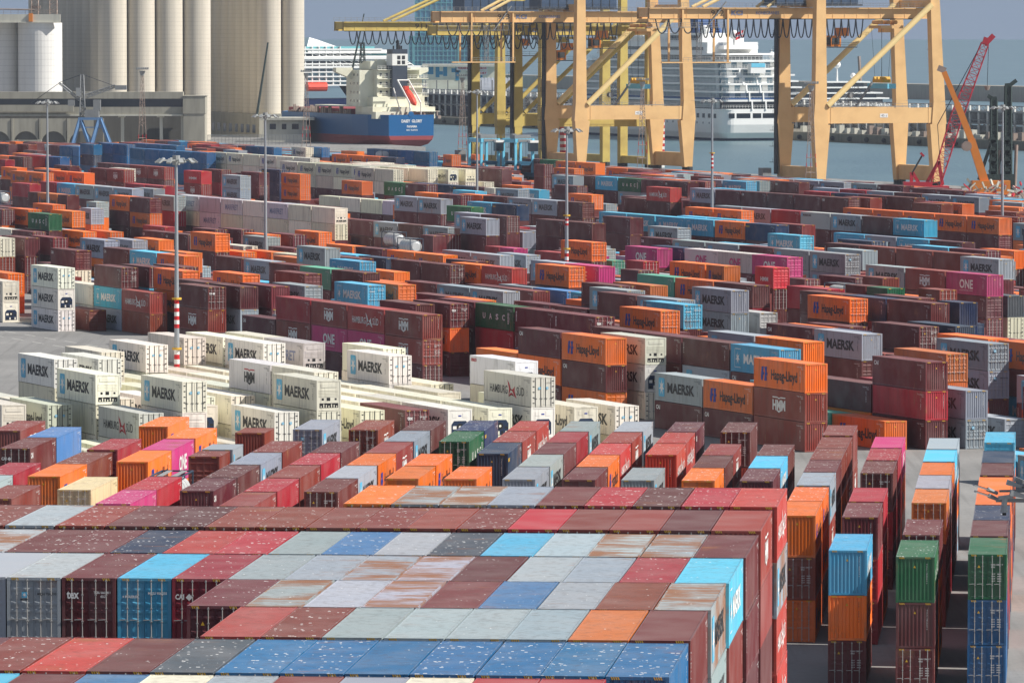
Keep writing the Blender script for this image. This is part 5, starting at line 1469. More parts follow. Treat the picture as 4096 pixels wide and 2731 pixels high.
def yacht(x, y, Y, Lh, label, s=1.0):
    P = at(x, y, Y); r = empty('yacht', (P.x, Y, -2), math.radians(20)); tag(r, label, 'yacht', 'white yachts beyond the pier')
    mb = MB(); mb.box(-Lh, 0, 0, 12, 0, 9 * s); mb.build('hull', M['ship_white'], r)
    for i in range(4):
        mb = MB(); a = Lh * (.92 - i * .13); mb.box(-a, -Lh * .06 * (i + 1), 1, 11, (9 + i * 3) * s, (11.2 + i * 3) * s); mb.build('deck_house', M['glass_dark'], r)
        mb = MB(); mb.box(-a - 3, -Lh * .06 * (i + 1) + 3, .5, 11.5, (11.2 + i * 3) * s, (12 + i * 3) * s); mb.build('deck_edge', M['ship_white'], r)
    mb = MB(); mb.tube((-Lh * .45, 6, 21 * s), (-Lh * .45, 6, 33 * s), .5, 6, 0, .2); mb.sphere((-Lh * .45, 6, 30 * s), 1.7, 10, 6); mb.sphere((-Lh * .3, 6, 24 * s), 1.3, 10, 6); mb.sphere((-Lh * .6, 6, 24 * s), 1.3, 10, 6); mb.build('radar_mast', M['ship_white'], r)
yacht(3215, 400, 2700, 30, 'white yacht with radar domes directly right of the cruise ship stern', .95)
yacht(3560, 400, 2650, 52, 'long low white yacht between the legs of crane 912', .82)
mb = MB(); b0 = at(3452, 285, 2750); b1 = at(3436, 226, 2750); mb.tube(b0 + Vector((0, 0, -25)), b1, .8, 6)
tag(mb.build('distant_boom', M['rust']), 'thin rust coloured boom sticking up behind the long white yacht', 'boom')
def far_mast(x, y, Y):
    P = at(x, y, Y); r = empty('harbour_light', (P.x, Y, 1)); tag(r, 'thin harbour light mast on the pier left of the red lattice crane', 'light mast')
    mb = MB(); mb.tube((0, 0, 0), (0, 0, P.z), .35, 8, 0, .2); mb.build('pole', M['mast'], r)
    mb = MB(); floodlight_head(mb, (0, 0, P.z), 1.6, 8); mb.build('floodlight_ring', M['lamp'], r)
far_mast(3728, 208, 2350)

# ---------------------------------------------------------------- red lattice crane, orange boom, drilling rigs
Yk = 1440
def K(x, y, Y=Yk): return at(x, y, Y)
def grp(name, label, cat, x, Y=Yk):
    r = empty(name, (px_at(x, Y), Y, 0)); tag(r, label, cat); return r, Vector((px_at(x, Y), Y, 0))
r, o0 = grp('crawler_crane', 'red crawler crane with a tall lattice boom behind the right leg of crane 912', 'crawler crane', 3745)
L_ = lambda x, y, Y=Yk: K(x, y, Y) - o0
mb = MB(); lattice(mb, L_(3742, 740), L_(3826, 470), 2.4, 2.8, 11, .075); lattice(mb, L_(3826, 470), L_(3940, 175), 3.0, 1.8, 12, .075); mb.build('lattice_boom', M['crane_red'], r)
mb = MB(); mb.beam(L_(3938, 180), L_(3975, 142), 1.2, 1.2); mb.beam(L_(3932, 162), L_(3950, 168), 1.8, 1.8); mb.build('boom_tip', M['crane_red'], r)
mb = MB(); mb.tube(L_(3955, 160), L_(3949, 345), .07, 4, 0); mb.tube(L_(3930, 170), L_(3750, 500), .1, 4); mb.tube(L_(3750, 500), L_(3760, 645), .08, 4); mb.build('hoist_rope', M['cable'], r)
mb = MB(); mb.tube(L_(3949, 345), L_(3949, 362), .8, 8, 0, .4); mb.build('hook_block', M['rust'], r)
mb = MB(); mb.beam(L_(3755, 645), L_(3700, 745), .8, .8); mb.beam(L_(3755, 645), L_(3770, 740), .8, .8); mb.box(-3, 3, -3, 3, .9, 2.0); mb.box(-4, 4, -3.5, 3.5, 0, .8); mb.build('body', M['crane_red'], r)
r, o0 = grp('mobile_crane', 'small red mobile crane with a short grey jib under the portal of crane 912', 'mobile crane', 3662)
mb = MB(); mb.beam(L_(3644, 700), L_(3690, 620), .5, .4); mb.build('jib', M['steel_dark'], r)
mb = MB(); mb.beam(L_(3646, 690), L_(3645, 745), .8, .8); mb.beam(L_(3650, 690), L_(3682, 745), .8, .8); mb.beam(L_(3686, 622), L_(3692, 616), 1.2, 1.2); mb.box(-3, 4, -2, 2, .4, 3.0); mb.build('body', M['crane_red'], r)
r, o0 = grp('telescopic_crane', 'orange telescopic crane boom leaning left across the harbour', 'mobile crane', 3955, 1400); Yq = 1400
q = lambda x, y: K(x, y, Yq) - o0
mb = MB(); mb.beam(q(3952, 770), q(3885, 560), 2.3, 2.0, w2=2.0, h2=1.8); mb.beam(q(3885, 560), q(3828, 415), 1.7, 1.5, w2=1.5); mb.beam(q(3828, 415), q(3776, 288), 1.3, 1.2, w2=1.0); mb.build('boom', M['boom_orange'], r)
mb = MB(); mb.beam(q(3782, 284), q(3752, 272), .9, 1.4); mb.tube(q(3876, 585) + Vector((-.6, -1.4, 0)), q(3876, 585) + Vector((-.6, 1.4, 0)), 1.2, 12); mb.build('boom_head', M['rust'], r)
mb = MB(); mb.box(-4, 5, -2, 2, 1.2, 4.4); mb.box(-6, 7, -2.2, 2.2, .5, 1.2); mb.tube(q(3940, 760), q(3892, 615), .35, 8); mb.build('body', M['boom_orange'], r)
for k, (xb, yt, lab) in enumerate(((3975, 384, 'dark drilling rig with a bent head, left of its twin'), (4032, 330, 'dark drilling rig with a tall mast, right of its twin'))):
    r, o0 = grp('drilling_rig', lab + ' at the right edge', 'drilling rig', xb, 1420); r['group'] = 'drilling rigs at the right edge'
    q = lambda x, y: K(x, y, 1420) - o0
    mb = MB(); lattice(mb, q(xb, 790), q(xb, yt + 14), 1.6, 1.3, 22, .2); mb.beam(q(xb, 790), q(xb, yt + 14), .9, .9); mb.build('mast', M['rig'], r)
    mb = MB(); mb.beam(q(xb + 2, yt + 16), q(xb + (-24 if k == 0 else 34), yt + (0 if k == 0 else -8)), .9, .9); mb.beam(q(xb - 12, yt + 14), q(xb + 12, yt + 12), 1.1, 1.1); mb.build('mast_head', M['rig'], r)
    mb = MB()
    for i in range(5):
        y_ = 560 + i * 42; mb.tube(q(xb - 6, y_) + Vector((0, -1, 0)), q(xb - 6, y_) + Vector((0, 1, 0)), .9, 8); mb.box((q(xb - 10, 0)).x, (q(xb + 14, 0)).x, -1, 1, q(0, y_ + 14).z, q(0, y_).z)
    mb.beam(q(xb - 60, 720), q(xb - 6, 560), .8, .8); mb.box(q(xb - 26, 0).x, q(xb + 26, 0).x, -2.5, 2.5, .8, 5.4); mb.box(q(xb - 30, 0).x, q(xb + 30, 0).x, -3, 3, 0, 1); mb.build('machinery', M['rig'], r)
    mb = MB(); mb.tube(q(xb + 26 if k else xb + 20, 790), q(xb + 34 if k else xb + 22, 600 - 20 * k), .42, 8); mb.build('kelly_bar', M['rust'], r)
mb = MB()
for k in range(120):
    rr = random.Random(k * 7 + 1); P = at(rr.uniform(3870, 4096), 790, rr.uniform(1375, 1425)); P.z = rr.uniform(.2, 3.4)
    mb.beam(P, P + Vector((rr.uniform(-2, 2), rr.uniform(-1, 1), rr.uniform(-.8, 1.6))), rr.uniform(.15, .5), rr.uniform(.15, .6), rr.choice((0, 1, 2, 0, 2, 3)))
tag(mb.build('construction_clutter', [M['rust'], M['conc_light'], M['conc'], M['crane_red']]), 'jumble of pipes, frames and machinery at the foot of the drilling rigs', 'clutter', kind='stuff')

# ---------------------------------------------------------------- the stacks: zone, line, slot and the containers from the ground up
GROUPS = ['containers in the long yard lines', 'containers in the near flush block', 'short stacks end on behind the near block', 'tank containers', 'white refrigerated containers']
TOWERS = '''\
A172.79 520.78 wd@,Sd#
A176.92 520.29 wd0,Wq@,Wd#
A185.18 517.83 wf@,Wd#
A193.44 516.94 wd@,Vd@
A189.31 517.43 wf0,wd@,Wq#
A197.57 515.88 wd0,xwd#
A201.7 515.36 wf0,Wq#
A168.66 535.78 wd0,Vd#
A205.83 515.35 wd0,Vq#
A164.53 537.38 wd0,wq@
A209.96 514.74 wf@,Wq@,Sd#
A214.09 514.1 wf0,Vq#
A218.22 513.77 wf@,Wd#
A172.79 533.69 wf@,wf@,Wq#
A193.44 529.52 wd0,wf@,wd@
A259.52 522.24 gd#,gf#
A251.26 523.59 of#
A263.65 521.8 gd@
A243 524.37 bf#,hf#,of#
A276.04 550.26 mf5,gd#,gd#
A255.39 522.8 mf#,rf#,cf#
A209.96 539.21 wd0,wq@
A218.22 539.19 wd0,wd@,Zq#
A181.05 558.48 wd0,wd@,Wd@
A176.92 559.79 wd0,wd@,Wd#
A263.65 535.04 md0,of1,Od#
A209.96 552.71 wd0,Wf@,Wd#
A185.18 570.01 wd0,wf@,wd@
A251.26 548.58 mf0,cf5,Lf#
A214.09 565.27 wf0,wd@,wd@
A193.44 580.55 wf0,wd@,Wd#
A259.52 560.58 mf0,mf0,of#
A205.83 578.9 wf0,wf@,Wd#
A209.96 578.05 wf0,wf0,Mq#
A243 574.85 od@,cf#,of#
A247.13 573.85 wd@,Wq@,Wq#
A280.17 558.52 md0,md0,od5
A201.7 592.4 wd0,wd@,wd#
A205.83 591.83 wf0,wd@,Wd@
A271.91 572.35 mf0,md@,gf#
A284.3 583.66 mf0,md1,md#
A288.43 583.03 md0,mf0,nf5
A284.3 603.32 mf20
A259.52 617 md0,md0,xd#
A243 628.85 md5,hd#,hf#
A259.52 629.3 md0,mf1,xf@
A271.91 626.78 mf0,mf0,od#
A276.04 633.33 md0,mf1
A267.78 633.85 mf0,nd0
A280.17 639.03 mf0,mf5,Ld#
A255.39 651.83 md@,of@,xd#
A251.26 652.53 mf0,md0,mf@
A309.08 631.36 md0,mf0,mf#
A300.82 636.73 mf0,mf5
A271.91 648.07 md0,nf0
A313.21 632.09 md20,nd21,nf2@
A304.95 645.27 md0,md5,od#
A284.3 650.45 mf0,mf0,gf5
A313.21 643.53 gf0,mf0,mf5
A300.82 671.22 md0,gf#,gf#
A288.43 675.41 cd0,md1,gf5
A313.21 669.4 bf0,md5,rf5
A304.95 671.61 od0,Gd@
A325.6 662.64 md20,mf20,hd25
A247.13 703.74 md0,gd5,mf@
A321.47 669.16 md20,mf20,uf25
A309.08 682.99 mf0,rf1,mf@
A243 704.31 md1,hf#,cd#
A251.26 703.47 md0,cd5,xf@
A255.39 702.51 mf0,mf0,gd@
A263.65 701.79 hf0,mf0,Ld#
A267.78 701.54 of0,mf0,od@
A288.43 688.45 mf0,cd5
A296.69 687.26 md0,mf0,Of5
A247.13 717.48 md1,md1,md5
A304.95 694.6 mf0,Ad0
A271.91 707.21 mf0,gd0
A296.69 703.18 mf0,of5
A333.86 696.41 gf20,md20,bf25
A284.3 715.27 mf0,of5
A304.95 721.41 mf0,Lf1
A350.38 698.95 md5,md@,pf#
A259.52 737.96 md0,md0,od@
A251.26 752.26 bf#,sf#
A267.78 736.58 md0,mf0,xd@
A354.51 700.96 wf2@,ef25
A255.39 750.71 mf5,od5,od@
A337.99 709.18 mf20,gd20
A276.04 736.59 mf0,mf1,mf@
A296.69 737.49 md0,gf@
A300.82 736.83 mf0,bf5
A304.95 734.91 md0,Ad5
A313.21 729.7 bf20,mf20,md25
A247.13 766.03 bd@
A243 767.09 Wd#,Wq#,Wd#
A251.26 764.62 gd5,Ld@,md#
A284.3 754.89 mf0,mf0
A333.86 730.98 mf25,md25,Hd2@
A329.73 738.23 bd20,od20,Of2@
A309.08 744.11 mf0,md1,od#
A313.21 743.42 md0,md0,pf@
A362.77 724.16 mf20
A304.95 747.53 md0,gd5
A317.34 750.57 mf20,gd20
A288.43 770.87 gf0,md0,Ld5
A325.6 756.71 of20,md20,rd25
A243 792.83 wq@,wq@
A337.99 750.14 mf0,gf1
A375.16 744.7 rf0,mf5,gf#
A350.38 756.43 md20,md25
A329.73 765.83 md0,od1
A358.64 757.14 md0,md5
A350.38 762.38 mf0,md1,pd@
A271.91 798.67 mf0,mf0,of5
A362.77 769.26 md0,gd5,gd#
A379.29 761.84 mf0,mf0,bd@
A276.04 809.61 md0,md1,of5
A251.26 816.97 of5,od5
A304.95 800.69 mf0,of5
A263.65 823.79 of0,wf@,cd@
A371.03 780.78 mf0,md1,gf5
A387.55 773.42 md0,md0,md5
A325.6 805.9 md0,sf@
A346.25 799.41 gd0,md1,pf@
A300.82 818.74 bd0,md0,gf@
A321.47 820.65 mf0,md#
A366.9 805.67 Hd20
A354.51 813.07 mf20,md20
A387.55 812.3 of0,md0,nd5
A300.82 842.79 md0,gf5
A329.73 831.18 mf0,mf5
A346.25 824.58 mf0,md5,od#
A350.38 826.33 md20,td25
A309.08 852.14 md0,Od5
A317.34 848.51 mf0,mf5
A280.17 860.69 mf0,of5,gd@
A284.3 859.55 mf0,md0,gd5
A288.43 859.23 md0,mf0,of5
A321.47 847.46 md0,nf5
A333.86 855.08 md0,of5
A300.82 856.19 md0,mf5
A276.04 873.79 md0,md1,xd5
A271.91 875.3 md5,md5,mf@
A354.51 843.02 mf0,pd1
A267.78 874.96 md0,hd5,wf@
A317.34 862.13 md0,gf0
A321.47 860.92 mf0,Ld1
A342.12 851.88 mf0,gf5
A346.25 851.18 mf1,gd5
A387.55 838.45 md0,md0,Ld@
A313.21 863.93 md0,wd@
A309.08 879.28 mf0,od5
A313.21 877.09 md0,od5
A304.95 880.4 gd0,md5,od@
A362.77 865.18 md20,od20
A424.72 837.56 md5,of5
A333.86 882.09 md0,mf5
A366.9 869.6 md20,gd25
A317.34 887.63 of0
A354.51 876.7 md20,pf25
A321.47 889.48 mf0,md5
A325.6 888.14 md0,md0
A333.86 895.71 md0,od5
A383.42 877.09 nf0,mf0,gd@
A321.47 914.32 gf0
A404.07 883.7 mf0,mf1,nf@
A408.2 882.35 mf0,md0,bf5
A432.98 872.92 mf0,mf5
A391.68 891.82 ed20
A379.29 903.09 gf0,mf1,mf@
A437.11 895.52 md0,md1,Lf@
A354.51 923.3 mf20,T2@
A404.07 909.05 hf0,md1,Lf@
A333.86 937.09 md0,gd5
A371.03 930.04 nd0,mf@,gf@
A453.63 900.37 mf0,md@,of@
A342.12 946.93 mf0,md5
A366.9 937.64 mf20,md25
A362.77 933.82 md20,mf25
A325.6 954.25 mf0,cd5
A337.99 948.46 mf0,od5
A395.81 925.57 md0,mf5,mf@
A379.29 941.2 md0,mf5,md5
A362.77 952.7 mf20,T2@
A350.38 956.68 md0,od5
A313.21 974.14 md1,od5
A304.95 977.06 mf0,md5
A383.42 944.03 gf1,gf5
A387.55 940.69 mf0,gf1
A317.34 971.69 md0,od5
A395.81 949.71 md0,gf0
A309.08 980.8 hd0,mf5,uf@
A399.94 947.92 mf0,rf0
A412.33 954 mf0,Kf0
A342.12 973.7 md0,md5
A337.99 975.79 mf0,md5
A333.86 991.14 md0,rf5
A428.85 952.61 bd0,mf0,od5
A325.6 1008.02 mf20,od25,gd25
A366.9 993.32 mf1,wd@,wq@
A309.08 1008.76 mf0,of1,cd5
A391.68 989.26 of0,mf1,uf5
A325.6 1030.84 md0,mf0,od5
A404.07 997.77 md0,mf1,nf5
A482.54 972.72 nd0,md0,of5
A478.41 973.04 Ld0,mf0,bf5
A420.59 1006.02 md0,md5,md@
A337.99 1043.2 mf20,of21,gd25
A354.51 1061.2 mf5,od5,cd@
A404.07 1036.02 of0,md5,gf@
A478.41 1013 mf0,md0,cd@
A490.8 1010.09 md0,mf0,mf5
A482.54 1012.04 nf0,md0,bf5
A503.19 1007.26 of0,mf1,gf5
A362.77 1071.41 mf1,rd5,gd5
A416.46 1057.11 bd0,mf0,md5
A346.25 1086.98 mf20,nd20,mf25
A441.24 1050.82 gf0,md1,od5
A424.72 1084.45 md0,Mq0
A428.85 1080.8 bf0,md0,Lf5
A519.71 1047.1 od0,md0,cf5
A441.24 1088.86 gf0,mf0,gd5
A371.03 1121.93 md0,md0,gf5
A375.16 1120.79 mf0,md0,gf5
A457.76 1082.72 md0,gd5
A482.54 1095.88 mf0,xf1
A478.41 1097.29 mf0,mf1
A523.84 1083.19 bf0,md0,cf5
A461.89 1107.82 md0,md1,md5
A383.42 1139.02 mf0,md0,rf5
A437.11 1128.88 hf0,md0,cd5
A362.77 1164.28 gf0,md5,rf5
A532.1 1104.6 Lf0
A515.58 1116.03 hf0,mf0,cf5
A527.97 1110.52 bd0,md0,md1
A494.93 1126.75 mf0,md0,cf5
A507.32 1124.5 md0,md0,Ld5
A523.84 1111.56 bf0,md0,gd5
A432.98 1155.82 rf0,mf1,of5
A511.45 1126.75 od0,mf0,gd5
A556.88 1127.41 mf0,md0
A482.54 1178.7 md0,Lf5
A371.03 1212.16 mf21,T2@
A424.72 1209.27 mf0,gd5,gd5
A490.8 1179.13 md0,mf1,gf5
A478.41 1194.31 mf20,wf2@
A441.24 1216.69 md1,od5,od5
A490.8 1208.59 mf0,od5
A391.68 1246.67 od0,mf0,od5
A399.94 1243.08 Ld0,md0,of5
A437.11 1231.99 md1,md5,mf5
A428.85 1247.35 mf0,hd5,Hf5
A416.46 1265.21 mf0,md1,hd5
A437.11 1257.62 mf1,rd5,md5
A420.59 1276.48 mf0,mf0,wd@
A449.5 1253.05 nf1,nf5,nd5
A478.41 1247.17 md0,of1
A494.93 1241.95 md20,wd2@
A482.54 1245.37 md0,wf@,wd@
A474.28 1245.67 mf1,wd@,wd@
A486.67 1243.15 mf0,wf@,Vq@
A399.94 1280.24 mf0,pf0
A490.8 1242.83 mf0,wf@,wq@
A499.06 1241.32 mf0,mf1,cf5
A515.58 1238.15 rf0,md0,od5
A432.98 1285.58 md0,md5,hd5
A490.8 1273.42 mf20,md20
A494.93 1272.03 md20,md20
A404.07 1305.79 od20
A416.46 1305.3 od0,md0,mf5
A503.19 1274.76 md20,md20
A523.84 1276.62 bd21,md25,md25
A540.36 1284.49 md0,md0,of5
A486.67 1315.14 mf0,md0
A420.59 1369.62 cd20,mf20,rf25
A494.93 1357.18 md0,wd0,wd@
A432.98 1394.94 rd0,md0,md5
A441.24 1390.72 mf0,md0,Bf5
A540.36 1377.89 cd20,md21,od25
A527.97 1381.26 od0
A490.8 1423.25 Bf0,Bf5,Bf5
A589.92 1428.3 mf0,uf5
A499.06 1490.12 md20,T2@
A561.01 1471.28 md0,nf5
A511.45 1508.18 md0,mf0,Bf5
A503.19 1525.96 Bd0,Bd5,Bd5
A494.93 1529.71 Bd1,nd5,Bf5
A594.05 1497.13 mf21,od25
A474.28 1541.16 bd0,mf0,mf5
A594.05 1531.81 Bd5,Bd5
A577.53 1546.19 mf0,od1
A594.05 1556.89 Bf0,Bd1
A589.92 1558.54 md20,T2@
A581.66 1599.03 md0,Vd@
A585.79 1596.75 mf1,Bd5
A573.4 1603.25 mf0,Bf5
A523.84 1633.04 Bf21,Bd21
A536.23 1649.49 gd20
A573.4 1687.16 mf0,Bd1
A197.57 528.45 wf0,wf@
A201.7 527.93 wd0,wd@
A201.7 540.5 wf0,wf@
A205.83 527.92 wd0,wd@
A205.83 540.49 wf0,wf@
A205.83 553.06 wf0,wf@
A214.09 526.67 wf0,wd@
A193.44 542.09 wf0,wd@,Xf#
A251.26 536.16 td5
A243 536.94 cd@,of#
A243 549.51 cd#,gd#
A255.39 535.37 od5,mf#
A214.09 551.78 wd0,wf@
A251.26 561.15 md0,gf5,mf#
A251.26 573.72 md0,md5,md@
A251.26 586.29 of0,mf0,mf5
A259.52 573.15 mf0,od0,gd5
A209.96 590.62 wd0,wf0,wd@
A243 587.42 mf5,od@,cd#
A243 599.99 mf0,of5
A271.91 584.92 mf0,mf0,cd@
A243 641.42 md0,pd5,sd#
A243 653.99 md5,pd@,hf#
A243 666.56 mf0,hd@,rd#
A243 679.13 md0,cd@
A259.52 641.87 md0,rf@,ud#
A259.52 654.44 mf1,md5,md5
A309.08 643.93 md0,rf1,nf@
A309.08 656.5 md0,md1,md5
A317.34 638.53 bd20,nd21
A284.3 663.02 mf0,md1,mf@
A292.56 687.98 od0,mf1,md5
A321.47 675.6 bf20,mf20,md25
A321.47 682.04 mf20,mf20,T2@
A309.08 695.56 md0,md0,of@
A309.08 708.13 mf0,mf0,tf5
A288.43 701.02 md0,cd5
A304.95 707.17 md0,gd0
A284.3 727.84 md0,md5
A350.38 711.52 mf0,mf1,hf@
A350.38 724.09 mf0,mf0,gd@
A255.39 764.83 gd0,Lf1,md5
A251.26 777.4 wd@,wd@
A251.26 789.97 wd0,gf0
A259.52 763.28 mf0,md0,md5
A337.99 715.62 md20,gf20
A276.04 749.16 md0,md1,td5
A276.04 761.73 md0,md0,md5
A296.69 750.06 mf0,gd5
A296.69 762.63 mf0,mf5
A300.82 749.4 md0,md5
A329.73 744.67 bd0,md0,od@
A313.21 755.99 mf0,mf1,gd5
A243 805.4 wd0,wf0
A350.38 774.45 md0,mf1,Pf@
A350.38 786.62 mf0,mf0,Pf5
A350.38 799.19 md0,mf0,nf5
A271.91 811.24 mf0,md0,Lf5
A271.91 823.81 md0,md0,cd5
A362.77 781.83 md0,gf1,gd5
A362.77 794.4 mf0,md0,md5
A362.77 806.97 mf0,mf0,gd5
A362.77 819.54 md0,mf0,gf5
A362.77 832.11 mf0,mf0,cd5
A379.29 774.41 md0,md0,bf@
A379.29 786.98 mf0,mf0,bd5
A379.29 799.55 md0,md0,mf5
A304.95 813.26 mf0,od0
A387.55 785.99 mf0,md0,Lf5
A325.6 818.47 mf0,of5
A321.47 833.22 mf0,mf5
A333.86 867.65 mf0,od5
A354.51 855.59 md0,rf5
A342.12 864.45 mf0,gd5
A354.51 883.14 mf20,rd25
A317.34 902.05 mf0,wf@
A404.07 896.27 mf0,mf5,od@
A408.2 908.84 md0,md0,Ld1
A404.07 921.41 md0,mf0,Ld5
A432.98 885.49 mf0,Ld5
A432.98 898.06 mf0,gd5
A432.98 910.63 md0,Ld5
A391.68 898.26 ed0
A379.29 915.66 md0,md5,mf@
A437.11 908.09 mf0,mf1,md@
A437.11 920.66 md0,md1,gf@
A437.11 933.23 mf1,mf5,Gd5
A437.11 945.8 mf0,md0,rd5
A437.11 958.37 mf0,mf0,gf5
A437.11 970.94 mf0,mf0,gf5
A408.2 921.62 rd0,md0,Lf1
A404.07 934.19 of0,md1,Ld5
A404.07 946.76 cf0,mf0,Ld5
A453.63 912.94 mf0,mf5,of@
A453.63 925.51 md0,mf0,of5
A453.63 938.08 mf0,mf0,of5
A453.63 950.65 mf0,md0,of5
A325.6 966.82 md0,cf5
A379.29 953.77 mf0,md1,gf5
A313.21 986.71 md0,gd1
A304.95 989.63 md0,wd@
A383.42 956.6 mf0,mf0
A379.29 969.17 gf0,gd5
A379.29 981.74 Ld0,mf5
A379.29 994.31 md1,gf5
A379.29 1006.88 mf5,mf5
A387.55 953.26 md0,md1
A387.55 965.83 mf0,md0
A395.81 962.28 mf0,gf1
A317.34 993.37 gf0,md1,od5
A313.21 1005.94 od0,mf1,od5
A313.21 1018.51 od0,mf0,md1
A428.85 965.18 bd0,mf0,of5
A366.9 1005.89 md0,wf@,wf@
A366.9 1018.46 md0,wd@,Md@
A366.9 1031.03 mf0,wf@,wd@
A366.9 1043.6 md0,wf@,Md@
A366.9 1056.17 mf0,Md@,Qf@
A366.9 1068.74 md1,wf@,Mf@
A404.07 1010.34 md0,mf0,Ld5
A420.59 1018.59 mf0,md5,gd5
A420.59 1031.16 md0,md1,gd5
A420.59 1043.73 mf0,mf0,mf5
A420.59 1056.3 md0,md0,od1
A354.51 1073.77 mf5,md5,of5
A404.07 1048.59 of0,mf5,gd5
A478.41 1025.57 md0,mf1,md5
A478.41 1038.14 md0,md1,mf5
A478.41 1050.71 md0,md1,cf5
A478.41 1063.28 mf0,mf1,mf5
A478.41 1075.85 mf0,md5,gf5
A474.28 1088.42 mf0,mf5,sf@
A490.8 1022.66 md0,mf0,md5
A490.8 1035.23 Lf0,mf0,nd1
A490.8 1047.8 md0,mf0,rd5
A503.19 1019.83 mf0,md0,gd5
A503.19 1032.4 md0,md0,md5
A503.19 1044.97 gd0,mf0,gf5
A503.19 1057.54 md0,md0,rf5
A503.19 1070.11 mf0,md0,gf5
A416.46 1069.68 Ld0,mf0,od5
A346.25 1093.42 mf20,md20,Od25
A346.25 1099.86 md20,md20,Od25
A346.25 1106.3 mf20,md20,mf25
A424.72 1097.02 mf0,Md0
A424.72 1109.59 mf1,Qf@
A424.72 1122.16 md5,wf@
A424.72 1134.73 mf1,wf@
A424.72 1147.3 mf0,wf@
A519.71 1059.67 hd0,md0,cd5
A371.03 1134.5 md0,wd@,gd5
A371.03 1147.07 md0,md1,gf5
A371.03 1159.64 mf0,mf0,Ld5
A371.03 1172.21 mf0,mf0,rd5
A482.54 1108.45 md0,mf0
A482.54 1121.02 mf0,mf1
A478.41 1109.86 mf1,md5
A523.84 1095.76 gd0,mf0,gf5
A383.42 1151.59 md0,mf0,rd5
A437.11 1141.45 nd0,md1,uf5
A515.58 1128.6 Lf0,mf0,md1
A494.93 1139.32 md0,gd1,mf5
A494.93 1151.89 mf1,gf5,ud5
A494.93 1164.46 md0,mf5,Lf5
A494.93 1177.03 md0,md1,mf5
A494.93 1189.6 mf0,mf1,md1
A478.41 1200.75 mf20,md21
A478.41 1207.19 mf0,nd5
A478.41 1219.76 md0,nf5
A478.41 1232.33 md0,nf1
A391.68 1259.24 bf0,md0,od5
A399.94 1255.65 mf0,md0,of5
A399.94 1268.22 od0,md0,mf1
A404.07 1280.79 bf0,md0,of1
A399.94 1293.36 of0,mf5,of5
A416.46 1277.78 mf0,mf1,md5
A478.41 1259.74 mf0,of0
A482.54 1257.94 md0,wf0,wd@
A482.54 1270.51 mf0,wf0,wd@
A482.54 1283.08 mf0,wd0,wf@
A482.54 1295.65 mf0,wd0,wf@
A482.54 1308.22 md0,wd0,wd@
A474.28 1258.24 mf0,wf@,Vd@
A478.41 1271.71 md0,wd@,Vf@
A478.41 1283.78 mf1,wf@,Vd@
A478.41 1295.95 mf5,wd@,Vf@
A478.41 1308.52 mf1,wd@,Vf@
A478.41 1321.09 md0,wf0,Vf@
A486.67 1255.72 mf0,wf0,wd@
A486.67 1268.29 md0,wd0,wd@
A486.67 1280.86 mf0,wf0,wf@
A486.67 1293.43 mf0,wf0,wf@
A490.8 1306 md0,wf0,wf@
A490.8 1255.4 md0,wd0,wf@
A490.8 1280.54 mf0,wd0,wf@
A490.8 1293.11 mf0,wf0,wf@
A494.93 1305.68 md0,wd0,wd@
A499.06 1253.89 md0,md0,md5
A432.98 1298.15 md0,md1,hf5
A432.98 1310.72 md0,mf0,mf1
A432.98 1323.29 md0,md0,md5
A404.07 1312.23 of20
A540.36 1297.06 mf0,mf0,od5
A494.93 1369.75 mf0,wd@,wf@
A494.93 1382.32 mf0,wf@,Vd@
A494.93 1394.89 mf0,wd@,wd@
A494.93 1407.46 md0,wf@,Vf@
A494.93 1420.03 mf0,wf@,Vf@
A432.98 1407.51 od0,mf0,od1
A441.24 1403.29 of0,md1,rd5
A441.24 1415.86 rd0,mf0,rf1
A490.8 1435.82 Bf1,Bf5,Bd5
A490.8 1448.39 Bd1,Bd5,Bd5
A490.8 1460.96 Bf0,Bf1,Bd5
A490.8 1473.53 Bd0,Bd1,Bf5
A589.92 1440.87 md5,md5
A561.01 1483.85 mf0,od5
A561.01 1496.42 mf0,od5
A561.01 1508.99 mf0,of5
A511.45 1520.75 od0,md0,Bf1
A511.45 1533.32 rd0,mf0,Bd1
A503.19 1538.53 Bd0,Bd5,Bd5
A594.05 1544.38 Bf1,Bf5
A594.05 1569.46 Bd0,Bd1
A573.4 1615.82 md0,Bf5
A523.84 1639.48 Bf1,Bd5
A523.84 1652.05 md1,mf5
A536.23 1655.93 gf20
A573.4 1699.73 md0,md1
A573.4 1712.3 mf0,od1
B-75.2 409.2 oF0,gD0,bF@
B-75.2 429.7 mF0,mF0,oF#
B-75.2 442.14 bF0,oF0,bF#
B-75.2 456.9 mD0,mD0,rD@
B-75.2 483.5 nF0,oD0,oF#
B-70.9 417.4 rF0,mF0,yD#
B-70.9 444.4 bF0,mF0,oF#
B-70.9 456.84 rD0,oD0,pD@
B-70.9 470 mD0,mD0,oD@
B-82.3 457.7 bD0,mF0,cD#
B-82.3 470.14 oD0,mF0,AF#
B-86.6 477.4 cF0,oD0,hF@
B-78.9 418.3 oD0,bF0,gF5
B-78.9 430.74 mD0,bF0,rF@
B-66.2 405.6 mF0,oF0,pF@
B-66.2 418.04 rF0,rD0,rF#
B-66.2 430.48 oF0,mD0,TF@
B-66.2 450.4 mD20,oD20,bD2@
B-66.2 457.8 hD20,mF20,gD25
B-66.2 476.6 mD20,gD20,bF2@
B-61.95 417.2 bD0,mD0,cF#
B-61.95 429.95 hF0,oD0,mF@
B-61.95 442.7 gF0,mD0,gF@
B-61.95 455.45 mD0,mD0,bF@
B-61.95 480.95 mD0,mD0,gD#
B-57.3 404.45 mD0,mF0,bF@
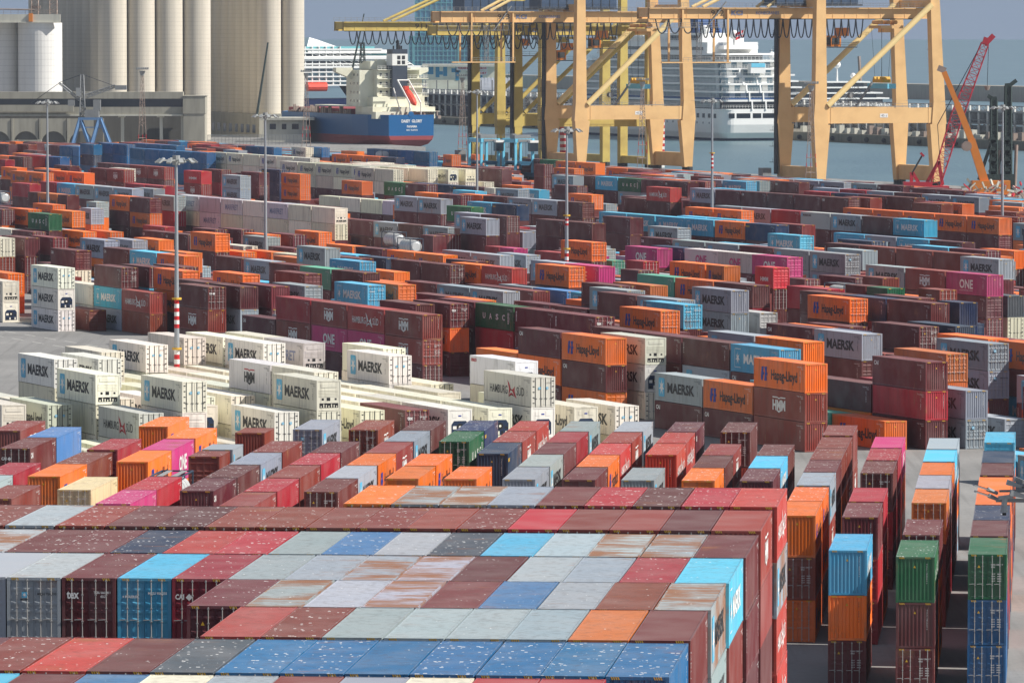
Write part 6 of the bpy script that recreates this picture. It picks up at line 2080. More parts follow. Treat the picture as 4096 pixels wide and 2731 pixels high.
B-57.3 417.2 mF0,mF0,rF#
B-57.3 429.95 hF0,rF0,bF@
B-57.3 442.7 hF0,oD0,rF@
B-57.3 455.45 mD0,oF0,mF@
B-57.3 480.95 mD0,mD0,hD#
B-52.95 417.2 cD0,gF0,mD#
B-52.95 429.95 bF0,mD0,gF@
B-52.95 442.7 gD0,mF0,oF@
B-52.95 455.45 nF0,oD0,hF@
B-52.95 468.2 gD0,oF0,gF@
B-52.95 480.95 bD0,mF0,mF@
B-48.5 429.95 nD0,rD0,oD@
B-48.5 442.7 cD0,gF0,oF@
B-48.5 468.2 mF0,hD0,uD#
B-48.5 480.95 cD0,gF0,nF@
B-44.2 429.95 cD0,rF0,oF#
B-44.2 455.45 rD0,gD0,nF#
B-44.2 468.2 rD0,rD0,hF@
B-44.2 480.95 gF0,hD0,sD@
B-39.85 429.95 cF0,bD0,gF@
B-39.85 442.7 bD0,oF0,gF@
B-39.85 455.45 oD0,oF0,mF@
B-39.85 468.2 oD0,gF0,rF@
B-39.85 480.95 bF0,rF0,gF@
B-35.4 429.95 bD0,oF0,mD@
B-35.4 442.7 hD0,oD0,oF@
B-35.4 455.45 rF0,oD0,sF@
B-35.4 468.2 bD0,oF0,hF@
B-35.4 480.95 mF0,oF0,gF@
B-31.05 429.95 mD0,hF0,gF@
B-31.05 455.45 mD0,oF0,sF#
B-31.05 468.2 rD0,oF0,sF@
B-31.05 480.95 nD0,mF0,cF@
B-26.6 429.95 nF0,gF0,oD@
B-26.6 442.7 mF0,oF0,mF@
B-26.6 455.45 bF0,hF1,hF@
B-26.6 480.95 hD0,hF1,mD#
B-22.35 429.95 nD0,rD0,mF@
B-22.35 442.7 mD0,oD0,LF@
B-22.35 455.45 bD0,gD1,mF@
B-18.05 400.1 oD#,bD#,oF#
B-18.05 412.54 gD5,oF5,oF@
B-18.05 426.4 mF0,hF5,gF@
B-18.05 439.1 rF0,mD5,mF@
B-18.05 451.54 hD0,oF5,bF@
B-18.05 463.98 oD0,hD5,bF@
B-18.05 478.1 hF0,hF5,bF@
B-13.75 374 mD#,oF#,LF#
B-13.75 399.1 rD5,rD5,mF#
B-13.75 412.4 oF5,hF5,rF@
B-13.75 438.3 cD5,rF5,mD#
B-13.75 451.5 hF1,rF5,rF@
B-13.75 464.6 oF1,oD5,pF5
B-9.35 369.7 mD#,mF#,uF#
B-9.35 385.7 oD5,oF5,mD#
B-9.35 411.5 bF5,mD5,OD#
B-9.35 424.5 rD5,mF5,gF@
B-9.35 437.1 mF5,bF1,oD@
B-9.35 450.5 hF5,rF5,LF5
B-9.35 463.6 gF1,oF1,gF5
B-4.85 371.9 BD#,BD#,uD#
B-4.85 385.3 nD1,rF1,mF@
B-4.85 397.74 rD1,bF1,nF@
B-4.85 410.5 nD1,mF1,oF@
B-4.85 422.94 oF1,oD1,oF5
B-4.85 437.1 rD1,mF1,mF@
B-4.85 449.7 nF1,bD1,nF5
B-4.85 471.1 mD1,oD1,LD@
B-16.19 302 sF0,mF0,sF@,sF#,g*F#,sF#
B-18.7 302 LD0,LF0,rD0,mF0,hD1,rD#
B-21.21 302 mF0,mD0,hD0,mD0,LD0,mD#
B-23.72 302 bF0,rD0,hF0,hF0,cD0,rD#
B-26.23 302 oF0,hF0,cF0,gF0,LF0,mD#
B-28.74 302 cD0,cF0,oD0,mF0,hD0,gD#
B-31.25 302 bD0,mD0,mF0,cD0,cD0,gD*#
B-33.76 302 rF0,mF0,LD0,mD0,cD0,gD*#
B-36.27 302 bD0,mF0,LD0,bF0,bD0,oD#
B-16.34 287.6 hF0,mF0,hF0,mF0,hF0,hF5
B-18.85 287.6 mF0,rD0,mF0,cF0,mD0,mD5
B-21.36 287.6 rD0,rF0,mD0,bF0,rD0,bD5
B-23.87 287.6 mD0,oD0,mF0,mD0,mD0,bD5
B-26.38 287.6 mF0,mF0,mF0,oF0,bD0,rD5
B-28.89 287.6 hD0,bD0,mF0,cD0,LD0,bD@
B-31.4 287.6 gD0,mD0,mF0,mF0,gD0,bD@
B-33.91 287.6 bD0,LD0,hF0,LF0,bF0,bD@
B-36.42 287.6 mF0,bD0,rF0,LD0,hF0,bD@
B-38.93 287.6 mD0,hD0,mD0,gD0,oF0,bD#
B-41.44 287.6 rD0,oD0,gD0,hF0,rF0,bD#
B-43.95 287.6 mF0,bD0,bF0,cD0,LF0,mD#
B-46.46 287.6 mD0,LD0,oD0,oF0,mD0,mD#
B-48.97 287.6 LD0,gD0,mD0,LD0,cD0,bD#
B-51.48 287.6 mF0,cD0,cF0,cD0,oF0,gD#
B-53.99 287.6 mF0,gF0,hF0,cD0,oF0,bD@
B-56.5 287.6 LF0,mF0,LD0,bF0,mF0,bD0
B-59.01 287.6 cD0,mF0,LD0,oF0,gF0,bD0
B-61.52 287.6 LD0,bF0,mF0,bF0,mF0,bD0
B-16.32 273.2 gF0,mF0,gF0,cF1,mF#,mF#
B-18.83 273.2 oD0,cF0,LD0,hD0,oF1,gD*#
B-21.34 273.2 gD0,mD0,mD0,mF0,cD0,gD*#
B-23.85 273.2 LF0,bF0,mD0,gD0,LD0,gD+#
B-26.36 273.2 mF0,hF0,mF0,rF0,oD0,LD#
B-28.87 273.2 mF0,oD0,bD0,oF0,hD0,eD#
B-31.38 273.2 bD0,mD0,rD0,mF0,hF0,gD+#
B-33.89 273.2 oF0,hF0,oD0,bD0,cD0,AD#
B-36.4 273.2 LD0,gF0,oF0,gD0,gF0,gD#
B-38.91 273.2 bF0,mF0,LF0,cF0,oD0,rD#
B-41.42 273.2 gF0,oD0,rD0,oD0,mF5,sD#
B-43.93 273.2 rD0,mD0,gF0,mF0,cF5,nD#
B-46.44 273.2 bF0,cF0,hF0,rF0,bF5,mD#
B-48.95 273.2 bD0,oD0,oD0,mD0,LD1,mD#
B-51.46 273.2 bF0,oD0,oF0,cF0,mD0,gD*@
B-53.97 273.2 hF0,LF0,rD0,LF0,gF0,bD0
B-56.48 273.2 hF0,hD0,mF0,LD0,mF0,mD0
B-16.44 260.6 bF0,mF0,bF0,bF0,bF@,LF#
B-18.95 260.6 LF0,mD0,cF0,oD0,oD1,rD#
B-21.46 260.6 bF0,gD0,mF0,oF0,LD0,gD#
B-23.97 260.6 LF0,mD0,mF0,LF0,cD0,gD#
B-26.48 260.6 mF0,rD0,cD0,oF0,LD0,mD#
B-28.99 260.6 bD0,mD0,rD0,cF0,mD0,gD*#
B-31.5 260.6 hF0,hD0,hD0,cF0,cF0,gD*#
B-34.01 260.6 hF0,rD0,mF0,cF0,hF0,gD#
B-36.52 260.6 cD0,oF0,rD0,LD0,mF0,gD#
B-39.03 260.6 gD0,gD0,mD0,gF0,mF0,rD#
B-41.54 260.6 mF0,gF0,bF0,cD0,mF0,LD#
B-44.05 260.6 cD0,LF0,bD0,rD0,gF0,xD#
B-46.56 260.6 mD0,gD0,oD0,oD0,hF0,gD#
B-49.07 260.6 cF0,LF0,gF0,hF0,cD0,gD+5
B-51.58 260.6 rF0,hF0,oF0,hF0,gD0,bD0
B-54.09 260.6 oF0,mF0,mD0,hF0,mD0,mD0
B-16.54 248.6 bF0,gF0,bF0,gF0,g+F5,gF*#
B-19.05 248.6 gD0,cF0,LF0,bF0,mF1,bD#
B-21.56 248.6 cD0,LF0,bF0,gD0,mF0,gD#
B-24.07 248.6 LD0,gD0,gF0,cD0,rD0,AD#
B-26.58 248.6 mD0,LF0,gF0,gD0,rD0,mD#
B-29.09 248.6 oF0,hF0,oD0,oD0,mF0,gD*#
B-31.6 248.6 gD0,LF0,cD0,cD0,rD0,gD#
B-34.11 248.6 cD0,rF0,hF0,hF0,mD0,gD*#
B-36.62 248.6 cF0,rF0,rD0,bD0,rF0,mD#
B-16.69 236.2 mF0,mF0,hF0,LF0,mF0,mF5
B-19.2 236.2 cF0,gD0,cD0,rD0,cF0,OD@
B-21.71 236.2 cF0,oF0,mD0,mF0,mD0,gD+@
B-24.22 236.2 mD0,gD0,cF0,gF0,mD0,gD@
B-26.73 236.2 mF0,LD0,gD0,cD0,bD0,gD@
B-29.24 236.2 rD0,bF0,cF0,mF0,cF0,gD+@
B-31.75 236.2 LD0,mD0,hF0,oF0,bF0,bD@
B-34.26 236.2 mD0,mF0,LD0,mF0,rD0,sD#
B-16.69 223 BF0,BF0,BF0,BF0,BF0,BF#
B-19.2 223 gD0,LD0,mF0,rD0,oF0,BD+#
B-21.71 223 rD0,LF0,oF0,bF0,bF0,BD+#
B-24.22 223 gF0,hF0,cD0,hF0,mD0,BD#
B-26.73 223 rD0,hD0,rF0,gF0,rF0,BD#
B-29.24 223 mF0,bF0,bF0,gD0,bD0,BD#
B-31.75 223 LD0,oF0,hF0,rF0,oF0,BD#
B-34.26 223 LD0,oD0,bD0,gD0,LD0,eD#
B-36.77 223 hD0,rD0,oF0,mD0,mD0,mD#
B-39.28 223 gD0,rF0,bF0,rD0,bD0,sD#
B-41.79 223 oF0,mF0,hD0,gF0,gF0,bD#
B-44.3 223 gF0,rF0,rD0,LD0,bD0,mD1
B-46.81 223 bF0,hD0,mD0,LF0,rF0,bD0
B-19.05 209.8 mF0,mF0,oD0,mF0,bF0,rD5
B-21.56 209.8 gF0,mD0,bD0,oD0,cF0,rD5
B-24.07 209.8 rD0,hD0,mD0,gD0,mD0,wD@
B-26.58 209.8 mF0,hF0,hD0,mF0,rD0,gD5
B-29.09 209.8 oF0,mF0,rF0,hD0,LD0,bD5
B-31.6 209.8 oF0,cD0,bF0,oF0,cF0,gD@
B-34.11 209.8 cF0,oD0,oD0,bF0,rF0,wD@
B-36.62 209.8 gF0,LD0,oD0,mD0,LF0,AD@
B-39.13 209.8 hD0,bD0,bD0,oF0,mD0,mD@
B-41.64 209.8 bD0,bD0,LD0,rD0,mD0,LD5
B-44.15 209.8 mF0,oF0,gF0,mD0,LD0,mD0
B-46.66 209.8 bF0,LD0,gF0,mF0,LD0,bD0
A243 472.25 gf25
A243 478.69 Lf25
A243 691.13 gd0
A247.13 473.96 od1
A247.13 534.53 bd0,Ld1
A247.13 598.68 of0,nf1
A247.13 679.53 bf0,gf1
A247.13 778.54 Ld0
A247.13 806.11 od1
A255.39 547.87 bf0,md1
A255.39 777.59 Lf0,mf0
A255.39 802.73 of0,bf1
A259.52 534.53 bd0,rd1
A259.52 843.51 hd1
A267.78 513.85 md0,md1
A267.78 538.42 bd0
A267.78 714.44 md0,Ld0
A267.78 843.44 bd0,cd1
A271.91 522.13 od1,Lf1
A271.91 546.7 mf0
A271.91 782.42 hd0,bd1
A276.04 531.44 md1,gd5
A276.04 613.29 gf0,od1
A276.04 645.3 of0,md1
A276.04 774.6 bf0,Ld1
A276.04 846.88 gd1
A276.04 859.45 Lf0
A280.17 543.86 Ld5,bd5,od5
A280.17 571.43 of0,md1
A280.17 584 gd0,hd1
A280.17 621.71 gd0,md1
A280.17 657.72 bf0,od1
A280.17 714.44 gd20,mf20
A280.17 733.45 gd0,rf0
A280.17 821.44 mf0,gd1
A284.3 829.81 md0,gd5
A292.56 769.35 rf0,od1
A292.56 857.34 gd20,gd20
A292.56 901.49 Ld0,mf1
A292.56 951.77 bd0,hf0
A296.69 623.68 bd0,nd1
A296.69 636.25 md0,od1
A296.69 850.83 bd0
A296.69 863.4 gd0
A296.69 945.26 rd0,gd0
A300.82 619.12 md0,hf0
A300.82 708.84 bd0,md1
A300.82 868.26 hf0
A304.95 599.53 nd0,cd1
A304.95 612.1 gf0,mf0
A304.95 905.81 gd20,md21
A304.95 937.39 hf0,bd1
A313.21 902.34 mf0,bd1
A321.47 688.49 mf0
A321.47 707.06 md0
A321.47 757.34 bf0,md0
A321.47 776.35 hd0,bd1
A321.47 927.2 bf0,Lf0
A325.6 718.74 bf0,bf1
A325.6 763.45 rd20,gf21
A325.6 769.89 gd20,nd20
A325.6 937.9 bf0,bf1
A329.73 649.32 rf1
A329.73 661.89 rd0
A329.73 778.61 md0,rd1
A329.73 957.02 bf0,bd1
A333.86 807.07 bf0,nd1
A333.86 819.64 md1
A333.86 1009.81 mf0
A337.99 679.46 bf1
A337.99 775.31 of0,gf1
A337.99 800.45 mf0,gd1
A342.12 700.73 Lf0,of1
A342.12 725.87 cd0,od0
A342.12 763.58 mf0,gd1
A342.12 776.15 cd0,bd1
A342.12 1092.28 mf0,rd0
A346.25 1066.96 gd0
A346.25 1080.53 bd20,bd20
A350.38 1080.9 bf0,gf0
A354.51 770.06 gd0,bf1
A354.51 1048.92 od0
A354.51 1086.49 md0
A354.51 1111.63 mf0,bf0
A358.64 832.05 od0,gf1
A358.64 863.63 nd20,bf20
A358.64 1101.76 rd0,cf0
A362.77 701.02 Lf0,hd1
A362.77 755.17 hd0,bf1
A362.77 921.59 rf0
A362.77 940.16 md0
A362.77 988.73 of0
A366.9 709.85 md0,bf1
A366.9 766.57 rd20,rd21
A366.9 773.01 bd0,hd1
A366.9 850.17 od0,rf1
A366.9 875.74 gd0,cf1
A371.03 716.69 of0,bd0
A371.03 881.53 gd0,gd1
A371.03 1218.4 bf0,md0
A375.16 895.23 bd0,bf1
A375.16 920.37 gf0
A375.16 1013.66 bf1
A375.16 1214.83 md20
A375.16 1221.27 md0
A379.29 1019.04 rd0,bd1
A379.29 1226.6 bf0
A383.42 754.62 gd0
A383.42 926.9 gd1
A383.42 969.47 mf0,cf1
A383.42 1233.17 bf0,od1
A387.55 763.71 od21
A387.55 901.44 bf0
A387.55 914.01 rd0
A387.55 978.15 md0,hf1
A387.55 1047.44 rf0,of1
A391.68 759.89 Ld0
A391.68 772.46 hf20
A391.68 916.78 Ld0
A391.68 967.06 Ld0,rf1
A395.81 777.97 md1
A395.81 847.26 od0,rd1
A395.81 866.27 gd0,gd1
A395.81 878.84 hd0,Lf1
A395.81 1000.13 of0,bf0
A395.81 1163.85 rf0,mf0
A399.94 792.98 bf20
A399.94 849.7 bd0,of1
A399.94 862.27 nd0,od0
A399.94 874.84 gf20,gd21
A399.94 912.86 gf0,bf1
A399.94 1085.7 Lf20,bf21
A399.94 1092.14 nf0,mf1
A399.94 1104.71 gf0,gd1
A399.94 1117.28 bd0,bd1
A399.94 1142.42 gd0,md1
A399.94 1154.99 nd0,bd0
A399.94 1167.56 md0,gd1
A399.94 1180.13 bd0,bf0
A399.94 1305.85 gf0,mf1
A404.07 801.19 rd0,gd1
A404.07 1192.9 nf0,gd1
A404.07 1230.61 cf0,bd0
A404.07 1243.18 mf0,gf0
A404.07 1318.46 mf0,cf0
A408.2 811.94 mf0,bd0
A408.2 1211.21 Ld0,od0
A408.2 1267.93 bd0,bd0
A408.2 1324.65 rd0,Lf0
A412.33 818.53 bf0,od1
A412.33 856.24 mf0,bd0
A412.33 1222.98 md0,rf0
A416.46 851.46 bd0,bd1
A416.46 977.47 gd0,bd0
A416.46 1081.89 Lf0,od1
A420.59 855.34 gf0,gd0
A420.59 880.48 md0,gf1
A420.59 987.48 nd0,gf0
A424.72 1001.02 rf0,md1
A428.85 831.83 md0,Ld0
A428.85 1118.53 bd0,gf1
A428.85 1372.67 Lf0,md0
A432.98 838.54 gf0,nd0,nd1
A432.98 934.68 gd0
A432.98 1181.25 mf0
A432.98 1229.82 of0
A432.98 1254.83 bf0
A437.11 849.1 od0,od1
A437.11 1166.09 hd0,hd0
A437.11 1251.67 od20
A437.11 1282.68 bd0
A437.11 1345.53 od0,mf0
A441.24 1176.39 bf0,gd1
A441.24 1294.81 cd1
A445.37 866.54 bf0,of1,gd5
A445.37 1004.81 of0,Lf0
A445.37 1206.55 mf1
A445.37 1222.12 mf1
A445.37 1305.97 nd1
A445.37 1368.82 od0,rd0
A445.37 1393.96 bd0,bd1
A445.37 1419.1 bd0,bf0,gd1
A445.37 1431.67 bd0,gd0,od1
A449.5 871.58 mf0,bd0,of0
A449.5 1217.72 rd0
A449.5 1239.29 hd0
A449.5 1316.14 nf1
A449.5 1328.71 bf0
A453.63 1158.51 bf0,cd0
A453.63 1327.97 bd1
A453.63 1340.54 bd0
A457.76 901.76 rf0,bd1,cd5
A457.76 1107.62 gd0,Lf0
A457.76 1145.64 gf0,hd0
A457.76 1158.21 md0,md0
A457.76 1261.51 bd0
A457.76 1355.37 bf1
A457.76 1462.37 cf0,nd0,mf1
A461.89 897.07 gd0,md0,of0
A461.89 1042.09 gf0,bd1
A461.89 1144.95 hf0,bf0
A461.89 1229.24 Ld0
A461.89 1325.09 od0,rf0
A461.89 1368.67 od0
A466.02 903.82 bd0,gf0,mf0
A466.02 1049.15 md0,cf0
A466.02 1335.98 mf0,mf1
A466.02 1466.98 bd0,mf0
A470.15 926.43 gf0,rf0,bf5
A470.15 1046 mf0,Lf0
A470.15 1329.7 Lf0,mf1
A470.15 1394.98 od0
A470.15 1439.13 Ld0,gd1
A470.15 1479.84 nf0,cf0
A474.28 921.17 od0,od0,of0
A474.28 1100.45 hf0
A474.28 1113.02 rd0
A474.28 1366.75 of0,cf0
A474.28 1481.92 Lf0
A474.28 1553.64 bd0,of0,od0
A478.41 927.9 Lf0,bf0,bf0
A478.41 1345.91 md20,gd20
A478.41 1536.19 rf0,gd0,bf5
A478.41 1561.33 nf20,gf20,of21
A482.54 949.8 gd0,gf0,od5
A482.54 985.37 od20,bf20,rd21
A482.54 1075.41 nd0,Lf0,Ld1
A482.54 1154.55 md0,hf0
A482.54 1579.53 md0,Lf0,mf0
A486.67 1103.82 cd0,mf1
A486.67 1122.83 bf0,gf1
A486.67 1150.4 of0
A486.67 1306.39 cd20,bd20,bf20
A486.67 1359.41 gf0,gd0
A486.67 1555.87 hf0,of0,mf1
A486.67 1574.88 gd20,od20,od21
A490.8 1123.38 hd0,bd1
A490.8 1541.37 gf0
A490.8 1566.51 gd0,cd0
A494.93 972.93 gf0,gf0,gd5
A494.93 985.5 mf0,of1
A494.93 1432.34 mf0,cf0,of1
A494.93 1556.77 mf0
A499.06 982.36 od0,gf0,of1
A499.06 1127.07 cf0,mf0,bd5
A499.06 1139.64 Lf0,mf0,of1
A499.06 1152.21 bd0,rf0,rd1
A499.06 1164.78 gd0,md0,mf1
A499.06 1177.35 bd0,gd0,cf1
A499.06 1208.93 gf20
A499.06 1215.37 gd0
A499.06 1546.92 bd20,od20,mf21
A503.19 977.1 gd0,mf0,bf0
A503.19 989.67 bd0,od0,Ld1
A503.19 1151.84 rf0,nd0,gd1
A503.19 1164.41 md0,of0,cf1
A503.19 1176.98 gf0,nf0,nf1
A503.19 1214.69 gd0
A503.19 1239.83 md0,mf1
A503.19 1258.84 md0,hd0,md1
A507.32 985.53 of0,gf0,cf0
A507.32 1137.11 bf0,of0,gf5
A507.32 1162.25 mf0,mf0,md1
A507.32 1231.85 cd0
A507.32 1256.99 mf0,mf1
A507.32 1445.85 gf0,gd0,gd1
A507.32 1470.99 bf0,nf0,hf1
A511.45 1017.55 Ld0,gf0,gd5
A511.45 1177.26 gf0,nd0,of1
A511.45 1189.83 of0,od0,hf1
A511.45 1233.98 hf0
A511.45 1466.99 of0,gd0,cd1
A511.45 1545.7 rf0,mf0,rd1
A515.58 1140.98 hf20,nd20,od21
A515.58 1159.99 gd0,gd0,bd5
A515.58 1185.13 gd20,od20,gd21
A515.58 1191.57 rd0,nd0,rd1
A515.58 1250.72 md0
A515.58 1275.86 cd0,of1
A515.58 1483.42 hf0,od0,bf1
A519.71 1135.19 gf0,cd0,of1
A519.71 1147.76 mf0,of0,gd1
A519.71 1185.47 rf0,bd0,gd1
A519.71 1198.04 of0,od0,md1
A519.71 1260.89 bf0
A523.84 1124.11 Lf0,nf0,gf5
A523.84 1136.68 gf0,bf0,gd1
A523.84 1149.25 gd0,bd0,od1
A523.84 1174.39 od0,bd0,gf5
A523.84 1186.96 md20,md20,hd21
A523.84 1193.4 gf20,mf20,rd21
A523.84 1212.41 gf0,mf0,hf1
A523.84 1282.57 rd0
A523.84 1295.14 nf0,gd1
A523.84 1515.58 gd0,rf0,rf1
A523.84 1664.71 nf20,gf21
A523.84 1696.29 cf0,md0
A527.97 1135.72 bf0,cf0,Lf1
A527.97 1173.43 gd20,gd20,cd21
A527.97 1179.87 bf20,gf20,of21
A527.97 1186.31 gd0,Lf0,gd1
A527.97 1198.88 mf0,od0,Lf1
A527.97 1224.02 Ld0,mf0,bd1
A527.97 1236.59 mf0,gd0,od5
A527.97 1286.87 cd0
A527.97 1312.01 nd0,of0
A527.97 1438.32 md0,od1
A527.97 1645.88 gf0,gd1
A527.97 1658.45 bd0,bf1
A527.97 1671.02 rd0,mf1
A527.97 1708.73 hf0,md0
A532.1 1199.33 mf0,md0,of1
A532.1 1211.9 gf0,Lf0,of1
A532.1 1237.04 md0,of0,gd1
A532.1 1300.2 bd0
A532.1 1375.93 gd0,bd1
A532.1 1658.91 Lf0,md1
A532.1 1671.48 gf0,bf1
A532.1 1684.05 gf0,of0
A532.1 1696.62 bf0,hd1
A536.23 1315.83 rd0
A536.23 1328.4 hd0,md1
A536.23 1410.26 od0,md0
A536.23 1567.54 bf0,nd0
A536.23 1680.97 mf0,md1
A540.36 1309.39 bd0,cd0
A540.36 1321.96 gf0
A540.36 1359.67 bd0,mf0
A540.36 1535.39 rf0,bf0
A540.36 1573.1 mf0,od0
A540.36 1585.67 bf0,bf0
A540.36 1673.97 Lf0,md0
A544.49 1290.6 nf0,nf0
A544.49 1315.74 cd0,mf0
A544.49 1328.31 of0
A544.49 1340.88 gf0
A544.49 1353.45 bd0,mf1
A544.49 1378.59 od0,of1
A544.49 1599.03 rf0,gd0
A544.49 1668.32 bf0,bf0
A548.62 1080.09 od0,mf1
A548.62 1293.78 of0,bd0
A548.62 1325.36 rf0,bd0
A548.62 1337.93 of1
A548.62 1363.07 md0,bd1
A548.62 1677.63 gf0,md0
A552.75 1339.89 Lf20,mf20
A552.75 1364.33 md0
A552.75 1578.33 bf0,of0
A552.75 1628.61 nd0,bf0
A552.75 1685.33 mf20,of21
A556.88 1113.82 bd0,nf0
A556.88 1309.55 bd0,gf0
A556.88 1341.13 mf0,od0
A556.88 1592.14 bf0,of1
A556.88 1655.3 od0,rf0
A556.88 1667.87 Ld0,of0
A556.88 1680.44 gd0,rd0
A561.01 1128.83 bd0,md0
A561.01 1317.69 od0,mf0
A561.01 1603 bf0,od1
A561.01 1628.14 od0,bd1
A565.14 1138.4 mf0,od0
A565.14 1150.97 gd0,bd0
A565.14 1163.54 md0,hf0
A565.14 1333.39 rd0,gf0
A565.14 1618.8 nf0,hd1
A569.27 1157.73 cd0,mf1
A569.27 1170.3 md0,od1
A569.27 1182.87 od0,gf0
A569.27 1245.72 gd0,gf0
A569.27 1258.29 cf0,bd0
A569.27 1308.57 md0,md0
A569.27 1346.28 Lf0,mf0
A569.27 1407.99 od20
A569.27 1631.3 hd0,hf1
A569.27 1656.44 md0,of1
A573.4 1215.74 hf0,gf1
A573.4 1228.31 cf0,bd0
A573.4 1240.88 od0,mf1
A573.4 1253.45 cd0,nf1
A573.4 1266.02 md20,bd20
A573.4 1316.61 cf0,mf0
A573.4 1348.19 of0,gd0
A573.4 1419.47 bf0
A573.4 1569.35 hd0
A573.4 1628.49 bf20,mf21
A573.4 1647.5 od0,mf1
A573.4 1660.07 bf0,bf1
A577.53 1293.47 mf0,of1
A577.53 1318.61 Lf0,gf1
A577.53 1331.18 mf0,md1
A577.53 1356.32 bd0,hf1
A577.53 1505.76 Lf0
A577.53 1670.33 nd0,bf1
A577.53 1682.9 mf0,od1
A577.53 1708.04 gf0,bd1
A581.66 1439.36 mf1
A581.66 1522.64 bf0
A585.79 1449.58 bf1
A585.79 1621.71 hf1
A589.92 1453.53 hd1
A589.92 1499.67 md0
A589.92 1589.82 mf1
A589.92 1633.97 md1
A594.05 1168.19 Lf1
A594.05 1457.3 of0
A594.05 1469.87 gd1
A594.05 1503.44 bf20
A594.05 1509.88 bf0
A594.05 1600.46 nd0
A594.05 1650.74 Ld1
A594.05 1820.9 nf1
A598.18 1182.44 bd1
A598.18 1465.73 cf0
A598.18 1478.3 od21
A598.18 1514.74 gd0
A598.18 1527.31 Lf1
A598.18 1539.88 md0
A598.18 1621.74 Ld0
A598.18 1659.45 bd1
A602.31 1196.47 nd1
A602.31 1209.04 of0
A602.31 1524.76 of20
A602.31 1531.2 hf0
A602.31 1543.77 Ld0
A602.31 1632.07 gf0
A602.31 1669.78 Lf0
A602.31 1808.05 od0
A606.44 1210.58 od1
A606.44 1541.3 hf0
A606.44 1553.87 bf0
A606.44 1641.86 Lf0
A606.44 1673.44 cf0
A606.44 1686.01 bd0
A606.44 1730.16 gf20
A606.44 1824.59 bf1
A610.57 1226.72 md20
A610.57 1233.16 gd0
A610.57 1554.18 bf0
A610.57 1566.75 bd0
A610.57 1629.91 bd0
A610.57 1642.48 Lf0
A610.57 1655.05 gd0
A610.57 1686.63 md20
A610.57 1693.07 mf0
A610.57 1831.65 md0
A614.7 1244.29 mf1
A614.7 1570.87 bd0
A614.7 1633.72 md0
A614.7 1658.86 cf0
A614.7 1671.43 md0
A614.7 1703.01 Ld0
A614.7 1715.58 rd0
A614.7 1740.72 gf0
A614.7 1753.29 mf0
A618.83 1589.22 hf0
A618.83 1721.95 bf20
A618.83 1759.97 gd0
A622.96 1383.15 gd1
A622.96 1604.15 rd0
A622.96 1766.72 hd1
A622.96 1779.29 cf0
A622.96 1791.86 Lf0
A622.96 1817 gf0
A622.96 1829.57 Lf0
A627.09 1815.78 of1
A627.09 1828.35 md0
A627.09 1840.92 nd1
A164.53 516.5 wd@
A168.66 516.5 Vq@
A176.92 541.8 Wd0,wd@
A181.05 516.5 wd@
A181.05 529.15 wd0,Vq@
A181.05 541.8 Wd0,Wd@
A181.05 579.75 wd@
A181.05 592.4 Wd@
A185.18 541.8 wq0,wd@
A185.18 554.45 wq0,wq@
A189.31 541.8 wd@,wd@
A189.31 554.45 Wd0,wq@
A189.31 567.1 Vq0,Vq@
A189.31 579.75 wd0,wq@
A193.44 554.45 Vq0,Wd@
A193.44 567.1 wd0,wq@
A197.57 554.45 wq0,wd@
A197.57 567.1 wd0,wd@
A197.57 579.75 Vq0,Vq@
A197.57 592.4 Wd0,wd@
A201.7 567.1 wd0,Vq@
A201.7 579.75 Wd0,wd@
'''
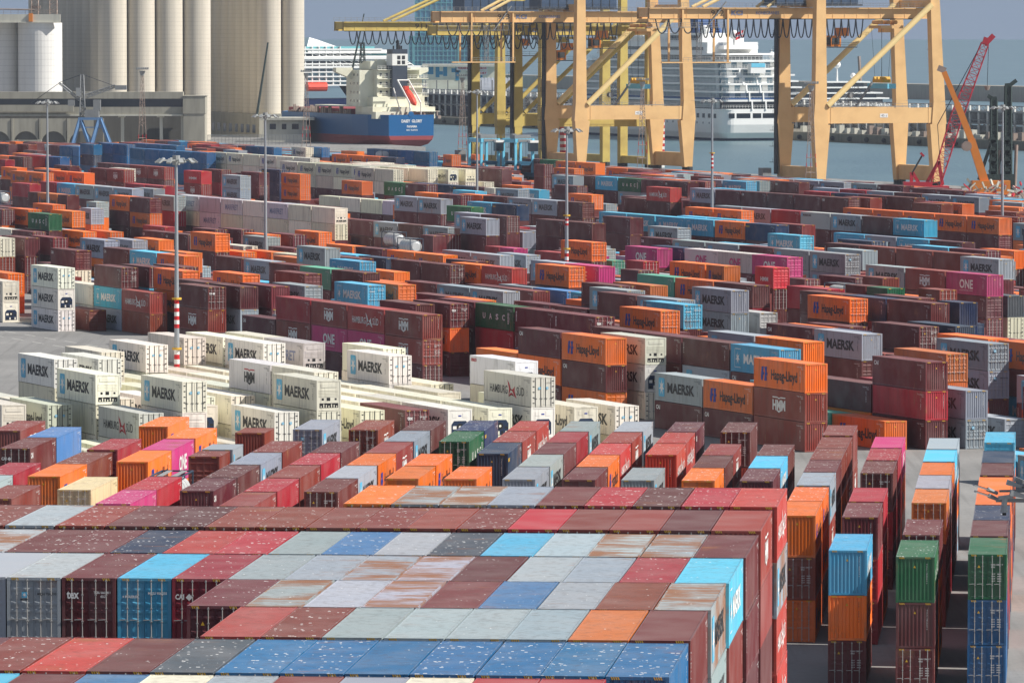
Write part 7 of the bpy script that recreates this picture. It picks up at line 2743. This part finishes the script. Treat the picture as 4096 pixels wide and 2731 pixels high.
LABELS = '''\
4|white refrigerated container right of a white one, left of a crimson one
4|white refrigerated container with red bird-like emblem, left of a bright orange one
4|white refrigerated container with star emblem, behind a bright orange one
4|white refrigerated container with star emblem, standing on a white one, sixth such from the left
4|white refrigerated container under a white one, left of a brownish red one, towards the left
4|white refrigerated container with star emblem, behind a brownish red one
4|white refrigerated container right of a white one, left of a brown one
4|white refrigerated container with blue emblem, left of a dark maroon one
4|white refrigerated container under a white one, right of a white one, behind a grey one
4|white refrigerated container with its cooling unit facing, standing on a white one, towards the left
0|dark maroon container with small vertical letters, right of a white one
4|white refrigerated container with star emblem, behind a green one
4|white refrigerated container behind a mid blue one
4|white refrigerated container with blue emblem, behind a navy blue one
4|white refrigerated container with its cooling unit facing, behind a brown one
4|white refrigerated container left of a crimson one, near the centre
4|white refrigerated container behind a terracotta red one
4|white refrigerated container with red bird-like emblem, standing on a white one
4|white refrigerated container with blue emblem, behind a grey one
4|white refrigerated container under a white one, right of a grey one
4|white refrigerated container with star emblem, in front of a bright orange one
4|white refrigerated container under a white one, right of a mid blue one
4|white refrigerated container under a white one, with closed doors facing, standing on a white one
4|white refrigerated container with star emblem, right of a white one, at the very left
4|white refrigerated container under a white one, behind a white one, twelfth such from the left
4|white refrigerated container left of a dark maroon one, fourth such from the left
0|grey container under a grey one, right of a dark maroon one
0|grey container right of a crimson one, standing on a grey one
0|bright orange container standing directly on the ground
0|grey container standing directly on the ground
0|brownish red container under a brown one
0|brown container under a bright orange one
0|bright orange container standing on a brown one
0|grey container under a grey one, standing on a dark maroon one
0|grey container right of a faded orange one
0|dark maroon container under a crimson one
0|crimson container under a dark maroon one
0|dark maroon container with small corner letters, standing on a crimson one
4|white refrigerated container with its cooling unit facing, behind a white one, left of centre
4|white refrigerated container under a white one, behind a white one, near the centre
4|white refrigerated container with small red lettering
4|white refrigerated container under a white one, behind a white one, third such from the left
4|white refrigerated container with star emblem, behind a white one, second such from the left
4|white refrigerated container under a white one, behind a white one, leftmost such
4|white refrigerated container with star emblem, standing on a white one, leftmost such
0|faded orange container standing on a bright orange one
4|white refrigerated container with star emblem, under a white one, behind a white one
4|white refrigerated container with star emblem, with closed doors facing, left of a dark maroon one
4|white refrigerated container under a white one, behind a white one, fourth such from the left
4|white refrigerated container topmost of its stack, behind a white one, second such from the left
0|light blue container right of a dark maroon one, standing on a dark maroon one
4|white refrigerated container under a white one, right of a dark maroon one, left of centre
4|white refrigerated container right of a magenta one
4|white refrigerated container under a white one, behind a white one, fifth such from the left
4|white refrigerated container with star emblem, standing on a white one, fifth such from the left
0|bright orange container right of a light blue one, left of a grey one
4|white refrigerated container under a white one, behind a white one, ninth such from the left
4|white refrigerated container with star emblem, behind a white one, fifth such from the left
4|white refrigerated container with slate blue lettering, with its cooling unit facing
0|bright orange container under a dark maroon one, right of a dark maroon one
0|dark maroon container with small corner letters, left of a white one
0|bright orange container left of a white one, standing on a dark maroon one
0|white refrigerated container under a white one, left of a dark maroon one
0|white refrigerated container with star emblem, left of a grey one
0|white refrigerated container with star emblem, right of a bright orange one
4|white refrigerated container under a white one, behind a white one, sixth such from the left
4|white refrigerated container in front of a dark maroon one, fourth such from the left
4|white refrigerated container under a white one, behind a white one, seventh such from the left
4|white refrigerated container with star emblem, in front of a brown one
0|dark maroon container under a grey one, right of a bright orange one
0|grey container ribbed end showing, right of a bright orange one
0|dark maroon container behind a faded orange one
0|dark maroon container with small vertical letters, left of a bright orange one
0|brown container under a brown one
0|brown container standing on a brown one
0|dark maroon container right of a green one
0|bright orange container right of a dark maroon one, left of a light blue one
0|light blue container door end showing, standing on a dark maroon one
0|dark maroon container under a bright orange one, right of a brown one
0|bright orange container under a dark maroon one, ribbed end showing
0|dark maroon container with small vertical letters, standing on a bright orange one
0|dark maroon container right of a light blue one
0|dark maroon container left of a navy blue one
0|navy blue short container
0|bright orange container right of a dark maroon one, left of a navy blue one
0|grey container right of a light blue one
0|grey container in front of a dark maroon one, standing on a grey one
0|pale grey container with small corner lettering
0|dark maroon container left of a dark maroon one, standing on a grey one
0|dark maroon container right of a grey one, standing on a crimson one
0|brown container under a dark maroon one
0|dark maroon container with small corner letters, standing on a brown one
0|dark maroon container with small vertical letters, standing on a dark maroon one
0|grey container left of a mint green one
0|light blue container behind a terracotta red one
0|bright orange container right of a light blue one, left of a dark maroon one
0|dark maroon container under a magenta one
0|magenta container left of a dark maroon one
0|bright orange container right of a brownish red one, behind a dark maroon one
0|brownish red container under a terracotta red one
0|terracotta red container standing on a brownish red one
0|dark maroon container left of a mint green one
0|white refrigerated container under a charcoal one
0|bright orange container standing on a bright orange one
0|dark maroon container right of a mint green one
0|grey container behind a green one
0|brownish red container standing directly on the ground
0|white refrigerated container with star emblem, under a white one, left of a brownish red one
0|white refrigerated container with star emblem, with its cooling unit facing, in the middle distance
0|white refrigerated container left of a brownish red one, standing on a white one
0|light blue container under a dark maroon one
0|dark maroon container standing on a light blue one
0|bright red short container
0|faded orange short container
0|bright orange container left of a magenta one
0|magenta container behind a dark maroon one
0|white refrigerated container left of a bright orange one, second such from the left
0|white refrigerated container in front of a bright orange one, at the very left
0|grey container right of a brownish red one
0|magenta container right of a pinkish white one
0|grey container left of a grey one, standing on a grey one
0|brownish red container at the very right
0|white refrigerated container under a dark maroon one
0|dark maroon container with small corner letters, in front of a bright orange one
0|terracotta red container right of a bright orange one
0|magenta container right of a crimson one
0|grey container behind a mint green one
0|dark maroon container left of a bright orange one, behind a grey one
0|bright orange container right of a brownish red one, standing on a dark maroon one
0|grey container standing on a bright orange one
0|dark maroon container ribbed end showing, right of a white one
0|white refrigerated container standing on a brown one
0|light blue container right of a navy blue one
0|white refrigerated container behind a faded orange one
0|bright orange container left of a brownish red one
0|grey container in front of a light blue one
0|navy blue container standing on a dark maroon one
0|dark maroon container left of a dark maroon one, behind a bright orange one
0|light blue container in front of a bright orange one
3|white tank container right of a white one
0|light blue container right of a light blue one
0|dark maroon container under a grey one, ribbed end showing
0|grey container in front of a grey one, standing on a dark maroon one
0|dark maroon container under a bright orange one, left of a bright orange one
0|bright orange container right of a bright orange one, standing on a dark maroon one
0|dark maroon container left of a light blue one, standing on a dark maroon one
3|white tank container right of a grey one
0|green container right of a bright orange one
0|white refrigerated container left of a brownish red one, behind a bright orange one
0|white refrigerated container with its cooling unit facing, left of centre, in the middle distance
0|dark maroon container in front of a bright orange one, near the centre
0|dark maroon container with small corner letters, in front of a grey one
0|grey container left of a green one
0|dark maroon container with small corner letters, in front of a navy blue one
3|white tank container at the very left
0|white refrigerated container left of a grey one, in front of a white one
0|white refrigerated container right of a brown one
0|white refrigerated container left of a dark maroon one, behind a white one, near the centre
0|white refrigerated container right of a navy blue one, behind a dark maroon one
0|white refrigerated container in front of a brownish red one
0|white refrigerated container left of a green one
0|white refrigerated container topmost of its stack, behind a green one, leftmost such
0|white refrigerated container right of a navy blue one, behind a navy blue one
0|white refrigerated container with blue emblem, with its cooling unit facing, standing on a white one
0|white refrigerated container under a white one, behind a navy blue one, near the centre
0|white refrigerated container with its cooling unit facing, standing on a white one, near the centre
0|white refrigerated container left of a dark maroon one, sixth such from the left
3|white tank container hidden among the stacks
3|white tank container right of a strong blue one
0|white refrigerated container with blue emblem, right of a brownish red one
4|white refrigerated container topmost of its stack, behind a white one, 30th such from the left
4|white refrigerated container topmost of its stack, behind a dark maroon one, left of centre
4|white refrigerated container topmost of its stack, behind a white one, 29th such from the left
4|white refrigerated container topmost of its stack, behind a white one, 43th such from the left
4|white refrigerated container topmost of its stack, behind a white one, 36th such from the left
4|white refrigerated container topmost of its stack, behind a white one, 28th such from the left
4|white refrigerated container in front of a white one, behind a white one, near the centre
4|white refrigerated container under a white one, behind a white one, eleventh such from the left
4|white refrigerated container with dark crest lettering
0|dark maroon container under a bright orange one, left of a brownish red one
0|bright orange container ribbed end showing, right of a grey one
0|dark maroon container with small corner letters, under a grey one
0|grey container right of a white one, standing on a dark maroon one
0|dark maroon container right of a brown one, standing on a bright orange one
4|white refrigerated container in front of a dark maroon one, fifteenth such from the left
0|dark maroon container left of a light blue one, standing on a grey one
0|dark maroon container right of a white one, in front of a bright orange one
4|white refrigerated container topmost of its stack, behind a white one, in the middle distance
0|bright orange container under a dark maroon one, right of a white one
0|dark maroon container with small corner letters, near the centre
0|dark maroon container right of a pale grey one
0|terracotta red container standing on a magenta one
0|magenta container under a brown one
0|brown container standing on a magenta one
0|brown container under a crimson one
0|crimson container standing on a brown one
0|dark maroon container with small corner letters, right of a grey one
0|crimson container under a green one
0|green container standing on a crimson one
0|navy blue container left of a dark maroon one
0|dark maroon container right of a grey one, left of a grey one
3|white tank container right of a dark maroon one
0|bright orange container right of a mint green one
0|brown container right of a grey one
0|grey container left of a brown one
0|white refrigerated container right of a light blue one
0|white refrigerated container left of a light blue one
0|bright orange container left of a faded orange one
0|pinkish white container with three magenta letters
0|brownish red container ribbed end showing, in front of a light blue one
0|white refrigerated container right of a brownish red one, left of a grey one
0|bright orange container left of a navy blue one, standing on a dark maroon one
0|dark maroon container ribbed end showing, standing on a dark maroon one, near the centre
0|dark maroon container door end showing, left of a light blue one
0|grey container right of a pale grey one
0|bright orange container in front of a brownish red one
0|white refrigerated container left of a dark maroon one, behind a dark maroon one
0|white refrigerated container behind a bright orange one, sixth such from the left
0|white refrigerated container in front of a dark maroon one, tenth such from the left
0|white refrigerated container behind a dark maroon one, seventh such from the left
0|white refrigerated container with slate blue lettering, in front of a navy blue one
0|white refrigerated container behind a bright orange one, fourth such from the left
0|white refrigerated container in front of a dark maroon one, eighth such from the left
0|white refrigerated container behind a dark maroon one, fourth such from the left
0|white refrigerated container right of a pinkish white one
0|white refrigerated container under a pinkish white one
0|pinkish white refrigerated container standing on a white one
0|white refrigerated container right of a crimson one
0|white refrigerated container with slate blue lettering, right of a grey one
0|terracotta red container standing on a dark maroon one
0|pinkish white refrigerated container standing on a dark maroon one
0|white refrigerated container left of a pinkish white one, standing on a dark maroon one
0|white refrigerated container standing on a dark maroon one, fifth such from the left
0|white refrigerated container right of a dark maroon one, second such from the left
0|white refrigerated container under a grey one
0|white refrigerated container topmost of its stack, behind a green one, second such from the left
0|white refrigerated container topmost of its stack, behind a white one, 38th such from the left
0|white refrigerated container topmost of its stack, behind a white one, 32th such from the left
0|white refrigerated container left of a brownish red one, in front of a bright orange one
0|white refrigerated container left of a bright orange one, in front of a dark maroon one
0|white refrigerated container right of a bright orange one, behind a grey one, left of centre
0|white refrigerated container with blue emblem, behind a bright orange one, left of centre
0|white refrigerated container behind a bright orange one, ninth such from the left
0|white refrigerated container with blue emblem, standing on a white one, sixth such from the left
0|white refrigerated container left of a bright orange one, standing on a dark maroon one
0|white refrigerated container with blue emblem, standing on a white one, fifth such from the left
0|white refrigerated container standing on a dark maroon one, third such from the left
0|white refrigerated container with blue emblem, in front of a bright orange one
0|white refrigerated container standing on a dark maroon one, second such from the left
0|white refrigerated container with blue emblem, behind a bright orange one, third such from the left
0|white refrigerated container with blue emblem, behind a bright orange one, second such from the left
0|white refrigerated container in front of a strong blue one, left of centre
0|white refrigerated container in front of a navy blue one, third such from the left
0|white refrigerated container topmost of its stack, behind a white one, 39th such from the left
0|white refrigerated container in front of a bright orange one, fifth such from the left
0|white refrigerated container right of a bright orange one, in front of a bright orange one
0|white refrigerated container in front of a light blue one
0|white refrigerated container right of a white one, left of a strong blue one
0|white refrigerated container in front of a bright orange one, sixth such from the left
0|white refrigerated container left of a navy blue one
0|white refrigerated container behind a navy blue one, second such from the left
0|white refrigerated container in front of a strong blue one, third such from the left
0|white refrigerated container behind a navy blue one, leftmost such
0|white refrigerated container with blue emblem, in front of a strong blue one
0|white refrigerated container behind a dark maroon one, sixth such from the left
0|white refrigerated container in front of a strong blue one, leftmost such
0|white refrigerated container behind a dark maroon one, fifth such from the left
0|white refrigerated container with blue emblem, in front of a grey one
0|white refrigerated container under a white one, right of a strong blue one
0|white refrigerated container with blue emblem, right of a strong blue one
2|brownish red container topmost of its stack, at the very left
2|bright orange container left of a cream one
2|brownish red container behind a cream one
2|crimson container right of a white one
2|bright orange container behind a magenta one
2|cream container topmost of its stack
2|bright orange container in front of a crimson one
2|magenta container left of a bright orange one
2|bright orange container behind a brownish red one
2|dark maroon container left of a mid blue one
2|mid blue container topmost of its stack
2|brown container left of a mid blue one
2|crimson container at the very left
2|magenta container right of a cream one
2|crimson container right of a bright orange one
3|white tank container right of a bright orange one
2|brownish red short container door end showing
2|brownish red short container ribbed end showing
2|dark maroon container right of a crimson one
2|dark maroon container ribbed end showing, right of a brownish red one
2|grey container ribbed end showing, in front of a brownish red one
2|brownish red container topmost of its stack, in front of a white one
2|grey container door end showing, left of a white one
2|brownish red container right of a dark maroon one, behind a brownish red one
2|crimson container left of a brownish red one
2|brownish red container topmost of its stack, right of a grey one
2|crimson container right of a brownish red one
2|dark maroon container right of a grey one, in front of a white one
2|brown container topmost of its stack, door end showing
2|dark maroon container door end showing, right of a brownish red one
2|grey container right of a crimson one, left of a bright orange one
2|bright orange container in front of a brown one
2|brown container right of a brown one
2|grey container right of a brown one
2|dark maroon container right of a dark maroon one, left of a white one
2|bright orange container door end showing, left of a bright orange one
2|bright orange container left of a green one
2|green container left of a navy blue one
2|navy blue container right of a white one
2|bright orange container in front of a green one
2|navy blue container right of a green one
2|brown container right of a navy blue one
2|terracotta red container right of a white one
2|grey container right of a navy blue one, left of a grey one
2|grey container right of a navy blue one, left of a dark maroon one
2|dark maroon container right of a brown one, in front of a crimson one
2|crimson container right of a terracotta red one
2|grey container ribbed end showing, left of a white one
2|dark maroon container left of a bright orange one, behind a dark maroon one
2|bright orange container left of a terracotta red one
2|terracotta red container in front of a brown one
2|brown container ribbed end showing, right of a white one
2|grey container right of a white one, behind a grey one
2|grey container right of a terracotta red one
2|terracotta red container left of a terracotta red one
2|terracotta red container behind a bright orange one
2|dark maroon container with small corner letters, topmost of its stack, right of centre
2|bright orange container door end showing, behind a crimson one
2|dark maroon container right of a terracotta red one
2|brown container behind a crimson one
2|dark maroon container left of a brownish red one, standing on a brown one
2|dark maroon container behind a terracotta red one
2|light blue container behind a dark maroon one
2|dark maroon container right of a dark maroon one, in front of a brownish red one
2|bright orange container under a brownish red one
2|brownish red container under a bright orange one
2|bright orange container standing on a brownish red one
2|bright orange container right of a terracotta red one, in front of a grey one
2|grey container behind a bright orange one, towards the right
2|dark maroon container ribbed end showing, left of a brownish red one
2|brownish red container topmost of its stack, behind a dark maroon one
2|brownish red container right of a brownish red one, in front of a brownish red one
2|brownish red container in front of a bright orange one
2|dark maroon container under a bright orange one, towards the right
2|bright orange container under a light blue one
2|light blue container standing on a bright orange one
2|dark maroon container right of a dark maroon one, left of a crimson one
2|crimson container right of a brown one
2|dark maroon container door end showing, left of a crimson one
2|crimson container left of a magenta one
2|dark maroon container under a dark maroon one
2|dark maroon container under a green one
2|green container standing on a dark maroon one
2|dark maroon container door end showing, left of a faded orange one
2|faded orange container behind a dark maroon one
2|grey container behind a faded orange one
2|bright orange container door end showing, behind a grey one
2|strong blue container under a strong blue one
2|strong blue container under a green one
2|green container standing on a strong blue one
2|dark maroon container ribbed end showing, behind a green one
2|navy blue container left of a bright orange one
2|bright orange container behind a navy blue one
2|dark maroon container left of a light blue one, in front of a navy blue one
2|light blue container right of a grey one
1|terracotta red container fourth from top, right end of the near block's back roof row
1|terracotta red container third from top, right end of the near block's back roof row
1|grey container second from top, right end of the near block's back roof row
1|terracotta red container roof, first from the right in the near block's back roof row
1|crimson container roof, second from the right in the near block's back roof row
1|dark maroon container roof, third from the right in the near block's back roof row
1|crimson container roof, fourth from the right in the near block's back roof row
1|dark maroon container roof, fifth from the right in the near block's back roof row
1|grey container roof, sixth from the right in the near block's back roof row
1|grey rusty container roof, seventh from the right in the near block's back roof row
1|grey rusty container roof, eighth from the right in the near block's back roof row
1|bright orange container roof, ninth from the right in the near block's back roof row
1|brownish red container roof, sixth from the right in the near block's second roof row
1|brownish red container roof, seventh from the right in the near block's second roof row
1|brownish red container roof, eighth from the right in the near block's second roof row
1|brownish red container roof, ninth from the right in the near block's second roof row
1|brownish red container roof, tenth from the right in the near block's second roof row
1|brownish red container roof, eleventh from the right in the near block's second roof row
1|dark maroon container roof, twelfth from the right in the near block's second roof row
1|dark maroon container roof, thirteenth from the right in the near block's second roof row
1|brownish red container roof, fourteenth from the right in the near block's second roof row
1|grey container roof, fifteenth from the right in the near block's second roof row
1|brownish red container roof, sixteenth from the right in the near block's second roof row
1|dark maroon container second from top, right end of the near block's third roof row
1|dark maroon container roof, first from the right in the near block's third roof row
1|grey rusty container roof, second from the right in the near block's third roof row
1|grey rusty container roof, third from the right in the near block's third roof row
1|grey container roof, fourth from the right in the near block's third roof row
1|light blue container roof, fifth from the right in the near block's third roof row
1|charcoal container roof, sixth from the right in the near block's third roof row
1|grey container roof, seventh from the right in the near block's third roof row
1|mid blue container roof, eighth from the right in the near block's third roof row
1|grey container roof, ninth from the right in the near block's third roof row
1|crimson container roof, tenth from the right in the near block's third roof row
1|terracotta red container roof, eleventh from the right in the near block's third roof row
1|navy blue container roof, twelfth from the right in the near block's third roof row
1|dark maroon container roof, thirteenth from the right in the near block's third roof row
1|dark maroon container roof, fourteenth from the right in the near block's third roof row
1|grey rusty container roof, fifteenth from the right in the near block's third roof row
1|brownish red container second from top, right end of the near block's fourth roof row
1|light blue container roof, first from the right in the near block's fourth roof row
1|crimson container roof, second from the right in the near block's fourth roof row
1|grey container roof, third from the right in the near block's fourth roof row
1|grey container roof, fourth from the right in the near block's fourth roof row
1|dark maroon container roof, fifth from the right in the near block's fourth roof row
1|grey rusty container roof, sixth from the right in the near block's fourth roof row
1|grey rusty container roof, seventh from the right in the near block's fourth roof row
1|grey container roof, eighth from the right in the near block's fourth roof row
1|grey container roof, ninth from the right in the near block's fourth roof row
1|crimson container roof, tenth from the right in the near block's fourth roof row
1|light blue container roof, eleventh from the right in the near block's fourth roof row
1|dark maroon container roof, twelfth from the right in the near block's fourth roof row
1|grey container roof, thirteenth from the right in the near block's fourth roof row
1|grey rusty container roof, first from the right in the near block's fifth roof row
1|brownish red container roof, second from the right in the near block's fifth roof row
1|grey container roof, third from the right in the near block's fifth roof row
1|mid blue container roof, fourth from the right in the near block's fifth roof row
1|dark maroon container roof, fifth from the right in the near block's fifth roof row
1|grey rusty container roof, sixth from the right in the near block's fifth roof row
1|grey container roof, seventh from the right in the near block's fifth roof row
1|grey rusty container roof, eighth from the right in the near block's fifth roof row
1|dark maroon container roof, ninth from the right in the near block's fifth roof row
1|faded orange container roof, second from the right in the near block's sixth roof row
1|grey container roof, third from the right in the near block's sixth roof row
1|grey container roof, fourth from the right in the near block's sixth roof row
1|grey container roof, fifth from the right in the near block's sixth roof row
1|grey container roof, sixth from the right in the near block's sixth roof row
1|brownish red container roof, seventh from the right in the near block's sixth roof row
1|terracotta red container roof, eighth from the right in the near block's sixth roof row
1|strong blue container roof, first from the right in the near block's seventh roof row
1|strong blue container roof, second from the right in the near block's seventh roof row
1|strong blue container roof, third from the right in the near block's seventh roof row
1|strong blue container roof, fourth from the right in the near block's seventh roof row
1|strong blue container roof, fifth from the right in the near block's seventh roof row
1|strong blue container roof, sixth from the right in the near block's seventh roof row
1|strong blue container roof, seventh from the right in the near block's seventh roof row
1|charcoal container roof, eighth from the right in the near block's seventh roof row
1|dark maroon container roof, ninth from the right in the near block's seventh roof row
1|terracotta red container roof, tenth from the right in the near block's seventh roof row
1|brownish red container roof, eleventh from the right in the near block's seventh roof row
1|white container roof, third from the right in the near block's front roof row
1|grey container roof, sixth from the right in the near block's front roof row
1|white container roof, seventh from the right in the near block's front roof row
1|mid blue container roof, eighth from the right in the near block's front roof row
1|dark maroon container roof, ninth from the right in the near block's front roof row
4|white refrigerated container standing directly on the ground, behind a brownish red one
4|white refrigerated container with blue emblem, standing directly on the ground
4|white refrigerated container topmost of its stack, behind a white one, fourth such from the left
4|white refrigerated container standing directly on the ground, right of a bright orange one
4|white refrigerated container with blue emblem, with its cooling unit facing, behind a bright orange one
4|white refrigerated container with star emblem, behind a white one, third such from the left
4|white refrigerated container standing directly on the ground, leftmost such
4|white refrigerated container with star emblem, standing directly on the ground
4|white refrigerated container topmost of its stack, behind a white one, fourteenth such from the left
4|white refrigerated container topmost of its stack, behind a white one, fifth such from the left
4|white refrigerated container under a white one, right of a bright orange one, towards the left
4|white refrigerated container standing on a white one, fourteenth such from the left
4|white refrigerated container topmost of its stack, behind a white one, eleventh such from the left
4|white refrigerated container with blue emblem, behind a white one, leftmost such
4|white refrigerated container topmost of its stack, behind a white one, third such from the left
4|white refrigerated container with star emblem, behind a white one, fourth such from the left
4|white refrigerated container topmost of its stack, behind a white one, tenth such from the left
4|white refrigerated container topmost of its stack, behind a white one, seventeenth such from the left
4|white refrigerated container topmost of its stack, behind a white one, thirteenth such from the left
4|white refrigerated container with blue emblem, behind a white one, second such from the left
4|white refrigerated container topmost of its stack, behind a white one, eighth such from the left
4|white refrigerated container with blue emblem, behind a white one, third such from the left
4|white refrigerated container topmost of its stack, behind a white one, twelfth such from the left
'''

labs = iter(LABELS.strip().splitlines()); far_items = []
for line in TOWERS.strip().splitlines():
    a, u, codes = line.split(); zone = a[0]; v = float(a[1:]); u = float(u)
    for lvl, cd in enumerate(codes.split(',')):
        fl, code = cd[-1], cd[:-1]
        if fl in '#@':
            gi, lab = next(labs).split('|', 1)
            if code[0] == 'T': tank_container(zone, v, u, lvl, lab); continue
            container(zone, v, u, lvl, code, lab, fl == '#', GROUPS[int(gi)])
        else: far_items.append((zone, v, u, lvl, code, {'0': 3, '1': 50, '5': 200}[fl]))
stuff_containers('stacked_containers', far_items, 'mass of smaller and half hidden containers filling the yard lines', 'containers', 'containers in the long yard lines')

# ---------------------------------------------------------------- the hazy air over the harbour
hz = MB(); hz.box(-2900, 2900, -450, 5200, -8.0, 130.0)
hm = bpy.data.materials.new('haze'); hm.use_nodes = True; ht = hm.node_tree
for n_ in list(ht.nodes):
    if n_.type == 'BSDF_PRINCIPLED': ht.nodes.remove(n_)
pv = ht.nodes.new('ShaderNodeVolumePrincipled')
pv.inputs['Color'].default_value = (0.80, 0.88, 1.0, 1); pv.inputs['Density'].default_value = HAZE; pv.inputs['Anisotropy'].default_value = 0.2
ht.links.new(pv.outputs[0], [n_ for n_ in ht.nodes if n_.type == 'OUTPUT_MATERIAL'][0].inputs['Volume'])
ho = hz.build('haze', hm); tag(ho, kind='stuff')
